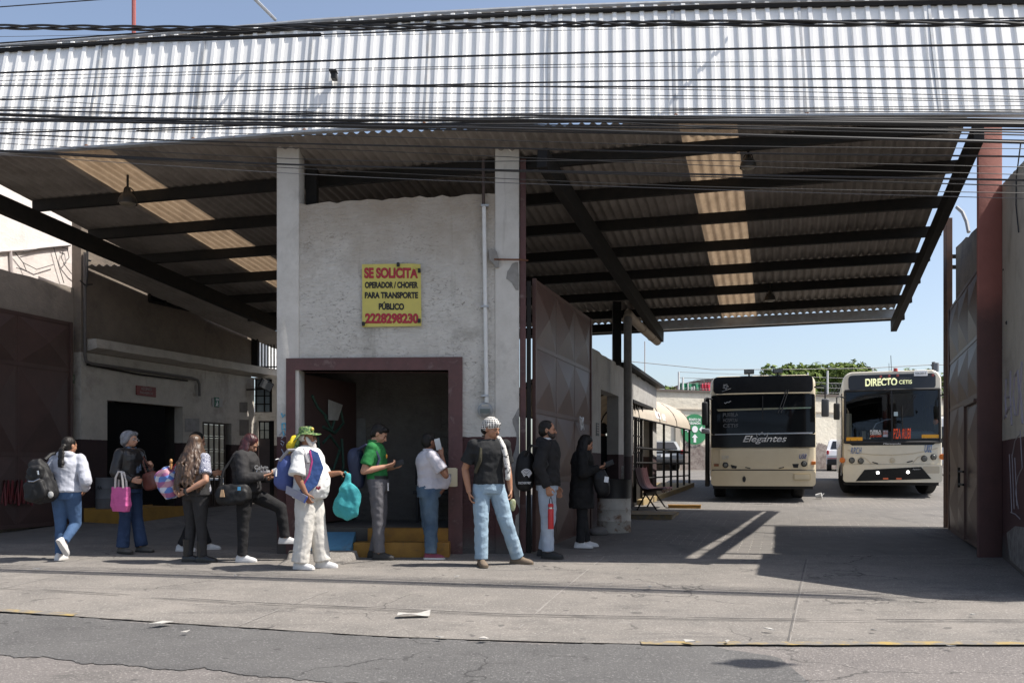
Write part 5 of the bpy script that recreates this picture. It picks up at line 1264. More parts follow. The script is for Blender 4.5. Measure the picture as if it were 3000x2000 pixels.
def wheel(par, x, y, r=.48, w_=.28, side=1):
    g = bpy.data.objects.new('wheel', None)
    RY = Matrix.Rotation(PI/2*side, 3, 'Y')
    mb = MB(); mb.lathe([(r*.55, -w_/2), (r*.9, -w_/2), (r, -w_/2+.04), (r, w_/2-.04), (r*.9, w_/2), (r*.55, w_/2)], (0, 0, 0), 28, RY)
    t = mb.build('wheel', M['tyre'], par, local=True); t.location = (x, y, r)
    mb = MB(); mb.lathe([(0, w_/2-.05), (r*.2, w_/2-.03), (r*.5, w_/2-.07), (r*.57, w_/2-.005), (r*.6, w_/2-.01), (r*.6, -w_/2+.01), (0, -w_/2+.02)], (0, 0, 0), 24, RY)
    mb.build('rim', M['rim'], t, local=True); return t
M['tyre'] = surf('tyre', (.018, .018, .018), (.028, .027, .026), 12, rough=.85)
M['rim'] = surf('steel_rim', (.42, .42, .42), (.25, .22, .2), 8, rough=.4, metal=.6)
M['cream'] = surf('cream_bus_paint', (.62, .525, .36), (.56, .465, .31), 2, rough=.38, stain=(.40, .33, .22), sscale=1.7, slo=.6, shi=.85, coat=.3)
M['cream2'] = surf('pale_cream_bus_paint', (.68, .62, .50), (.62, .56, .44), 2, rough=.36, stain=(.42, .36, .27), sscale=1.7, slo=.62, shi=.85, coat=.3)
M['cream_roof'] = surf('pale_roof_paint', (.66, .61, .52), (.55, .50, .42), 4, rough=.5)
M['bus_black'] = surf('gloss_black', (.012, .012, .013), (.018, .018, .018), 4, rough=.2, spec=.2)
def glass_mat():
    m, n, l, p = new_mat('bus_glass'); n.remove(p)
    t = n.new('ShaderNodeBsdfTransparent'); t.inputs[0].default_value = (.55, .6, .62, 1)
    g = n.new('ShaderNodeBsdfGlossy'); g.inputs['Roughness'].default_value = .03; g.inputs[0].default_value = (.9, .95, 1, 1)
    fr = n.new('ShaderNodeFresnel'); fr.inputs[0].default_value = 1.5; mx = n.new('ShaderNodeMixShader')
    l.new(fr.outputs[0], mx.inputs[0]); l.new(t.outputs[0], mx.inputs[1]); l.new(g.outputs[0], mx.inputs[2]); l.new(mx.outputs[0], n['Material Output'].inputs[0]); return m
M['glass'] = glass_mat()
M['tint_glass'] = surf('tinted_windscreen', (.008, .009, .010), rough=.06, spec=.22)
M['orange'] = surf('orange_lens', (.60, .16, .02), rough=.2)
M['orange_dim'] = surf('dull_orange_lens', (.22, .07, .02), rough=.3)
M['lens'] = surf('headlight_lens', (.10, .10, .095), rough=.1, spec=.7)
M['seat_blue'] = surf('dash_grey', (.24, .29, .32), (.19, .24, .27), 4, rough=.7)
RXf = Matrix.Rotation(PI/2, 3, 'X')
def disc(name, x, z, r, d, mat, par, eps=.01, n=20):
    mb = MB(); mb.lathe([(0, 0), (r, 0), (r, d*.6), (r*.8, d), (0, d)], (x, front_y(x, z)-eps, z), n, RXf); return mb.build(name, mat, par, local=True)
def fbox(name, x0, x1, z0, z1, d, mat, par, eps=0.0, bevel=.008):
    xm, zm = (x0+x1)/2, (z0+z1)/2
    mb = MB(); mb.box((x0, front_y(xm, zm)-eps-d, z0), (x1, front_y(xm, zm)-eps+.03, z1)); return mb.build(name, mat, par, local=True, bevel=bevel)
UPR = upright()
def ftext(s, x, z, h, w_, mat, par, eps, bold=.01, shear=0):
    return text(s, 'lettering', mat, par, (x, front_y(x, z)-eps, z), UPR, h, w_, bold, .003, shear, local=True)
def mirror(par, x, z, w_, h, mat, side, arm_from):
    mb = MB(); mb.box((x-w_/2, -.38, z-h/2), (x+w_/2, -.26, z+h/2)); m = mb.build('mirror', mat, par, local=True, bevel=.035, bseg=3)
    mb = MB(); mb.tube([(arm_from[0], .1, arm_from[1]), (arm_from[0]+side*.12, -.2, arm_from[1]+.02), (x, -.3, arm_from[1]-.02), (x, -.3, z+h/2-.02)], .02, 6); mb.build('arm', M['black'], m, local=True)
    return m
def side_windows(par, wd, z0, z1, length, mat):
    for side in (-1, 1):
        y = 1.9
        while y < length-1.3:
            mb = MB(); mb.box((side*wd-.012, y, z0), (side*wd+.012, y+1.25, z1)); mb.build('window', mat, par, local=True, bevel=.004)
            y += 1.33
# ---- bus with black front
# photo -> local
bx = (2233-U0)/F*22.0
busA = thing('city_bus', 'cream bus with an all black tinted front standing partly in roof shade', 'bus', (bx, 21.95, gz(23.9)), -math.atan(.24))
def lx(cx): return (2050+cx/3.485-2233)/121.2
def lz(cy): return (1462-(1050+cy/3.485))/121.2
bus_shell(busA, M['cream'], .52, 3.02, 1.24)
mb = MB(); mb.box((-1.18, .35, .25), (1.18, 9.9, .5)); mb.build('chassis', M['black'], busA, local=True, smooth=0)
L, Rr = rrect(-1.17, 1.17, lz(345), lz(172), .1); patch('destination_display', L, Rr, M['bus_black'], busA, .02)
L, Rr = rrect(-1.215, 1.215, lz(770), lz(362), .05); patch('windscreen', L, Rr, M['tint_glass'], busA, .022)
patch('black_mask', [(-1.215, lz(905)), (-1.215, lz(773))], [(1.215, lz(905)), (1.215, lz(773))], M['bus_black'], busA, .02)
mb = MB()
for zc, zz in ((lz(353), .016),):
    mb.tube([(x/10, front_y(x/10, zc)-.03, zc) for x in range(-11, 12)], zz, 6)
mb.build('trim_strip', surf('worn_trim', (.38, .32, .22), rough=.4), busA, local=True)
fbox('centre_post', -.012, .012, lz(770), lz(380), .012, M['black'], busA, .02, 0)
M['reflect'] = surf('painted_reflection', (.30, .24, .14), (.13, .20, .16), 1.2, rough=.2)
patch('reflection_strip', [(-1.05, lz(530)), (-1.09, lz(508))], [(1.12, lz(512)), (1.13, lz(498))], M['reflect'], busA, .032)  # reflection line across the windscreen, painted as a coloured strip
patch('lower_reflection_strip', [(-1.13, lz(774)), (-1.13, lz(766))], [(1.15, lz(768)), (1.15, lz(754))], surf('pale_painted_reflection', (.42, .42, .46), (.30, .38, .42), 2, rough=.2), busA, .034)  # second windscreen reflection, painted as a pale strip
M['silver_ink'] = surf('silver_letter', (.55, .55, .55), rough=.4)
ftext('Elegantes', lx(655), lz(828), .20, 1.02, M['silver_ink'], busA, .045, .012, .35)
mb = MB(); cz_ = lz(795); cxx = lx(630)
crown = [(-.11, -.02), (-.14, .09), (-.06, .04), (0, .11), (.06, .04), (.14, .09), (.11, -.02)]
mb.tube([(cxx+a, front_y(cxx+a, cz_+b)-.034, cz_+b) for a, b in crown], .008, 5); mb.build('crown_emblem', M['silver_ink'], busA, local=True)
M['dim_ink'] = surf('dim_letter', (.10, .105, .11), rough=.5)
for i, (s_, w_) in enumerate((('PUEBLA', .36), ('HOSPITAL', .36), ('CETIS', .36))):
    ftext(s_, lx(320), lz(568+i*56), .09, w_, M['dim_ink'], busA, .032, .02)
mb = MB()
for k in range(5): a = 2*PI*k/5; mb.tube([(lx(268)+.07*math.cos(a), front_y(lx(268), lz(275))-.03, lz(275)+.07*math.sin(a)), (lx(268)+.07*math.cos(a+2.3), front_y(lx(268), lz(275))-.03, lz(275)+.07*math.sin(a+2.3))], .008, 5)
mb.tube([(lx(232), front_y(lx(232), lz(325))-.03, lz(325)), (lx(320), front_y(lx(320), lz(295))-.03, lz(295))], .007, 5)
mb.build('emblem', surf('grey_emblem', (.22, .22, .22), rough=.5), busA, local=True)
mb = MB(); mb.tube([(lx(255), front_y(lx(255), lz(435))-.034, lz(440)), (lx(268), front_y(lx(268), lz(435))-.034, lz(450)), (lx(285), front_y(lx(285), lz(435))-.034, lz(436)), (lx(300), front_y(lx(300), lz(435))-.034, lz(440)), (lx(322), front_y(lx(322), lz(435))-.034, lz(424))], .007, 5)
mb.build('signature_sticker', M['silver_ink'], busA, local=True)
# reflection-bearing arc rail and steering wheel hint seen behind the glass are left to the glass itself
L, Rr = rrect(-1.01, 1.05, lz(1128), lz(918), .05); patch('front_hatch', L, Rr, M['cream'], busA, .022)
mb = MB(); mb.tube([(x/10, front_y(x/10, lz(1136))-.012, lz(1136)-.0004*abs(x)) for x in range(-12, 13)], .012, 6); mb.build('panel_gap', M['black'], busA, local=True)
L, Rr = rrect(-1.22, 1.22, lz(1298), lz(1140), .09); patch('bumper', L, Rr, M['cream'], busA, .06)
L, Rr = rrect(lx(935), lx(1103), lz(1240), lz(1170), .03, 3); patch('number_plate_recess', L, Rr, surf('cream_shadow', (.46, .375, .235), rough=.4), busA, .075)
L, Rr = rrect(lx(945), lx(1093), lz(1228), lz(1178), .02, 3); patch('plate_ground', L, Rr, M['cream'], busA, .082)
L, Rr = rrect(lx(437), lx(470), lz(1260), lz(1196), .06, 4); patch('tow_cover', L, Rr, M['black'], busA, .07)
for cx, cy in ((268, 1085), (1040, 1072)):
    disc('headlight', lx(cx), lz(cy), .072, .02, M['black'], busA, .025); disc('headlight_lens', lx(cx), lz(cy), .045, .03, M['lens'], busA, .03)
for cx, cy, s in ((352, 1100, 1), (957, 1093, -1)):
    mb = MB(); x, z = lx(cx), lz(cy)
    mb.prism([(x-.075, front_y(x, z)-.03, z+.045*s*(1 if s > 0 else -1)), (x+.075, front_y(x, z)-.03, z+.01+(.0 if s > 0 else .04)), (x+.055, front_y(x, z)-.03, z-.045), (x-.05, front_y(x, z)-.03, z-.04)], (0, .02, 0)); mb.build('fog_opening', M['black'], busA, local=True, smooth=0)
for cx, cy, s in ((490, 1113, 1), (820, 1113, -1)):
    mb = MB(); x, z = lx(cx), lz(cy); mb.tube([(x-.06, front_y(x, z)-.024, z+.014*s), (x+.06, front_y(x, z)-.024, z-.014*s)], .012, 5); mb.build('vent_slot', M['black'], busA, local=True)
fbox('indicator', lx(1112), lx(1154), lz(1080), lz(1048), .02, M['orange'], busA, .0)
fbox('indicator', lx(152), lx(200), lz(1098), lz(1072), .02, M['orange_dim'], busA, .0)
M['blue_ink'] = surf('blue_letter', (.03, .06, .22), rough=.5)
ftext('U58', lx(1028), lz(998), .115, .17, M['blue_ink'], busA, .042, .02, .3)
ftext('GSR', lx(268), lz(1000), .05, .17, surf('grey_letter', (.5, .48, .42), rough=.5), busA, .042, .02, .1)
ftext('057', lx(268), lz(1018), .05, .15, surf('grey_letter', (.5, .48, .42), rough=.5), busA, .042, .02, .1)
for cx in (505, 790):
    g = MB(); x = lx(cx); g.box((x-.12, .22, 3.06), (x+.12, .36, 3.17)); g.box((x-.02, .27, 2.98), (x+.02, .31, 3.06)); fl2 = g.build('roof_light', M['black'], busA, local=True, bevel=.012)
    g = MB(); g.box((x-.1, .205, 3.075), (x+.1, .218, 3.155)); g.build('lens', M['lens'], fl2, local=True, smooth=0)
mb = MB(); mb.tube([(-.02, .3, 3.0), (-.05, .3, 3.1), (0, .3, 3.15), (.05, .3, 3.1), (.02, .3, 3.0)], .008, 5); mb.build('aerial_loop', M['black'], busA, local=True)
mirror(busA, 1.40, 2.17, .17, .42, surf('grey_mirror', (.10, .10, .10), rough=.35), 1, (1.2, 2.69))
mirror(busA, -1.36, 2.07, .14, .56, M['black'], -1, (-1.2, 2.44))
mb = MB(); mb.box((-1.44, -.35, 1.59), (-1.24, -.25, 1.71)); mb.build('mirror', surf('grey_mirror', (.20, .20, .21), rough=.35), busA, local=True, bevel=.03)
mb = MB(); mb.box((-1.37, .3, .30), (-1.27, 1.3, 2.5)); mb.build('open_door', M['bus_black'], busA, local=True, bevel=.02)
mb = MB()
for a, b in (((.55, 2.64), (.35, 2.08)), ((.60, 2.64), (.42, 2.08))): mb.tube([(a[0], front_y(*a)-.05, a[1]), (b[0], front_y(*b)-.05, b[1])], .012, 5)
mb.build('wiper', M['black'], busA, local=True)
for x in (-1.03, .93):
    for y in (1.9, 7.4): wheel(busA, x, y, .47, .3, 1 if x > 0 else -1)
side_windows(busA, 1.24, 1.35, 2.35, 10.2, M['bus_black'])
# ---- cream bus
cxB = (2612-U0)/F*23.6
busB = thing('city_bus', 'cream bus with clear windscreen and lit headlights showing DIRECTO', 'bus', (cxB, 23.5, gz(25.25)), -math.atan(.34))
def lx(cx): return (2400+cx/3.485-2612)/113.0/.955
busB.scale = (.965, 1, 1); busB.location.x -= .03
def lz(cy): return (1450-(1050+cy/3.485))/113.0
def shell_open(par, mat):
    # body in pieces so that the windscreen really is glass with a cab behind it
    wd, z0, z1 = 1.24, .52, 3.24
    base = []
    rc = .26
    for cx, cz, a0, r in ((wd-rc, z1-rc, 0, rc), (-wd+rc, z1-rc, PI/2, rc), (-wd+.06, z0+.06, PI, .06), (wd-.06, z0+.06, 1.5*PI, .06)):
        for i in range(7): a = a0+PI/2*i/6; base.append((cx+r*math.cos(a), cz+r*math.sin(a)))
    mb = MB(); rings = []
    for y0, sc, k in ((0, .965, 1), (.03, .985, 1), (.1, 1, 1), (.6, 1, .6), (2, 1, 0), (10.1, 1, 0), (10.25, .95, 0)):
        zc = 1.6; rings.append([Vector((x*sc, y0+front_y(x, z)*k, zc+(z-zc)*sc)) for x, z in base])
    mb.loft(rings, cap=False); n = len(base); mb.f.append(tuple(6*n+k for k in range(n))); mb.mi.append(0)
    b = mb.build('body', mat, par, local=True, smooth=40)
    zs0, zs1 = lz(855), lz(318)
    patch('nose', [(-1.20, .60), (-1.205, zs0)], [(1.20, .60), (1.205, zs0)], mat, par, -.004)
    patch('brow', [(-1.205, zs1), (-1.2, 3.0), (-1.13, 3.14), (-1.0, 3.21)], [(1.205, zs1), (1.2, 3.0), (1.13, 3.14), (1.0, 3.21)], mat, par, -.004)
    return zs0, zs1
zs0, zs1 = shell_open(busB, M['cream2'])
mb = MB(); mb.box((-1.18, .35, .25), (1.18, 9.9, .5)); mb.build('chassis', M['black'], busB, local=True, smooth=0)
L, Rr = rrect(-1.20, 1.20, zs0-.02, zs1+.02, .06); patch('windscreen', L, Rr, M['glass'], busB, .012)
def frame_rect(name, x0, x1, z0, z1, w_, mat, par, eps):
    mb = MB(); n = 20
    for a, b in (((x0, z0), (x1, z0)), ((x0, z1), (x1, z1)), ((x0, z0), (x0, z1)), ((x1, z0), (x1, z1))):
        mb.tube([(a[0]+(b[0]-a[0])*i/n, front_y(a[0]+(b[0]-a[0])*i/n, a[1]+(b[1]-a[1])*i/n)-eps, a[1]+(b[1]-a[1])*i/n) for i in range(n+1)], w_, 6)
    return mb.build(name, mat, par, local=True)
frame_rect('windscreen_seal', -1.18, 1.18, zs0+.0, zs1-.0, .035, M['black'], busB, .015)
mb = MB(); mb.beam((0.0, front_y(0, zs0)-.02, zs0), (0.0, front_y(0, zs1)-.02, zs1), .035, .03, up=(0, 1, 0)); mb.build('centre_post', M['black'], busB, local=True, smooth=0)
# cab interior
mb = MB(); mb.box((-1.2, .5, .6), (1.2, .52, .9)); mb.box((-1.19, 4.2, .5), (1.19, 4.25, 2.9)); mb.box((-1.2, .3, .5), (1.2, 4.2, .62))
mb.build('cab_shell', surf('dark_cab', (.02, .02, .022), rough=.8), busB, local=True, smooth=0)
mb = MB(); mb.box((-.25, .30, .62), (1.12, .75, 1.66)); mb.build('dashboard', M['seat_blue'], busB, local=True, bevel=.12, bseg=4)
mb = MB(); mb.box((-1.14, .4, .9), (-1.0, .5, 2.15)); mb.box((-.72, .7, .62), (-.62, .76, 1.7)); mb.build('cab_partition', surf('cream_partition', (.45, .42, .34), rough=.6), busB, local=True, smooth=0)
mb = MB(); mb.tube([(-.55, .6, 1.25), (-.5, .6, 1.6), (-.35, .6, 1.88), (-.1, .6, 1.98), (.05, .6, 1.98)], .022, 8); mb.tube([(-.56, 1.0, 1.0), (-.56, 1.0, 1.65)], .018, 6); mb.build('grab_rail', M['chrome'], busB, local=True)
mb = MB(); mb.tube([(.62+.24*math.cos(2*PI*i/24), .75+.10*math.sin(2*PI*i/24), 1.68+.2*math.sin(2*PI*i/24)) for i in range(25)], .018, 6); mb.build('steering_wheel', M['black'], busB, local=True)
mb = MB(); mb.box((.38, 1.3, .7), (.9, 1.45, 1.75)); mb.build('driver_seat', surf('navy_seat', (.03, .04, .08), rough=.8), busB, local=True, bevel=.08, bseg=3)
for r_ in range(3):
    for x in (-.85, -.4, .45, .9):
        mb = MB(); mb.box((x-.2, 2.0+r_*.75, .62), (x+.2, 2.1+r_*.75, 1.45)); mb.build('passenger_seat', surf('navy_seat', (.03, .04, .08), rough=.8), busB, local=True, bevel=.05)
mb = MB(); mb.ell((lx(1150), .25, lz(648)), (.07, .05, .075), nu=12, nv=8); mb.v = [p*(1) for p in mb.v]; mb.build('orange_ornament', surf('orange_plush', (.75, .22, .06), (.6, .3, .12), 12, rough=.8), busB, local=True)
def inside(name, cx0, cx1, cy0, cy1, mat, d=.03):
    x0, x1, z0, z1 = lx(cx0), lx(cx1), lz(cy1), lz(cy0); mb = MB()
    mb.prism([(x0, front_y(x0, z0)+d, z0), (x1, front_y(x1, z0)+d, z0), (x1, front_y(x1, z1)+d, z1), (x0, front_y(x0, z1)+d, z1)], (0, .008, 0)); return mb.build(name, mat, busB, local=True, smooth=0)
def on_glass(name, cx0, cx1, cy0, cy1, mat, e=.02):
    return patch(name, [(lx(cx0), lz(cy1)), (lx(cx0), lz(cy0))], [(lx(cx1), lz(cy1)), (lx(cx1), lz(cy0))], mat, busB, e, 6)
M['orange_band'] = surf('orange_band', (.72, .34, .02), rough=.6)
on_glass('orange_band', 300, 462, 800, 836, M['orange_band']); on_glass('orange_band', 1013, 1172, 780, 815, M['orange_band'])
M['red_card'] = surf('fluorescent_red', (.85, .10, .03), rough=.6)
ftext('PZA RUBI', lx(832), lz(770), .27, .42, M['red_card'], busB, .026, .02)
on_glass('route_card', 527, 705, 727, 806, surf('black_card', (.02, .02, .02), rough=.7), .016)
ftext('PUEBLA', lx(585), lz(741), .06, .27, M['white_ink'], busB, .030, .02); ftext('CENTRO', lx(587), lz(767), .06, .27, M['white_ink'], busB, .030, .02)
ftext('6 PTE Y 13 NTE', lx(587), lz(792), .05, .28, M['red_card'], busB, .030, .02)
on_glass('card_picture', 655, 700, 735, 800, surf('card_picture', (.30, .36, .45), (.25, .12, .10), 9, .45, .55, rough=.7), .026)
on_glass('permit_sticker', 758, 795, 546, 588, surf('permit', (.35, .5, .55), (.5, .55, .55), 9, rough=.5), .022)
# brow display
L, Rr = rrect(-1.09, 1.09, lz(310), lz(158), .09); patch('destination_display', L, Rr, surf('display_black', (.025, .024, .024), rough=.15), busB, .02)
M['led'] = emit('display_letters', (.78, .80, .45), .38)
ftext('DIRECTO', lx(640), lz(238), .20, .80, M['led'], busB, .028, .035); ftext('CETIS', lx(868), lz(242), .10, .32, M['led'], busB, .028, .02)
ftext('DIRECTO', lx(868), lz(212), .06, .30, M['dim_ink'], busB, .028, .02)
for cx, cy in ((637, 180), (717, 176), (796, 173), (1123, 180)): disc('marker_lamp', lx(cx), lz(cy), .034, .012, surf('dull_red_lens', (.35, .07, .06), rough=.3), busB, .024, 12)
L, Rr = rrect(lx(948), lx(1074), lz(185), lz(130), .015, 3); npl = patch('number_plate', L, Rr, M['white_ink'], busB, .045, 6)
ftext('654-201-S', lx(1010), lz(158), .06, .27, surf('plate_ink', (.12, .14, .15), rough=.6), busB, .053, .02)
mb = MB(); mb.lathe([(0, 0), (.055, 0), (.05, .08), (0, .085)], (lx(780), .3, 3.22), 16); mb.build('beacon', surf('red_beacon', (.55, .06, .03), rough=.3), busB, local=True)
mb = MB(); mb.tube([(lx(745), .4, 3.2), (lx(738), .4, 3.65)], .008, 5); mb.tube([(lx(722), .4, 3.2), (lx(720), .4, 3.45)], .006, 5); mb.build('aerial', M['black'], busB, local=True)
# nose
patch('black_sill', [(-1.22, lz(862)), (-1.22, lz(820))], [(1.22, lz(862)), (1.22, lz(820))], M['bus_black'], busB, .02)
patch('centre_sill', [(-1.0, lz(886)), (-1.12, lz(850))], [(1.0, lz(886)), (1.12, lz(850))], M['bus_black'], busB, .026)
ftext('Marcopolo', lx(738), lz(872), .06, .44, M['silver_ink'], busB, .05, .02, .2)
L, Rr = rrect(lx(318), lx(1165), lz(1078), lz(885), .05); patch('front_hatch', L, Rr, M['cream2'], busB, .022)
mb = MB()
mb.tube([(lx(c), front_y(lx(c), lz(d))-.024, lz(d)) for c, d in ((320, 930), (420, 965), (560, 980), (740, 985), (920, 972), (1060, 945), (1160, 915))], .012, 6)
mb.tube([(lx(c), front_y(lx(c), lz(d))-.024, lz(d)) for c, d in ((440, 1000), (500, 1025), (545, 1078))], .010, 6); mb.tube([(lx(c), front_y(lx(c), lz(d))-.024, lz(d)) for c, d in ((1040, 985), (975, 1010), (930, 1065))], .010, 6)
mb.build('pressed_crease', surf('cream_crease', (.50, .43, .31), rough=.4), busB, local=True)
L, Rr = rrect(-1.23, 1.23, lz(1262), lz(1082), .08); patch('bumper', L, Rr, M['cream2'], busB, .07)
patch('black_grille', [(lx(395), lz(1252)), (lx(480), lz(1135))], [(lx(1100), lz(1225)), (lx(1005), lz(1105))], M['bus_black'], busB, .082)
L, Rr = rrect(lx(1020), lx(1175), lz(1170), lz(1098), .03, 3); patch('step_recess', L, Rr, surf('cream_recess', (.46, .40, .30), rough=.4), busB, .074)
for cx, cy in ((360, 1038), (445, 1045), (1035, 1022), (1120, 1006)):
    disc('headlight_ring', lx(cx), lz(cy), .078, .02, M['black'], busB, .028); disc('headlight', lx(cx), lz(cy), .058, .03, M['lens'], busB, .034)
for cx, cy in ((270, 1036), (1203, 1004)): disc('indicator', lx(cx), lz(cy), .075, .03, M['orange'], busB, .02)
disc('badge', lx(742), lz(1038), .07, .012, surf('cream_badge', (.48, .42, .31), rough=.4), busB, .026)
for cx, cy, s in ((580, 1065, 1), (903, 1052, -1)):
    mb = MB(); x, z = lx(cx), lz(cy); mb.tube([(x-.07, front_y(x, z)-.028, z+.018*s), (x+.07, front_y(x, z)-.028, z-.018*s)], .014, 5); mb.build('vent_slot', M['black'], busB, local=True)
M['lit'] = emit('lit_headlamp', (1, .97, .9), 3)
for cx, cy in ((604, 1165), (884, 1158)): 
    x, z = lx(cx), lz(cy); mb = MB(); mb.lathe([(0, 0), (.04, 0), (.04, .012), (0, .014)], (x, front_y(x, z)-.09, z), 16, RXf); mb.build('lit_fog_lamp', M['lit'], busB, local=True)
for cx, cy in ((677, 1224), (800, 1224)):
    x, z = lx(cx), lz(cy); mb = MB(); mb.box((x-.065, front_y(x, z)-.10, z-.02), (x+.065, front_y(x, z)-.07, z+.02)); mb.build('reflector', surf('red_orange_reflector', (.7, .15, .06), rough=.3), busB, local=True, smooth=0)
M['script_blue'] = surf('script_blue', (.06, .15, .36), rough=.5)
ftext('R.P.C.H', lx(402), lz(938), .17, .28, M['script_blue'], busB, .042, .012, .35); ftext('U02', lx(1072), lz(922), .19, .18, M['script_blue'], busB, .042, .012, .3)
ftext('Apson', lx(960), lz(1130), .04, .2, M['silver_ink'], busB, .09, .0, .3)
mirror(busB, -1.40, 2.17, .16, .43, M['black'], -1, (-1.2, 2.55)); mirror(busB, 1.33, 2.23, .13, .38, surf('grey_mirror', (.16, .165, .17), rough=.35), 1, (1.2, 2.55))
mb = MB()
for a, b in (((.56, 2.60), (.26, 2.02)), ((.62, 2.60), (.28, 2.02))): mb.tube([(a[0], front_y(*a)-.05, a[1]), (b[0], front_y(*b)-.05, b[1])], .013, 5)
mb.tube([(.25, front_y(.25, 1.95)-.05, 2.30), (.26, front_y(.25, 1.95)-.05, 1.68)], .012, 5); mb.build('wiper', M['black'], busB, local=True)
mb = MB(); mb.box((-1.262, .55, .5), (-1.245, 1.45, 2.7)); mb.build('door', M['bus_black'], busB, local=True, smooth=0)
for x in (-1.03, 1.0):
    for y in (1.75, 7.4): 
        wh = wheel(busB, x, y, .48, .3, 1 if x > 0 else -1)
        if y < 2: wh.rotation_euler = (0, 0, .35)
side_windows(busB, 1.24, 1.35, 2.45, 10.2, M['dark_glass'])

# ---- cars at the far end
M['tail_red'] = surf('tail_red', (.5, .02, .03), rough=.2)
def car(name, label, x, y, rz, paint, h=1.6, L=4.5, wd=.9, rear=True):
    t = thing(name, label, 'car', (x, y, gz(y)), rz)
    prof = [(-.0, .35), (-.05, .75), (.05, .98), (.35, 1.04), (.75, h*.96), (1.1, h), (2.6, h), (3.2, 1.05), (4.3, .92), (L, .7), (L+.02, .35)]
    mb = MB(); rings = []
    for s in (-1, -.93, -.7, .7, .93, 1):
        k = 1 if abs(s) < .95 else .97
        rings.append([Vector((s*wd*(1-.16*max(0, (z-1.0)/.6)), yy, .35+(z-.35)*k)) for yy, z in prof])
    mb.loft(rings); mb.build('body', paint, t, local=True, smooth=25, bevel=0)
    mb = MB(); mb.prism([(-wd*.78, .38-.015, 1.08), (wd*.78, .38-.015, 1.08), (wd*.68, .70, h*.93), (-wd*.68, .70, h*.93)], (0, -.02, .01)); mb.build('rear_window', M['dark_glass'], t, local=True, smooth=0)
    for s in (-1, 1):
        mb = MB(); mb.prism([(s*(wd*.97), .75, 1.06), (s*wd*.97, 3.0, 1.06), (s*wd*.88, 2.5, h*.93), (s*wd*.88, 1.0, h*.93)], (s*.012, 0, 0)); mb.build('side_window', M['dark_glass'], t, local=True, smooth=0)
        mb = MB(); mb.box((s*wd*.98-.14, -.075, .82), (s*wd*.98+.02*s-.02, .1, 1.0)); mb.v = [Vector((p.x if s > 0 else p.x+.14, p.y, p.z)) for p in mb.v]; mb.build('tail_light', M['tail_red'], t, local=True, bevel=.02)
        for yy in (.85, 3.6): wheel(t, s*(wd-.12), yy, .34, .22, s)
    mb = MB(); mb.box((-wd*.96, -.1, .3), (wd*.96, .25, .58)); mb.build('bumper', M['black'], t, local=True, bevel=.05)
    mb = MB(); mb.box((-.26, -.085, .68), (.26, -.04, .82)); mb.build('number_plate', M['white_ink'], t, local=True, smooth=0)
    return t
M['car_white'] = surf('car_white', (.70, .70, .70), (.62, .62, .63), 3, rough=.25, coat=.5)
M['car_grey'] = surf('car_grey', (.16, .175, .19), (.13, .145, .155), 3, rough=.3, coat=.5)
ca = car('parked_car', 'white car with red tail lights parked by the far wall between the buses', (2480-U0)/F*43, 43, -.34, M['car_white'], 1.55)
mb = MB(); mb.box((-.86, -.066, .60), (.86, -.05, .63)); mb.build('red_stripe', surf('stripe_red', (.5, .02, .03), rough=.4), ca, local=True, smooth=0)
car('parked_car', 'grey car parked behind the platform railing under the awning', (1950-U0)/F*44, 44, .12, M['car_grey'], 1.5)
vn = thing('delivery_van', 'white van partly hidden between cream bus and right gate post', 'van', ((2790-U0)/F*36, 36, gz(36)))
mb = MB(); mb.box((-.95, 0, .42), (.95, 5, 2.35)); mb.build('body', M['car_white'], vn, local=True, bevel=.12, bseg=3)
mb = MB(); mb.box((-.96, -.02, 1.12), (.5, .05, 1.95)); mb.build('window', M['dark_glass'], vn, local=True, bevel=.03)
for s in (-1, 1):
    for yy in (.9, 4): wheel(vn, s*.82, yy, .36, .24, s)
# ------------------------------------------------------------------ people
def remesh(mb, name, mat, parent, voxel=.009, it=4, fold=None, fac=.5, smooth=180, keep=None):
    me = bpy.data.meshes.new('tmp'); me.from_pydata(mb.v, [], mb.f)
    bm = bmesh.new(); bm.from_mesh(me); bmesh.ops.recalc_face_normals(bm, faces=bm.faces); bm.to_mesh(me); bm.free()
    o = bpy.data.objects.new('tmp', me); COL.objects.link(o)
    r = o.modifiers.new('r', 'REMESH'); r.mode = 'VOXEL'; r.voxel_size = voxel
    if it: sm = o.modifiers.new('s', 'SMOOTH'); sm.iterations = it; sm.factor = fac
    dg = bpy.context.evaluated_depsgraph_get(); m2 = bpy.data.meshes.new_from_object(o.evaluated_get(dg))
    bpy.data.objects.remove(o); bpy.data.meshes.remove(me)
    m2.name = name; m2.materials.clear()
    for x in (mat if isinstance(mat, (list, tuple)) else [mat]): m2.materials.append(x)
    if fold:
        amp, fx, fz, seed = fold; ns = [v.normal.copy() for v in m2.vertices]
        for v, nn in zip(m2.vertices, ns):
            p = v.co; q = Vector((p.x*fx+seed, p.y*fx, p.z*fz)); k = noise.noise(q)
            k2 = noise.noise(Vector((p.x*fx*2.3, p.y*fx*2.3+seed, p.z*fz*1.7+p.x*9)))
            v.co = p + nn*amp*((1-2*abs(k))*.9 + .5*k2)
    m2.polygons.foreach_set('use_smooth', [True]*len(m2.polygons))
    o = bpy.data.objects.new(name, m2); COL.objects.link(o)
    if parent is not None: o.parent = parent
    return o
def ring(x, y, z, rx, ry, n=20, e=2.3):
    out = []
    for k in range(n):
        a = 2*PI*k/n; c, s = math.cos(a), math.sin(a)
        out.append(Vector((x+rx*math.copysign(abs(c)**(2/e), c), y+ry*math.copysign(abs(s)**(2/e), s), z)))
    return out
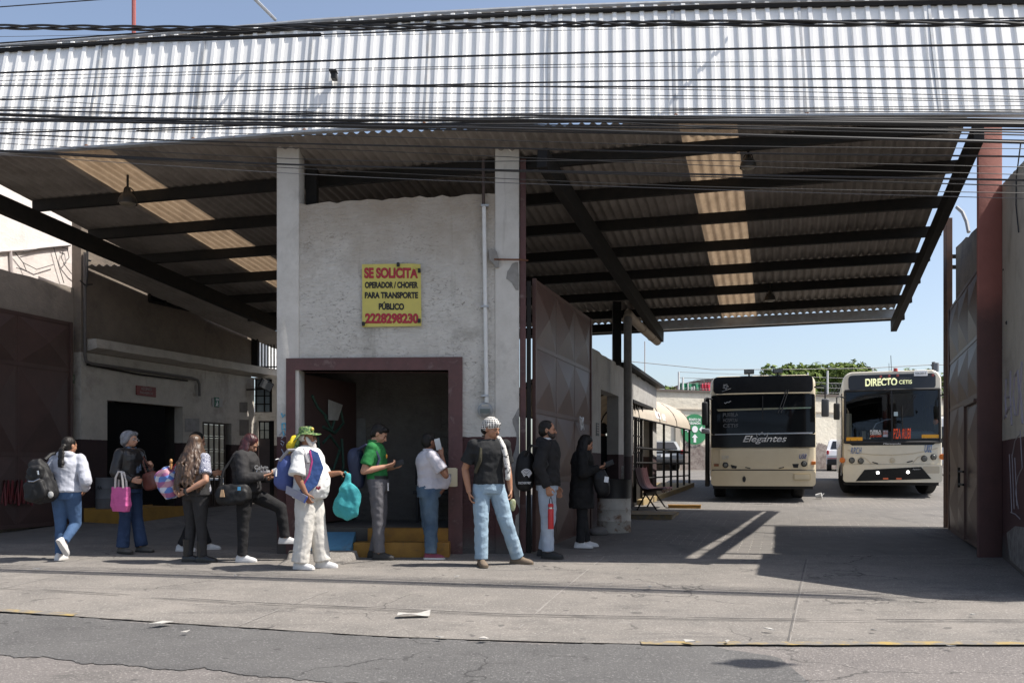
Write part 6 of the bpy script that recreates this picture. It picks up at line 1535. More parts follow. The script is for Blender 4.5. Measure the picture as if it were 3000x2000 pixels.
def squash(mb, c, r, e=3.5, rot=None, nu=20, nv=14, taper=0.0):
    c = Vector(c); rings = []
    for j in range(1, nv):
        t = PI*j/nv - PI/2; ct, st = math.cos(t), math.sin(t); zz = math.copysign(abs(st)**(2/e), st); rr = abs(ct)**(2/e)
        q = []
        for k in range(nu):
            a = 2*PI*k/nu; ca, sa = math.cos(a), math.sin(a); f = 1-taper*zz
            p = Vector((r[0]*f*rr*math.copysign(abs(ca)**(2/e), ca), r[1]*f*rr*math.copysign(abs(sa)**(2/e), sa), r[2]*zz))
            q.append((rot @ p if rot is not None else p)+c)
        rings.append(q)
    return mb.loft(rings)
SKIN = surf('skin', (.40, .205, .125), (.35, .17, .10), 14, rough=.55, spec=.35)
SKIN2 = surf('skin_fair', (.46, .25, .165), (.40, .21, .135), 14, rough=.55, spec=.35)
SKIN3 = surf('skin_dark', (.29, .14, .083), (.24, .115, .068), 14, rough=.55, spec=.35)
HAIR = surf('black_hair', (.008, .007, .006), (.018, .014, .012), 40, rough=.5, spec=.25, stretch=(1, 1, .25), b=.5, bs=70)
HAIR_BR = surf('brown_hair', (.045, .025, .016), (.13, .075, .042), 22, .38, .72, rough=.42, stretch=(1, 1, .18), b=.6, bs=70)
HAIR_RED = surf('dark_red_hair', (.075, .010, .012), (.022, .009, .010), 16, .3, .65, rough=.38, stretch=(1, 1, .2), b=.5, bs=70)
HAIR_GR = surf('grey_hair', (.24, .245, .26), (.10, .10, .11), 26, .35, .7, rough=.5, stretch=(1, 1, .3), b=.5, bs=60)
BEARD = surf('white_beard', (.60, .58, .54), (.42, .40, .38), 40, rough=.8, b=.6, bs=80)
STUB = surf('dark_beard', (.03, .022, .018), (.05, .035, .028), 40, rough=.8)
EYEW = surf('eye_dark', (.03, .02, .018), rough=.2)
LIP = surf('lips', (.24, .09, .075), rough=.5)
def cloth(name, c, c2, rough=.85, scale=9, **k): return surf(name, c, c2, scale, rough=rough, b=.6, bs=9, bd=.035, bdet=1.6, spec=.25, **k)
def hand(mb, w, d, pn, t, s=1.0, curl=.5, spread=1):
    w = Vector(w); d = Vector(d).normalized(); pn = Vector(pn); pn = (pn-d*pn.dot(d)).normalized(); t = d.cross(pn) if Vector(t).dot(d.cross(pn)) > 0 else -d.cross(pn)
    for k in range(4):
        o = (1.5-k)*.019*s; mb.cap(w+d*.005+t*o*.55, w+d*.088*s+t*o, .016*s, .0125*s, 8)
    for k, L in enumerate((.072, .082, .077, .060)):
        p = w+d*.088*s+t*(1.5-k)*.0205*s; a = curl*.5
        for seg, f in enumerate((.45, .32, .23)):
            a2 = a + curl*seg*.75; dd = d*math.cos(a2)+pn*math.sin(a2); q = p+dd*L*f*s
            mb.cap(p, q, .0095*s, .0085*s, 8); p = q
    p = w+d*.02*s+t*.022*s; dd = (d*.65+t*.6+pn*.35).normalized(); q = p+dd*.045*s; mb.cap(p, q, .014*s, .011*s, 8)
    dd = (d*.85+t*.15+pn*.5*curl+pn*.2).normalized(); mb.cap(q, q+dd*.045*s, .011*s, .009*s, 8)
TZ = [(.86, .112, .152), (.94, .118, .168), (1.02, .112, .156), (1.10, .107, .146), (1.20, .113, .155), (1.30, .122, .168), (1.37, .112, .172), (1.42, .09, .150), (1.455, .065, .095), (1.49, .055, .06)]
def human(label, u, Y, H, yaw, J=None, lean=0.0, head=(0, 0, 0), wm=1.0, dm=1.0, belly=0.0, hipw=1.0, skin=SKIN, hair=None, hair_mat=HAIR, top=None, legs=None, shoes=None, face=True, X=None, hands=None, dz=0.0, seed=1, sh=1.0):
    s = H/1.70; x0 = (u-U0)/F*Y if X is None else X
    root = thing('person', label, 'person', (x0, Y, gz(Y)+.014), yaw, 'people waiting at the bus yard')
    def LX(z): return lean*(z-.92)/.5 if z > .92 else 0
    D = dict(hip=(0, .09, .90), kn=(.015, .095, .49), an=(-.02, .095, .085), sh=(LX(1.4), .178*wm*sh, 1.395), el=(LX(1.15)-.03, .235*wm, 1.12), wr=(LX(.9)+.02, .24*wm, .87))
    jt = {}
    for k, (a, b, c) in D.items(): jt[k+'L'] = Vector((a, b, c)); jt[k+'R'] = Vector((a, -b, c))
    for k, v in (J or {}).items(): jt[k] = Vector(v)
    S = lambda p: Vector(p)*s
    def scaled(mb):
        mb.v = [Vector((p.x, p.y, p.z+dz))*s for p in mb.v]; return mb
    hy, hp, hr = head
    neck = Vector((LX(1.47), 0, 1.465))
    HM = Matrix.Translation(neck) @ Matrix.Rotation(hy, 4, 'Z') @ Matrix.Rotation(hp, 4, 'Y') @ Matrix.Rotation(hr, 4, 'X')
    hb = MB()
    hb.ell((-.005, 0, .150), (.098, .076, .092), nu=20, nv=14); hb.ell((.030, 0, .095), (.066, .062, .075), nu=18, nv=12); hb.ell((.062, 0, .052), (.030, .032, .022))
    hb.cap((.098, 0, .120), (.112, 0, .092), .010, .014); hb.cap((.075, -.035, .138), (.085, .0, .142), .018, .016); hb.cap((.075, .035, .138), (.085, .0, .142), .018, .016)
    hb.ell((.068, .036, .098), (.024, .020, .022)); hb.ell((.068, -.036, .098), (.024, .020, .022)); hb.cap((.092, -.014, .066), (.092, .014, .066), .011, .011)
    for sg in (-1, 1): hb.ell((-.004, sg*.078, .112), (.020, .011, .032), Matrix.Rotation(.25*sg, 3, 'Z'))
    hb.v = [HM @ p for p in hb.v]
    b = MB(); b.v += hb.v; b.f += hb.f; b.mi += hb.mi
    nb_ = Vector((LX(1.42)-.012, 0, 1.41)); b.cap(nb_, HM @ Vector((-.012, 0, .075)), .060, .052, 14)
    def torso(mb, fit, z0, z1, bell, extra_low=0):
        rings = []; zs = [q[0] for q in TZ]
        zz = [z0] + [z for z in zs if z0 < z < z1] + [z1]
        for z in zz:
            for (a, ra, wa), (c, rc, wc) in zip(TZ, TZ[1:]):
                if a <= z <= c: t = (z-a)/(c-a); rx = ra+(rc-ra)*t; ry = wa+(wc-wa)*t; break
            else: rx, ry = TZ[0][1:]
            if z < 1.03: ry *= hipw
            elif z > 1.2: ry *= wm
            rx *= dm; bl = bell*math.exp(-((z-1.07)/.15)**2); rx += bl*.55
            k = fit if z > 1.0 else fit+extra_low
            rings.append(ring(LX(z)+bl*.6, 0, z, rx+k, ry+k))
        mb.loft(rings)
    torso(b, 0, .86, 1.47, belly)
    for sd in 'LR':
        b.cap(jt['sh'+sd], jt['el'+sd], .050, .042); b.cap(jt['el'+sd], jt['el'+sd].lerp(jt['wr'+sd], .35), .041, .043); b.cap(jt['el'+sd].lerp(jt['wr'+sd], .35), jt['wr'+sd], .043, .028)
        b.cap(Vector((LX(1.42), 0, 1.40)), jt['sh'+sd], .055, .056)
        b.cap(jt['hip'+sd], jt['kn'+sd], .082, .055); b.cap(jt['kn'+sd], jt['kn'+sd].lerp(jt['an'+sd], .35), .054, .054); b.cap(jt['kn'+sd].lerp(jt['an'+sd], .35), jt['an'+sd], .054, .038)
        hd = (hands or {}).get(sd, {})
        sgn = 1 if sd == 'L' else -1
        fore = (jt['wr'+sd]-jt['el'+sd]).normalized()
        hand(b, jt['wr'+sd], hd.get('d', fore), hd.get('pn', (0, -sgn, 0)), hd.get('t', (1, 0, 0)), 1.0, hd.get('curl', .55))
    body = remesh(scaled(b), 'body', skin, root, .0075, 3)
    # clothes
    if legs:
        m = MB(); r0, r1, r2 = legs.get('r', (.098, .074, .068)); hm = legs.get('hem', .08)
        torso(m, .012, .84, legs.get('waist', 1.02), belly*.5)
        for sd in 'LR':
            h_, k_, a_ = jt['hip'+sd], jt['kn'+sd], jt['an'+sd]; en = k_.lerp(a_, legs.get('len', 1.0))
            m.cap(h_, h_.lerp(k_, .5), r0*hipw, (r0+r1)/2*1.03, 14); m.cap(h_.lerp(k_, .5), k_, (r0+r1)/2*1.03, r1, 14); m.cap(k_, k_.lerp(en, .5), r1, (r1+r2)/2, 14)
            ax = (en-k_).normalized(); m.tube([k_.lerp(en, .5), k_.lerp(en, .8), en], [(r1+r2)/2, r2, r2*1.03], 14)
        m.cap(Vector((0, .05, .90)), Vector((0, -.05, .90)), .10, .10)
        f = legs.get('fold', .006)
        remesh(scaled(m), legs.get('name', 'trousers'), legs['mat'], root, .009, 3, (f*.8, 6, 9, seed*3.1))
        if legs.get('belt'):
            m = MB(); zb_ = legs.get('waist', 1.02); m.loft([ring(belly*.25, 0, zb_-.035, .112*dm+belly*.25+.018, .156+.018), ring(belly*.25, 0, zb_+.005, .112*dm+belly*.25+.018, .156+.018)]); scaled(m).build('belt', legs['belt'], root, local=True)
    if top:
        m = MB(); ft = top.get('fit', .016); torso(m, ft, top.get('hem', .93), 1.462, belly, top.get('flare', 0))
        sl = top.get('sleeve', 'short'); rs = top.get('rs', (.066, .060, .048))
        for sd in 'LR':
            a, e, w_ = jt['sh'+sd], jt['el'+sd], jt['wr'+sd]
            m.cap(Vector((LX(1.42), (a.y)*.3, 1.40)), a, .062, rs[0]-.002, 14)
            if sl == 'short': m.tube([a-(e-a)*.1, a.lerp(e, .35), a.lerp(e, .72)], [rs[0]*.8, rs[0], rs[1]*1.12], 14)
            elif sl == 'elbow': m.tube([a-(e-a)*.1, a.lerp(e, .4), a.lerp(e, .98)], [rs[0]*.8, rs[0], rs[1]*1.25], 14)
            elif sl == 'long': m.cap(a, e, rs[0], rs[1], 14); m.cap(e, e.lerp(w_, .5), rs[1], (rs[1]+rs[2])/2, 14); m.tube([e.lerp(w_, .5), w_], [(rs[1]+rs[2])/2, rs[2]], 14)
        if top.get('hood'):
            m.cap(Vector((LX(1.42)-.075, -.07, 1.45)), Vector((LX(1.42)-.075, .07, 1.45)), .055, .055); m.cap(Vector((LX(1.42)-.05, -.085, 1.46)), Vector((LX(1.42)+.05, -.06, 1.43)), .035, .025); m.cap(Vector((LX(1.42)-.05, .085, 1.46)), Vector((LX(1.42)+.05, .06, 1.43)), .035, .025)
            m.cap(Vector((LX(1.38)-.12, -.04, 1.36)), Vector((LX(1.38)-.12, .04, 1.36)), .05, .05)
        if top.get('skirt'):
            z1, rx_, ry_ = top['skirt']; m.loft([ring(LX(1.0), 0, z1, rx_, ry_), ring(LX(1.0), 0, (z1+1.0)/2, rx_*.97, ry_*.97), ring(LX(1.0), 0, 1.05, .14, .175)])
        remesh(scaled(m), top.get('name', 'shirt'), top['mat'], root, .009, 3, (top.get('fold', .006), 7, 9, seed*1.7))
        if top.get('collar'):
            m = MB(); c0 = HM @ Vector((-.012, 0, .02))
            for a_ in range(1): m.loft([ring(LX(1.45)-.01, 0, 1.44, .075, .082), ring(LX(1.45)-.012, 0, 1.475, .070, .072), ring(LX(1.45)-.015, 0, 1.495, .066, .066)], cap=False)
            scaled(m).build('collar', top['collar'], root, local=True, thick=.008)
    if shoes:
        for sd in 'LR':
            an, kn = jt['an'+sd], jt['kn'+sd]; yw = shoes.get('yaw'+sd, 0.12 if sd == 'L' else -.12); pt = shoes.get('pitch'+sd, 0)
            T = Matrix.Translation(an) @ Matrix.Rotation(yw, 4, 'Z') @ Matrix.Rotation(pt, 4, 'Y')
            m = MB(); rings = []
            for x, hh, hw in ((-.088, .028, .018), (-.08, .06, .03), (-.05, .09, .037), (0, .098, .038), (.045, .078, .041), (.10, .052, .047), (.15, .040, .046), (.182, .026, .032), (.192, .014, .014)):
                q = []
                for k in range(14):
                    a = PI*k/13; q.append(Vector((x, -hw*math.cos(a)*(1 if k not in (0, 13) else 1), -.065+hh*max(0, math.sin(a))**.8)))
                rings.append(q)
            m.loft(rings)
            if shoes.get('boot'): m.tube([(-.02, 0, -.01), (-.018, 0, .08), (-.015, 0, shoes['boot'])], [.052, .054, .062], 16)
            m.v = [T @ p for p in m.v]; so = scaled(m).build('shoe' if not shoes.get('boot') else 'boot', shoes['mat'], root, local=True, smooth=60)
            m = MB(); out = [(-.092, .02), (-.08, .036), (0, .042), (.1, .051), (.16, .048), (.19, .03), (.2, .0)]
            lo = [Vector((x, -w_, 0)) for x, w_ in out] + [Vector((x, w_, 0)) for x, w_ in reversed(out[:-1])]
            m.loft([[p+Vector((0, 0, -.084)) for p in lo], [p*1.0+Vector((0, 0, -.060)) for p in lo]]); m.v = [T @ p for p in m.v]; scaled(m).build('sole', shoes.get('sole', M['white_ink']), so, local=True, bevel=0)
    # face
    if face:
        for sg in (-1, 1):
            m = MB(); m.ell((.0905, sg*.034, .121), (.007, .013, .0065), nu=10, nv=6); m.v = [HM @ p for p in m.v]; scaled(m).build('eye', EYEW, root, local=True)
            m = MB(); m.cap((.099, sg*.018, .142), (.089, sg*.052, .143), .0055, .004, 6); m.v = [HM @ p for p in m.v]; scaled(m).build('eyebrow', HAIR if hair_mat is not HAIR_GR else HAIR_GR, root, local=True)
        m = MB(); m.cap((.1015, -.018, .0675), (.1015, .018, .0675), .0055, .0055, 6); m.v = [HM @ p for p in m.v]; scaled(m).build('lips', LIP, root, local=True)
    if hair:
        global DOWN
        DOWN = HM.to_3x3().inverted() @ Vector((-.12, 0, -1)).normalized()
        m = MB(); hair(m); m.v = [HM @ p for p in m.v]
        extra = getattr(hair, 'loose', None)
        if extra: extra(m, HM)
        remesh(scaled(m), 'hair', hair_mat, root, .008, 2, (.004, 30, 10, seed))
    root['_s'] = s
    del root['_s']
    return root, s, HM, jt
def at(root, p, s=1.0):   # world position of a point given in the person's own frame
    return Vector(root.location) + Matrix.Rotation(root.rotation_euler.z, 3, 'Z') @ (Vector(p)*s)
def prop(name, label, cat, root, p, s=1.0, rz=0.0, group=None):
    return thing(name, label, cat, at(root, p, s), root.rotation_euler.z+rz, group)
def hair_short(m):
    m.ell((-.018, 0, .165), (.100, .083, .090), nu=18, nv=12); m.ell((-.045, 0, .120), (.072, .079, .085)); m.cap((-.065, -.04, .075), (-.065, .04, .075), .032, .032); m.cap((.055, -.045, .205), (.055, .045, .205), .034, .034)
def hair_crop(m):
    m.ell((-.014, 0, .160), (.098, .080, .089), nu=18, nv=12); m.ell((-.04, 0, .115), (.070, .0775, .085))
def strands(n, zlen, spread, seed, back=1.0, r=.014, wave=.02):
    rnd = random.Random(seed)
    def f(m):
        m.ell((-.018, 0, .158), (.104, .086, .095), nu=18, nv=12); m.ell((-.045, 0, .11), (.080, .084, .10))
        for i in range(n):
            a = rnd.uniform(-1, 1)*2.0+PI; rr = .078
            p = Vector((-.02+rr*math.cos(a)*1.05, rr*math.sin(a), .13)); pts = [p]
            L = zlen*rnd.uniform(.72, 1.05); k = 7
            for j in range(1, k+1):
                t = j/k; q = Vector((-.02+(rr+spread*min(1, t*1.8))*math.cos(a)*1.05*back+wave*math.sin(j*1.9+i)*t, (rr+spread*min(1, t*1.8))*math.sin(a)*1.05+wave*math.cos(j*2.2+i*1.3)*t, .13))+DOWN*L*t; pts.append(q)
            m.tube(pts, [r]*k+[r*.5], 7)
    return f
def phone(label, root, p, s, rot, mat=None):
    t = prop('phone', label, 'phone', root, p, s)
    mb = MB(); mb.box((-.037, -.004, -.075), (.037, .004, .075)); mb.v = [rot @ q for q in mb.v]; mb.build('case', mat or M['black'], t, local=True, bevel=.003)
    mb = MB(); mb.box((-.033, .0042, -.070), (.033, .0052, .070)); mb.v = [rot @ q for q in mb.v]; mb.build('screen', surf('phone_screen', (.02, .022, .025), rough=.08), t, local=True, smooth=0)
    return t
def rot(x=0, y=0, z=0): return (Matrix.Rotation(z, 3, 'Z') @ Matrix.Rotation(y, 3, 'Y') @ Matrix.Rotation(x, 3, 'X'))

JEANS = cloth('blue_jeans', (.065, .12, .225), (.04, .075, .15), scale=3)
JEANS_D = cloth('dark_jeans', (.022, .04, .09), (.04, .07, .14), scale=3)
JEANS_L = cloth('pale_jeans', (.30, .40, .48), (.22, .31, .40), scale=2.2, stain=(.42, .50, .54), sscale=3)
JEANS_M = cloth('faded_jeans', (.055, .09, .14), (.13, .19, .25), scale=3)
JEANS_W = cloth('light_grey_jeans', (.40, .46, .54), (.32, .37, .45), scale=3)
BLACKC = cloth('black_cloth', (.014, .014, .015), (.024, .023, .024))
BLACKC2 = cloth('charcoal_cloth', (.028, .027, .028), (.040, .038, .038))
WHITE_SH = surf('white_trainers', (.70, .69, .68), (.55, .54, .53), 14, rough=.6)
RUBW = surf('white_sole', (.62, .60, .58), rough=.7)
RUBB = surf('dark_sole', (.03, .028, .026), rough=.8)
# 1 woman in grey hoodie walking away
GREYH = cloth('pale_grey_sweat', (.50, .51, .56), (.42, .43, .48), scale=6)
def pony(m):
    hair_crop(m); m.ell((-.10, -.02, .10), (.035, .035, .035))
    rnd = random.Random(4)
    for i in range(26):
        a = Vector((-.11, -.02+rnd.uniform(-.02, .02), .10)); pts = [a]
        for j in range(1, 7): pts.append(a+Vector((-.025+rnd.uniform(-.012, .012)-.01*j, -.03*j*.55+rnd.uniform(-.035, .035), -.05*j)))
        m.tube(pts, [.014]*6+[.006], 6)
r1, s1, h1, j1 = human('woman in pale grey hoodie and blue jeans walking away with one heel lifted', 194, 11.75, 1.58, R(84), lean=.05, head=(-.35, .1, 0), wm=1.0, dm=1.12, hipw=1.08, belly=.02,
    J=dict(elR=(-.02, -.30, 1.10), wrR=(.12, -.20, .98), elL=(-.02, .28, 1.12), wrL=(.12, .24, .98), knR=(.10, -.08, .50), anR=(-.14, -.06, .27), knL=(.03, .10, .49), anL=(.0, .10, .085), hipL=(0, .085, .90), hipR=(0, -.085, .90)),
    hair=pony, top=dict(mat=GREYH, sleeve='long', fit=.030, hem=.95, rs=(.078, .075, .055), hood=True, fold=.010, name='hoodie'), legs=dict(mat=JEANS, r=(.115, .075, .058), fold=.004, name='jeans'), shoes=dict(mat=WHITE_SH, sole=RUBW, pitchR=.95, yawL=.1, yawR=-.25), face=False, seed=1)
bp1 = prop('backpack', 'large black backpack slung over the grey hoodie woman\'s left shoulder', 'backpack', r1, (-.24, .22, 1.10), s1)
NYL = surf('black_nylon', (.010, .010, .0105), (.020, .0195, .020), 7, rough=.6, spec=.3, b=.3, bs=25)
mb = MB(); squash(mb, (0, 0, 0), (.11, .16, .28), 3, rot(x=-.22), taper=.28); squash(mb, (-.11, .0, -.12), (.05, .145, .13), 3.4, rot(x=-.22)); squash(mb, (-.10, .0, .10), (.04, .10, .09), 3.4, rot(x=-.22)); remesh(mb, 'bag', NYL, bp1, .010, 2, (.014, 10, 7, 2))
mb = MB(); mb.tube([(.06, -.02, .27), (.14, -.05, .34), (.24, -.06, .36), (.33, -.02, .27)], .022, 6); mb.build('strap', NYL, bp1, local=True)
mb = MB(); mb.tube([(-.172, .05, .0), (-.175, -.02, -.005), (-.168, -.1, .03)], .008, 5); mb.tube([(-.15, -.06, .13), (-.15, -.07, .08)], .012, 6); mb.build('buckle', M['chrome'], bp1, local=True)
mb = MB(); mb.ell((-.10, -.20, -.17), (.03, .035, .045), nu=10, nv=8); mb.build('plush_charm', surf('pale_plush', (.5, .5, .48), (.2, .2, .2), 30, rough=.9), bp1, local=True)
# 2 grey haired woman
def hair_bob(m):
    hair_short(m); m.ell((-.035, 0, .15), (.105, .094, .10)); m.ell((-.06, 0, .09), (.07, .085, .07)); m.cap((.03, .06, .17), (-.02, .085, .09), .03, .03); m.cap((.03, -.06, .17), (-.02, -.085, .09), .03, .03)
LEATH = surf('black_leather', (.013, .012, .012), (.022, .02, .02), 6, rough=.38, b=.3, bs=20)
r2, s2, h2, j2 = human('grey haired woman with glasses in black leather jacket carrying a pink tote', 380, 12.38, 1.64, R(-22), head=(.15, .02, 0), wm=1.0, dm=1.1, hair=hair_bob, hair_mat=HAIR_GR, skin=SKIN2,
    J=dict(elR=(-.02, -.25, 1.13), wrR=(.20, -.16, 1.02), elL=(.02, .25, 1.13), wrL=(.24, .14, 1.18), knL=(.03, .10, .49), anL=(.10, .12, .085), anR=(-.03, -.10, .085)),
    hands=dict(L=dict(d=(.5, -.2, .6), pn=(-.3, -1, 0), t=(0, 0, 1), curl=1.3), R=dict(d=(.9, .2, -.1), pn=(0, 1, 0), t=(0, 0, 1), curl=1.2)),
    top=dict(mat=LEATH, sleeve='long', fit=.026, hem=.90, rs=(.072, .066, .05), fold=.009, name='jacket', collar=LEATH), legs=dict(mat=JEANS_D, r=(.10, .078, .085), fold=.006, name='jeans'), shoes=dict(mat=surf('grey_shoe', (.10, .095, .085), (.07, .065, .06), 10, rough=.8), sole=RUBB), seed=2)
mb = MB()
for sg in (-1, 1): mb.tube([h2 @ Vector((.105+.0*i, sg*.035+.024*math.cos(2*PI*i/14), .120+.018*math.sin(2*PI*i/14))) for i in range(15)], .0025, 5)
mb.tube([h2 @ Vector((.105, -.011, .122)), h2 @ Vector((.105, .011, .122))], .0025, 5)
for sg in (-1, 1): mb.tube([h2 @ Vector((.104, sg*.058, .124)), h2 @ Vector((.0, sg*.082, .125))], .0025, 5)
mb.v = [p*s2 for p in mb.v]; mb.build('glasses', M['chrome'], r2, local=True)
mb = MB(); mb.tube([(.02, -.07, 1.47), (.075, -.04, 1.42), (.12, -.01, 1.30), (.14, .0, 1.12)], [.03, .035, .035, .03], 8); mb.tube([(.02, .07, 1.47), (.075, .04, 1.42), (.12, .03, 1.30), (.14, .04, 1.15)], [.03, .035, .035, .03], 8)
mb.v = [p*s2 for p in mb.v]; mb.build('scarf', cloth('patterned_scarf', (.10, .14, .20), (.03, .035, .05), scale=30), r2, local=True)
tb = prop('tote_bag', 'bright pink tote bag with white handles hanging from the grey haired woman\'s arm', 'bag', r2, (.10, -.26, .80), s2)
PINK = cloth('pink_canvas', (.66, .14, .36), (.56, .11, .30), scale=4)
mb = MB(); mb.loft([[Vector((x*.85, y*.8, -.20)) for x, y in ((-.13,-.05),(.13,-.05),(.13,.05),(-.13,.05))], [Vector((x, y, -.12)) for x, y in ((-.14,-.055),(.14,-.055),(.14,.055),(-.14,.055))], [Vector((x, y*.6, .12)) for x, y in ((-.13,-.05),(.13,-.05),(.13,.05),(-.13,.05))]]); remesh(mb, 'bag', PINK, tb, .01, 4, (.006, 8, 8, 5))
mb = MB()
for y in (-.03, .03): mb.tube([(-.07, y, .11), (-.06, y, .25), (-.02, y*.6, .33), (.03, y*.6, .32), (.06, y, .22), (.07, y, .11)], .014, 6)
mb.build('handles', surf('cream_webbing', (.62, .58, .54), rough=.9), tb, local=True)
bb = prop('shoulder_bag', 'reddish brown leather shoulder bag in front of the grey haired woman', 'bag', r2, (.34, .05, 1.01), s2)
mb = MB(); squash(mb, (0, 0, 0), (.12, .06, .12), 4, rot(y=-.25)); remesh(mb, 'bag', surf('red_brown_leather', (.16, .05, .035), (.11, .035, .026), 5, rough=.45), bb, .01, 3, (.005, 8, 8, 7))
mb = MB(); mb.tube([(-.08, 0, .10), (-.14, .02, .20), (-.22, .05, .34)], .012, 6); mb.tube([(.04, 0, .12), (-.10, .04, .22), (-.20, .06, .33)], .012, 6); mb.build('strap', surf('brown_strap', (.10, .035, .025), rough=.5), bb, local=True)
# 11 woman mostly hidden behind
r11, s11, h11, j11 = human('dark haired woman in black standing half hidden behind the long haired woman', 572, 12.62, 1.63, R(8), head=(0, .25, 0), hair=strands(30, .34, .05, 8, r=.016), skin=SKIN, J=dict(wrR=(.25, -.12, 1.12), elR=(0, -.24, 1.12), wrL=(.25, .12, 1.12), elL=(0, .24, 1.12), anR=(-.16, -.1, .085), anL=(.14, .12, .085)),
    top=dict(mat=BLACKC, sleeve='long', fit=.028, hem=.88, name='jacket'), legs=dict(mat=BLACKC, r=(.098, .076, .07)), shoes=dict(mat=WHITE_SH, sole=RUBW), seed=3)
# 3 long curly hair
def bw_pattern():
    m, n, l, p = new_mat('swirl_print')
    co = node(n, 'ShaderNodeTexCoord').outputs['Object']; v = n.new('ShaderNodeTexVoronoi'); v.inputs['Scale'].default_value = 22; l.new(co, v.inputs['Vector'])
    sn = math_n(n, l, 'SINE', math_n(n, l, 'MULTIPLY', v.outputs[0], 22)); col = mixc(n, l, thresh(n, l, sn, -.2, .4), (.09, .10, .16), (.48, .48, .52)); l.new(col, p.inputs['Base Color']); p.inputs['Roughness'].default_value = .85; return m
PRINT = bw_pattern()
r3, s3, h3, j3 = human('woman with very long wavy brown hair, hands clasped behind her back', 572, 11.55, 1.60, R(62), head=(.5, .05, 0), wm=.98, dm=1.12, hipw=1.08, belly=.03, hair=strands(95, .64, .10, 5, r=.017, wave=.03), hair_mat=HAIR_BR, skin=SKIN2,
    J=dict(elR=(-.10, -.30, 1.10), wrR=(-.24, -.10, .96), elL=(-.10, .29, 1.10), wrL=(-.24, .10, .95), anR=(.03, -.11, .085), anL=(-.02, .10, .085)),
    hands=dict(R=dict(d=(-.1, 1, -.3), pn=(-1, 0, 0), t=(0, 0, 1), curl=.9), L=dict(d=(-.1, -1, -.3), pn=(-1, 0, 0), t=(0, 0, 1), curl=.9)),
    top=dict(mat=PRINT, sleeve='short', fit=.022, hem=.90, rs=(.075, .072, .05), name='blouse', flare=.01), legs=dict(mat=BLACKC2, r=(.108, .072, .054), fold=.004, name='leggings'), shoes=dict(mat=surf('black_boot', (.012, .012, .012), rough=.3), sole=RUBB, boot=.22, yawL=-.8, yawR=-1.0), face=False, seed=4)
m = MB(); rings = []
for z, rx, ry in ((.90, .162, .225), (1.0, .158, .212), (1.1, .152, .198), (1.2, .15, .196), (1.30, .155, .195), (1.37, .14, .17), (1.43, .115, .13)): rings.append(ring(.0, 0, z, rx, ry))
m.loft(rings); m.v = [p*s3 for p in m.v]; remesh(m, 'waistcoat', BLACKC2, r3, .01, 3, (.006, 6, 8, 3))
m = MB(); m.lathe([(.036, -.016), (.042, -.016), (.042, .016), (.036, .016)], (0, 0, 0), 14, Matrix.Rotation(PI/2, 3, 'X')); m.v = [p+j3['wrR']*s3 for p in m.v]; m.build('watch_strap', M['black'], r3, local=True)
def plaid():
    m, n, l, p = new_mat('plaid_cloth')
    co = node(n, 'ShaderNodeTexCoord').outputs['Object']; vec = mapping(n, l, co, (1, 1, 1), (0, .5, .3)); sp = n.new('ShaderNodeSeparateXYZ'); l.new(vec, sp.inputs[0])
    a = thresh(n, l, math_n(n, l, 'SINE', math_n(n, l, 'MULTIPLY', math_n(n, l, 'ADD', sp.outputs[0], sp.outputs[1]), 48)), -.1, .1); b = thresh(n, l, math_n(n, l, 'SINE', math_n(n, l, 'MULTIPLY', sp.outputs[2], 48)), -.1, .1)
    c = mixc(n, l, a, (.55, .56, .62), (.10, .19, .48)); c = mixc(n, l, math_n(n, l, 'MULTIPLY', b, .65), c, (.42, .06, .10)); l.new(c, p.inputs['Base Color']); p.inputs['Roughness'].default_value = .8; return m
pb = prop('plaid_bag', 'red white and blue plaid drawstring bag beside the long haired woman', 'bag', r3, (-.16, .33, 1.06), s3)
mb = MB(); squash(mb, (0, 0, 0), (.10, .13, .20), 3.2, rot(x=-.4), taper=-.15); remesh(mb, 'bag', plaid(), pb, .01, 3, (.016, 8, 7, 4))
mb = MB(); mb.tube([(0, -.06, .17), (.03, -.14, .28), (.08, -.22, .38)], .008, 5); mb.build('cord', surf('red_cord', (.5, .04, .04), rough=.7), pb, local=True)
mb = MB(); mb.ell((-.03, -.08, .28), (.02, .02, .03), nu=10, nv=8); mb.tube([(-.03, -.08, .25), (-.03, -.08, .18)], .018, 8); mb.build('wooden_charm', surf('tan_charm', (.45, .22, .08), rough=.5), pb, local=True)
# 4 red haired woman
r4, s4, h4, j4 = human('woman with long dark red hair reading her phone, one foot raised on the ramp', 722, 11.62, 1.63, R(2), lean=-.02, head=(-.1, .62, 0), wm=1.02, dm=1.2, belly=.02, hair=strands(60, .36, .035, 6, back=1.0, r=.015, wave=.012), hair_mat=HAIR_RED, skin=SKIN2,
    J=dict(elR=(.03, -.27, 1.11), wrR=(.26, -.16, 1.13), elL=(.06, .25, 1.13), wrL=(.28, .06, 1.10), hipR=(0, -.09, .90), hipL=(.04, .09, .90), knR=(-.02, -.09, .49), anR=(-.03, -.09, .085), knL=(.43, .10, .71), anL=(.49, .10, .31)),
    hands=dict(R=dict(d=(.9, .35, .25), pn=(0, .4, 1), t=(.3, 1, 0), curl=.8), L=dict(d=(.9, -.2, .2), pn=(0, 0, 1), t=(0, -1, 0), curl=.7)),
    top=dict(mat=BLACKC2, sleeve='long', fit=.034, hem=.92, rs=(.080, .078, .052), fold=.010, name='sweatshirt'), legs=dict(mat=BLACKC, r=(.108, .076, .064), fold=.006), shoes=dict(mat=WHITE_SH, sole=RUBW), seed=5)
phone('white phone held by the dark red haired woman', r4, (.43, -.04, 1.215), s4, rot(x=.0, y=1.15, z=.2), M['white_paint'])
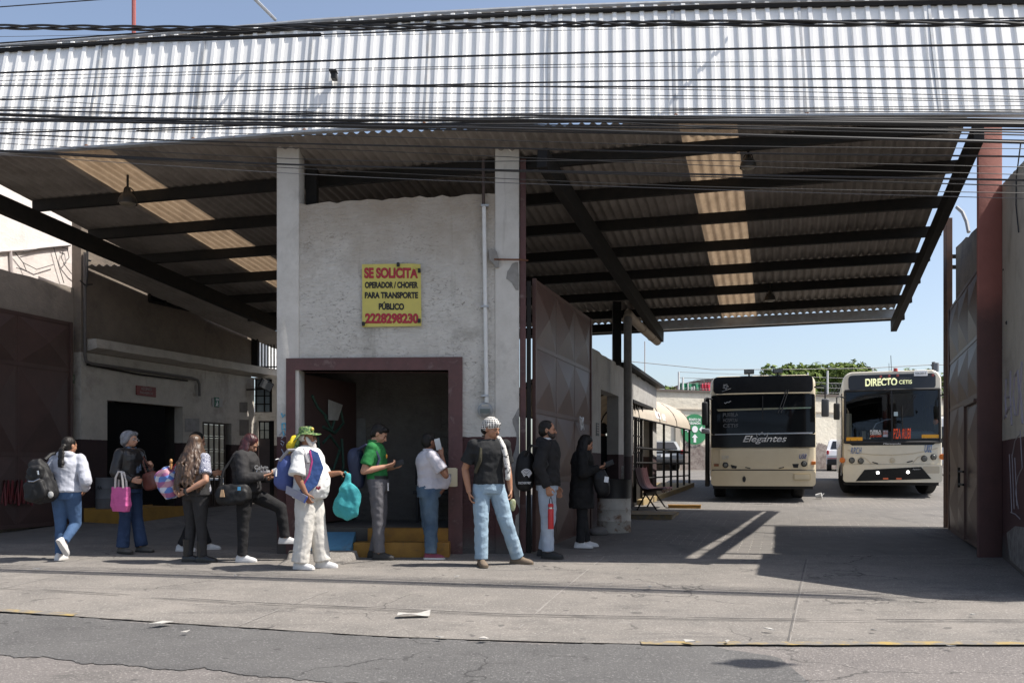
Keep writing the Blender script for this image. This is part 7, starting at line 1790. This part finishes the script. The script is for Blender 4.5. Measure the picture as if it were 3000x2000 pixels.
text('Calvin', 'lettering', M['white_ink'], r4, (.245*s4, -.10*s4, 1.20*s4), upright((1, .35, 0)), .05, .17, .02, .004, local=True)
text('Calvin', 'lettering', surf('grey_letter', (.3, .3, .3), rough=.7), r4, (.225*s4, -.125*s4, 1.25*s4), upright((1, .35, 0)), .05, .17, .02, .004, local=True)
sb = prop('shoulder_bag', 'big slouchy black shoulder bag at the dark red haired woman\'s hip', 'bag', r4, (-.10, -.27, .90), s4)
mb = MB(); squash(mb, (0, 0, 0), (.22, .085, .13), 3, rot(y=-.12)); squash(mb, (.05, -.06, -.03), (.15, .04, .09), 3, rot(y=-.12)); remesh(mb, 'bag', NYL, sb, .011, 3, (.009, 8, 10, 9))
mb = MB(); mb.tube([(-.17, .02, .10), (-.13, .04, .30), (.0, .12, .50), (.08, .17, .53)], .018, 6); mb.tube([(.19, .02, .10), (.16, .05, .30), (.10, .15, .52)], .014, 6); mb.build('strap', NYL, sb, local=True)
mb = MB(); mb.prism([(-.12, -.105, .06), (-.09, -.105, .06), (-.075, -.105, -.03), (-.135, -.105, -.03)], (0, -.012, 0)); mb.build('tassel_charm', surf('tan_tassel', (.5, .32, .18), rough=.6), sb, local=True, smooth=0)
mb = MB(); mb.box((.08, -.108, .05), (.115, -.10, .095)); mb.build('blue_tag', surf('blue_tag', (.08, .35, .6), rough=.5), sb, local=True, smooth=0)
# 5 old man in white
WHC = cloth('white_cotton', (.72, .71, .69), (.66, .65, .63), scale=6)
OFFW = cloth('off_white_trousers', (.60, .575, .53), (.52, .495, .45), scale=4)
r5, s5, h5, j5 = human('bearded man in all white clothes with green camouflage sun hat', 905, 10.95, 1.68, R(-14), lean=-.02, head=(.25, -.02, 0), wm=1.05, dm=1.25, belly=.08, skin=SKIN3, hair=None,
    J=dict(elR=(-.02, -.27, 1.13), wrR=(.08, -.24, .92), elL=(.06, .27, 1.13), wrL=(.30, .24, 1.16), anL=(.12, .12, .085), anR=(-.06, -.11, .085), knL=(.06, .10, .49), knR=(-.01, -.10, .49)),
    hands=dict(L=dict(d=(1, -.1, 0), pn=(0, 0, -1), t=(0, -1, .3), curl=1.2), R=dict(d=(.3, .1, -1), pn=(.2, 1, 0), t=(1, 0, 0), curl=.9)),
    top=dict(mat=WHC, sleeve='elbow', fit=.034, hem=.86, rs=(.080, .082, .05), fold=.010, flare=.012, collar=WHC), legs=dict(mat=OFFW, r=(.125, .108, .102), fold=.007, hem=.03), shoes=dict(mat=WHITE_SH, sole=RUBW), seed=6)
m = MB(); m.ell((.055, 0, .045), (.048, .055, .045)); m.ell((.075, 0, .02), (.035, .038, .04)); m.cap((.105, -.025, .082), (.105, .025, .082), .011, .011); m.cap((.01, .075, .12), (.045, .058, .055), .018, .025); m.cap((.01, -.075, .12), (.045, -.058, .055), .018, .025); m.ell((-.03, 0, .13), (.085, .081, .06))
m.v = [(h5 @ p)*s5 for p in m.v]; remesh(m, 'white_beard', BEARD, r5, .008, 2, (.004, 40, 40, 1))
def camo():
    m, n, l, p = new_mat('camouflage')
    co = node(n, 'ShaderNodeTexCoord').outputs['Object']; c = mixc(n, l, thresh(n, l, noise_n(n, l, co, 32, 3), .45, .5), (.13, .23, .06), (.045, .10, .035)); c = mixc(n, l, thresh(n, l, noise_n(n, l, co, 48, 3), .56, .6), c, (.28, .32, .14)); l.new(c, p.inputs['Base Color']); p.inputs['Roughness'].default_value = .85; return m
CAMO = camo()
hat = MB(); hat.lathe([(0, .262), (.072, .258), (.088, .24), (.094, .175), (.10, .172), (.094, .165)], (-.01, 0, 0), 28)
def brim(mb):
    rings = []
    for r_, k in ((.085, 0), (.12, .35), (.165, 1)):
        q = []
        for i in range(36):
            a = 2*PI*i/36; dx = math.cos(a); droop = -.015*k-(.085*k if dx < -.2 else 0)*min(1, -dx+.1 if dx < 0 else 0)-.01*abs(math.sin(a))*k
            q.append(Vector((-.01+r_*dx*1.1, r_*math.sin(a)*.9, .175+droop+.008*math.sin(a*3)*k)))
        rings.append(q)
    mb.loft(rings, cap=False)
hm_ = MB(); hm_.v = list(hat.v); hm_.f = list(hat.f); hm_.mi = list(hat.mi); hm_.v = [(h5 @ p)*s5 for p in hm_.v]; ho = hm_.build('sun_hat', CAMO, r5, local=True)
b2 = MB(); brim(b2); b2.v = [(h5 @ p)*s5 for p in b2.v]; b2.build('brim', CAMO, ho, local=True, thick=.006, recalc=False)
b2 = MB(); b2.cap((-.11, -.02, .10), (-.15, -.03, .0), .035, .045); b2.cap((-.15, -.03, .0), (-.13, -.05, -.06), .045, .02); b2.v = [(h5 @ p)*s5 for p in b2.v]; remesh(b2, 'neck_flap', CAMO, ho, .009, 3, (.008, 14, 10, 2))
b2 = MB(); b2.cap((-.14, -.05, .12), (-.19, -.07, .03), .035, .045); b2.cap((-.19, -.07, .03), (-.21, -.06, -.05), .04, .018); b2.v = [(h5 @ p)*s5 for p in b2.v]; remesh(b2, 'yellow_scarf', cloth('yellow_cloth', (.62, .48, .03), (.52, .38, .02), scale=8), r5, .009, 3, (.008, 14, 14, 3))
b2 = MB(); b2.ell((.075, -.045, .225), (.02, .022, .022), nu=10, nv=8); b2.v = [(h5 @ p)*s5 for p in b2.v]; b2.build('flower_pin', surf('yellow_pin', (.6, .45, .1), rough=.6), ho, local=True)
BLUEN = surf('blue_nylon', (.055, .085, .27), (.045, .07, .21), 6, rough=.55, b=.3, bs=30)
b2 = MB(); b2.prism([Vector(q)*s5 for q in ((.10, -.155, 1.44), (.175, -.12, 1.40), (.235, -.10, 1.22), (.20, -.185, 1.02), (.06, -.235, .90), (.02, -.245, .96), (.13, -.20, 1.12), (.15, -.16, 1.28))], (0, -.018, 0)); b2.build('sash', cloth('blue_sash', (.035, .075, .21), (.03, .06, .17)), r5, local=True, bevel=.006, smooth=30)
b2 = MB(); b2.tube([Vector(q)*s5 for q in ((.10, -.18, 1.43), (.135, -.19, 1.30), (.115, -.225, 1.14), (.03, -.26, .98))], .012, 6); b2.build('sash_edge', cloth('pink_edging', (.38, .05, .18), (.3, .04, .14)), r5, local=True)
m = MB()
for k, (x, z, c) in enumerate(((.19, .985, 0), (.21, .975, 0), (.225, .99, 0))): m.ell(Vector((x, -.17+.0*k, z))*s5, (.016, .012, .02), nu=8, nv=6)
m.build('embroidery', surf('red_thread', (.35, .05, .08), (.05, .12, .07), 30, .5, .55, rough=.8), r5, local=True)
bp5 = prop('backpack', 'blue backpack on the back of the man in white', 'backpack', r5, (-.26, -.06, 1.16), s5)
mb = MB(); squash(mb, (0, 0, 0), (.10, .155, .21), 3.2, rot(y=.08), taper=.1); squash(mb, (-.09, 0, -.06), (.04, .12, .11), 3, rot(y=.08)); remesh(mb, 'bag', BLUEN, bp5, .011, 3, (.005, 8, 8, 3))
mb = MB(); mb.tube([(-.02, -.14, .15), (.12, -.19, .27), (.28, -.14, .28), (.36, -.16, .12)], .02, 6); mb.build('strap', surf('grey_strap', (.28, .27, .28), rough=.8), bp5, local=True)
mb = MB(); mb.tube([(-.10, -.10, .16), (-.112, -.02, .17), (-.10, .08, .16)], .005, 5); mb.tube([(-.06, -.15, .05), (-.06, -.155, -.04)], .012, 5); mb.build('zip', M['white_ink'], bp5, local=True)
tl = prop('carrier_bag', 'turquoise cloth bag hanging from the hand of the man in white', 'bag', r5, (.43, .20, .84), s5)
TEAL = cloth('turquoise_cloth', (.055, .33, .35), (.042, .26, .28), scale=5)
mb = MB(); squash(mb, (0, 0, -.02), (.14, .08, .215), 2.7, rot(y=.3), taper=.22); mb.cap((-.04, 0, .12), (-.01, 0, .28), .07, .02); remesh(mb, 'bag', TEAL, tl, .010, 3, (.024, 6, 4.5, 6))
mb = MB(); mb.tube([(-.01, .01, .25), (-.03, .0, .31), (-.04, -.02, .33)], .014, 6); mb.build('handle', TEAL, tl, local=True)
fo = prop('blue_folder', 'blue edged grey folder held under the arm of the man in white', 'folder', r5, (.02, -.275, .905), s5)
mb = MB(); mb.prism([(-.16, 0, .10), (.10, 0, -.02), (.06, 0, -.09), (-.17, 0, .02)], (0, -.02, 0)); mb.build('cover', surf('grey_folder', (.28, .28, .31), (.2, .2, .3), 9, rough=.6), fo, local=True, bevel=.004)
mb = MB(); mb.prism([(.06, -.022, -.09), (.10, -.022, -.02), (.115, -.022, -.03), (.075, -.022, -.10)], (0, -.006, 0)); mb.build('edge', surf('blue_folder_edge', (.08, .13, .45), rough=.5), fo, local=True, smooth=0)
# 6 young man in green polo
GREEN = cloth('green_polo', (.028, .19, .055), (.022, .15, .042), scale=5)
GREYT = cloth('grey_trousers', (.135, .13, .14), (.10, .098, .105), scale=4)
r6, s6, h6, j6 = human('young man in green polo shirt and grey trousers looking down at his phone', 1108, 11.90, 1.76, R(-4), lean=-.045, head=(0, .52, 0), wm=1.0, dm=.98, hair=hair_short, skin=SKIN2,
    J=dict(elR=(-.13, -.24, 1.10), wrR=(.12, -.15, 1.16), elL=(-.05, .24, 1.12), wrL=(.18, .10, 1.15), anR=(.04, -.10, .085), knR=(.02, -.095, .49), anL=(-.07, .10, .085)),
    hands=dict(R=dict(d=(.95, .2, .25), pn=(0, .5, 1), t=(.2, 1, .2), curl=.8), L=dict(d=(.95, -.2, .2), pn=(0, -.5, 1), t=(0, -1, 0), curl=.8)),
    top=dict(mat=GREEN, sleeve='short', fit=.016, hem=1.0, rs=(.068, .066, .05), name='polo_shirt', collar=GREEN), legs=dict(mat=GREYT, r=(.098, .074, .066), fold=.010, waist=1.04, belt=M['black']), shoes=dict(mat=surf('dark_grey_shoe', (.045, .042, .04), (.03, .028, .027), 9, rough=.75), sole=RUBB), seed=7)
phone('dark phone in the hands of the man in green polo', r6, (.27, -.06, 1.20), s6, rot(y=1.25, z=.1))
mb = MB(); mb.box((.145*s6, -.065*s6, .86*s6), (.150*s6, -.005*s6, .955*s6)); mb.v = [Vector((p.x, p.y-.06, p.z)) for p in mb.v]; mb.build('name_badge', M['white_ink'], r6, local=True, smooth=0)
mb = MB(); mb.ell(Vector((.125, -.085, 1.29))*s6, (.012, .02, .03), nu=10, nv=8); mb.build('chest_emblem', surf('orange_emblem', (.65, .28, .04), rough=.7), r6, local=True)
NAVY = surf('navy_nylon', (.014, .022, .055), (.02, .028, .065), 5, rough=.6, b=.2, bs=25)
bp6 = prop('backpack', 'navy backpack on the back of the man in green polo', 'backpack', r6, (-.27, .0, 1.14), s6)
mb = MB(); squash(mb, (0, 0, 0), (.10, .15, .27), 2.8, rot(y=-.10), taper=-.12); remesh(mb, 'bag', NAVY, bp6, .011, 3, (.005, 7, 7, 3))
mb = MB(); mb.tube([(.04, -.12, .24), (.16, -.175, .30), (.27, -.165, .27), (.33, -.165, .12), (.30, -.175, .02)], .020, 6); mb.build('strap', NAVY, bp6, local=True)
# 7 stout man in white polo on the phone
WPOLO = cloth('white_polo', (.56, .54, .58), (.50, .48, .52), scale=5)
r7, s7, h7, j7 = human('stout man in white polo shirt talking on a phone held to his ear', 1256, 11.90, 1.63, R(18), lean=.0, head=(.35, .06, 0), wm=1.1, dm=1.25, belly=.14, hair=hair_crop, skin=SKIN3,
    J=dict(elR=(.18, -.25, 1.13), wrR=(.15, -.13, 1.40), elL=(.05, .28, 1.12), wrL=(.28, .20, 1.08), anR=(.0, -.11, .085), anL=(.10, .14, .085)),
    hands=dict(R=dict(d=(-.1, .25, 1), pn=(-.2, 1, -.2), t=(-.6, .3, .2), curl=.7), L=dict(d=(1, -.2, 0), pn=(0, -1, 0), t=(0, 0, 1), curl=.9)),
    top=dict(mat=WPOLO, sleeve='short', fit=.02, hem=.95, rs=(.078, .078, .05), fold=.008, name='polo_shirt', collar=WPOLO), legs=dict(mat=JEANS_M, r=(.112, .088, .078), fold=.012, waist=.99, name='jeans', belt=M['black']), shoes=dict(mat=surf('maroon_trainer', (.22, .04, .075), (.17, .035, .06), 9, rough=.7), sole=RUBW, yawR=-.35), seed=8)
phone('silver phone at the ear of the stout man in white polo', r7, (.10, -.125, 1.555), s7, rot(x=.1, y=-.25, z=.0), surf('silver_phone', (.5, .52, .52), rough=.3))
mb = MB(); mb.tube([Vector(q)*s7 for q in ((-.05, -.085, 1.48), (.06, -.085, 1.43), (.15, -.05, 1.30), (.235, -.03, 1.15))], .012, 6); mb.build('lanyard', surf('patterned_lanyard', (.16, .02, .035), (.6, .58, .58), 60, .45, .5, rough=.8), r7, local=True)
mb = MB(); q = Vector((.29, -.03, 1.10))*s7; mb.box((q.x-.006, q.y-.045, q.z-.05), (q.x+.006, q.y+.025, q.z+.05)); mb.build('id_card', M['grey_plastic'], r7, local=True, smooth=0)
f7 = prop('paper_folder', 'cream paper folder held in front of the stout man in white polo', 'folder', r7, (.33, .10, 1.10), s7)
mb = MB(); mb.box((-.09, -.006, -.12), (.08, .006, .13)); mb.box((.081, -.004, -.115), (.095, .004, .12)); mb.build('cover', surf('cream_card', (.58, .52, .36), rough=.8), f7, local=True, bevel=.002)
# 8 man with chequered headscarf facing the camera
TSH = cloth('black_tshirt', (.016, .017, .018), (.03, .03, .031), scale=4)
r8, s8, h8, j8 = human('man in black t-shirt and pale jeans with black and white chequered headscarf', 1432, 11.2, 1.80, R(-72), lean=0.02, head=(.62, .22, 0), wm=1.08, dm=1.05, skin=SKIN, hair=None,
    J=dict(elR=(-.06, -.27, 1.12), wrR=(.0, -.24, .86), elL=(-.06, .25, 1.12), wrL=(-.02, .27, .88), hipL=(0, .09, .90), knL=(.02, .21, .48), anL=(-.06, .37, .085), knR=(.03, -.10, .48), anR=(.03, -.10, .085)),
    hands=dict(R=dict(d=(.15, .15, -1), pn=(.3, 1, 0), t=(1, 0, 0), curl=.7), L=dict(d=(.1, .0, -1), pn=(0, -1, 0), t=(1, 0, 0), curl=1.1)),
    top=dict(mat=TSH, sleeve='short', fit=.018, hem=.95, rs=(.072, .074, .05), fold=.008, name='tshirt'), legs=dict(mat=JEANS_L, r=(.102, .080, .074), fold=.009, name='jeans'), shoes=dict(mat=surf('tan_shoe', (.19, .14, .095), (.14, .105, .075), 9, rough=.8), sole=surf('tan_sole', (.12, .09, .06), rough=.8), yawL=.95, yawR=-.05), seed=9)
def check():
    m, n, l, p = new_mat('chequered_cotton')
    co = node(n, 'ShaderNodeTexCoord').outputs['Object']; sp = n.new('ShaderNodeSeparateXYZ'); l.new(co, sp.inputs[0])
    ang = math_n(n, l, 'MULTIPLY', math_n(n, l, 'ARCTAN2', sp.outputs[1], sp.outputs[0]), 20); zz = math_n(n, l, 'MULTIPLY', sp.outputs[2], 120)
    a = math_n(n, l, 'SINE', math_n(n, l, 'ADD', math_n(n, l, 'MULTIPLY', ang, .5), zz)); b = math_n(n, l, 'SINE', math_n(n, l, 'SUBTRACT', math_n(n, l, 'MULTIPLY', ang, .5), zz))
    f = thresh(n, l, math_n(n, l, 'MULTIPLY', a, b), .05, .2); c = mixc(n, l, f, (.62, .60, .56), (.03, .03, .032)); l.new(c, p.inputs['Base Color']); p.inputs['Roughness'].default_value = .9; return m
CHK = check()
m = MB(); m.ell((-.012, 0, .175), (.110, .092, .088), nu=20, nv=14); m.ell((-.05, 0, .13), (.075, .088, .07)); m.cap((-.09, .03, .10), (-.12, .03, .03), .035, .025)
m.cap((.08, -.02, .195), (.02, .085, .165), .025, .02); m.cap((.08, .02, .195), (.02, -.085, .165), .025, .02)
HI = h8.inverted(); org = h8 @ Vector((0, 0, .12))
m.v = [((h8 @ p)-org)*s8 for p in m.v]; hs = remesh(m, 'headscarf', CHK, r8, .008, 2, (.003, 20, 20, 1)); hs.location = org*s8
m = MB(); pts = [(-.04, .07, 1.50), (.06, .10, 1.47), (.12, .135, 1.38), (.145, .16, 1.26), (.15, .18, 1.12), (.145, .185, 1.02)]
for a, b in zip(pts, pts[1:]): m.cap(a, b, .032, .030)
m.v = [p*s8 for p in m.v]; sc_ = remesh(m, 'scarf_tail', surf('chequered_scarf', (.62, .60, .56), (.04, .04, .042), 34, .55, .6, rough=.9), r8, .009, 2, (.006, 14, 10, 4))
m = MB(); m.cap((.104, -.02, .0815), (.108, .0, .083), .005, .006, 6); m.cap((.104, .02, .0815), (.108, .0, .083), .005, .006, 6); m.v = [(h8 @ p)*s8 for p in m.v]; m.build('moustache', HAIR, r8, local=True)
m = MB(); m.ell((-.06, 0, .09), (.06, .082, .05)); m.v = [(h8 @ p)*s8 for p in m.v]; m.build('hair', HAIR, r8, local=True)
m = MB(); m.tube([Vector(q)*s8 for q in ((-.08, -.10, 1.43), (.06, -.12, 1.435), (.125, -.13, 1.35), (.14, -.145, 1.22), (.08, -.185, 1.08))], .022, 6); m.build('olive_strap', cloth('olive_webbing', (.06, .055, .035), (.05, .045, .03)), r8, local=True)
mb = prop('snack_bag', 'small clear snack bag in the hand of the man with chequered headscarf', 'bag', r8, (.03, .285, .72), s8)
q_ = MB(); squash(q_, (0, 0, -.02), (.02, .035, .075), 2.6, None, taper=-.2); q_.build('bag', surf('green_snack', (.22, .25, .09), (.4, .4, .3), 25, rough=.4), mb, local=True)
# 9 bearded man in black hooded jacket with red bottle
r9, s9, h9, j9 = human('bearded man in black hooded jacket and pale jeans holding a red bottle', 1603, 12.0, 1.79, R(-12), lean=.0, head=(.1, 0, 0), wm=1.06, dm=1.1, hair=hair_crop, skin=SKIN,
    J=dict(elR=(-.06, -.27, 1.12), wrR=(.05, -.25, .89), elL=(.0, .25, 1.12), wrL=(.08, .25, .88), anR=(.03, -.10, .085), anL=(-.06, .10, .085)),
    hands=dict(R=dict(d=(.2, .05, -1), pn=(.2, 1, 0), t=(1, 0, 0), curl=1.2)),
    top=dict(mat=BLACKC, sleeve='long', fit=.032, hem=.90, rs=(.078, .072, .055), fold=.009, hood=True, name='hooded_jacket', collar=WHC), legs=dict(mat=JEANS_W, r=(.105, .080, .072), fold=.009, name='jeans'), shoes=dict(mat=surf('black_trainer', (.014, .014, .015), rough=.6), sole=RUBB), seed=10)
m = MB(); m.ell((.055, 0, .055), (.052, .060, .045)); m.cap((.1, -.028, .082), (.1, .028, .082), .009, .009); m.cap((.005, .072, .11), (.04, .062, .06), .014, .022); m.cap((.005, -.072, .11), (.04, -.062, .06), .014, .022); m.v = [(h9 @ p)*s9 for p in m.v]
remesh(m, 'beard', STUB, r9, .008, 2)
m = MB(); m.cap((.1025, -.016, .0675), (.1075, .016, .0675), .0055, .0055, 6); m.v = [(h9 @ p)*s9 for p in m.v]; m.build('lower_lip', LIP, r9, local=True)
bt = prop('water_bottle', 'red metal water bottle hanging from the bearded man\'s hand', 'bottle', r9, (.09, -.26, .52), s9)
mb = MB(); mb.lathe([(0, -.155), (.036, -.155), (.038, -.15), (.038, .09), (.034, .105)], (0, 0, 0), 24); mb.build('bottle', surf('red_enamel', (.48, .025, .03), rough=.35), bt, local=True)
mb = MB(); mb.lathe([(.034, .105), (.034, .125), (.033, .126)], (0, 0, 0), 24); mb.build('neck_ring', M['chrome'], bt, local=True)
mb = MB(); mb.lathe([(.035, .126), (.036, .165), (.022, .172), (0, .173)], (0, 0, 0), 24); mb.build('cap', surf('red_cap', (.42, .022, .028), rough=.4), bt, local=True)
mb = MB(); mb.tube([(-.02, 0, .17), (-.012, 0, .23), (0, 0, .26), (.012, 0, .23), (.02, 0, .17)], .006, 6); mb.build('loop', M['black'], bt, local=True)
bp9 = prop('backpack', 'black backpack with white round emblem on the bearded man\'s back', 'backpack', r9, (-.27, -.05, 1.08), s9)
mb = MB(); squash(mb, (0, 0, 0), (.12, .17, .27), 2.8, rot(y=.06), taper=.08); remesh(mb, 'bag', NYL, bp9, .011, 3, (.006, 7, 7, 3))
mb = MB(); mb.tube([(.02, -.15, .20), (.12, -.20, .33), (.26, -.19, .30), (.33, -.20, .08), (.22, -.23, -.08)], .02, 6); mb.build('strap', NYL, bp9, local=True)
mb = MB(); RYX = Matrix.Rotation(PI/2, 3, 'X')
for k in range(5): mb.tube([(.05+.075*math.cos(a)*(1-.13*k), -.182, -.06+.085*math.sin(a)*(1-.1*k)-.01*k) for a in [(.3+2.3*i/10) for i in range(11)]], .0055, 5)
mb.build('emblem', M['white_ink'], bp9, local=True)
text('DISCOVERYFIRST', 'lettering', M['white_ink'], bp9, (.03, -.186, -.155), upright((1, 0, -.0)), .03, .17, .02, .003, local=True)
# 10 woman in black coat with phone
r10, s10, h10, j10 = human('woman with long black hair in long black coat reading her phone', 1703, 13.0, 1.60, R(-4), lean=.02, head=(0, .42, 0), wm=1.02, dm=1.15, hair=strands(60, .46, .035, 12, r=.015, wave=.012), skin=SKIN,
    J=dict(elR=(.02, -.26, 1.12), wrR=(.25, -.13, 1.20), elL=(.04, .25, 1.12), wrL=(.27, .08, 1.18), anR=(-.02, -.09, .085), anL=(.07, .10, .085)),
    hands=dict(R=dict(d=(.9, .3, .3), pn=(0, .4, 1), t=(.3, 1, 0), curl=.9), L=dict(d=(.9, -.2, .3), pn=(0, 0, 1), t=(0, -1, 0), curl=.8)),
    top=dict(mat=cloth('black_coat', (.010, .010, .010), (.018, .017, .017)), sleeve='long', fit=.034, hem=.9, rs=(.080, .078, .055), skirt=(.60, .19, .225), fold=.009, name='coat'), legs=dict(mat=BLACKC, r=(.098, .078, .066)), shoes=dict(mat=WHITE_SH, sole=RUBW), seed=11)
phone('dark phone held by the woman in the black coat', r10, (.41, -.04, 1.27), s10, rot(y=1.2, z=.1))
sb = prop('shoulder_bag', 'black bag with small white tag held in front of the woman in the black coat', 'bag', r10, (.30, -.08, .98), s10)
mb = MB(); squash(mb, (0, 0, 0), (.11, .12, .20), 2.8, rot(y=-.2)); remesh(mb, 'bag', NYL, sb, .011, 3, (.006, 8, 8, 5))
mb = MB(); mb.box((.03, -.135, .02), (.09, -.125, .10)); mb.v = [rot(y=.15) @ p for p in mb.v]; mb.build('white_tag', M['white_ink'], sb, local=True, smooth=0)
# 12, 13 people beyond the yard wall opening
r12, s12, h12, j12 = human('person in black seen from behind through the yard wall opening', 1766, 18.9, 1.83, R(100), hair=hair_short, top=dict(mat=BLACKC, sleeve='long', fit=.02, name='jumper'), legs=dict(mat=BLACKC), shoes=dict(mat=M['black'], sole=RUBB), face=False, seed=12, J=dict(wrR=(.05, -.2, .9)))
bk = prop('grey_bag', 'grey patterned bag hanging beside the person in the wall opening', 'bag', r12, (-.1, -.30, .72), s12)
mb = MB(); squash(mb, (0, 0, 0), (.09, .15, .19), 2.8); remesh(mb, 'bag', surf('grey_print', (.22, .21, .20), (.05, .05, .05), 16, rough=.8), bk, .012, 3)
mb = MB(); mb.tube([(0, -.05, .17), (.03, .05, .30), (.05, .08, .36)], .014, 6); mb.tube([(0, .07, .17), (.04, .09, .34)], .014, 6); mb.build('strap', M['black'], bk, local=True)
r13, s13, h13, j13 = human('person seated far back behind the yard wall opening, only the head showing', 1789, 22.6, 1.70, R(60), dz=-.28, hair=hair_crop, top=dict(mat=BLACKC, sleeve='long', fit=.02, name='jumper'), legs=dict(mat=BLACKC), shoes=dict(mat=M['black'], sole=RUBB), face=True, seed=13,
    J=dict(knL=(.42, .12, .84), knR=(.42, -.12, .84), anL=(.42, .12, .365), anR=(.42, -.12, .365), wrL=(.3, .15, 1.0), wrR=(.3, -.15, 1.0), elL=(.02, .25, 1.12), elR=(.02, -.25, 1.12)))
mb = MB(); q = Vector(r13.location); mb.box((q.x-.5, q.y-.3, q.z+.49), (q.x+.3, q.y+.25, q.z+.53))
for x, y in ((-.45, -.25), (.22, -.25), (-.45, .18), (.22, .18)): mb.box((q.x+x, q.y+y, q.z-.02), (q.x+x+.05, q.y+y+.05, q.z+.49))
tag(mb.build('bench', M['black_steel'], None, smooth=0), 'plain steel bench far back behind the yard wall opening', 'bench')
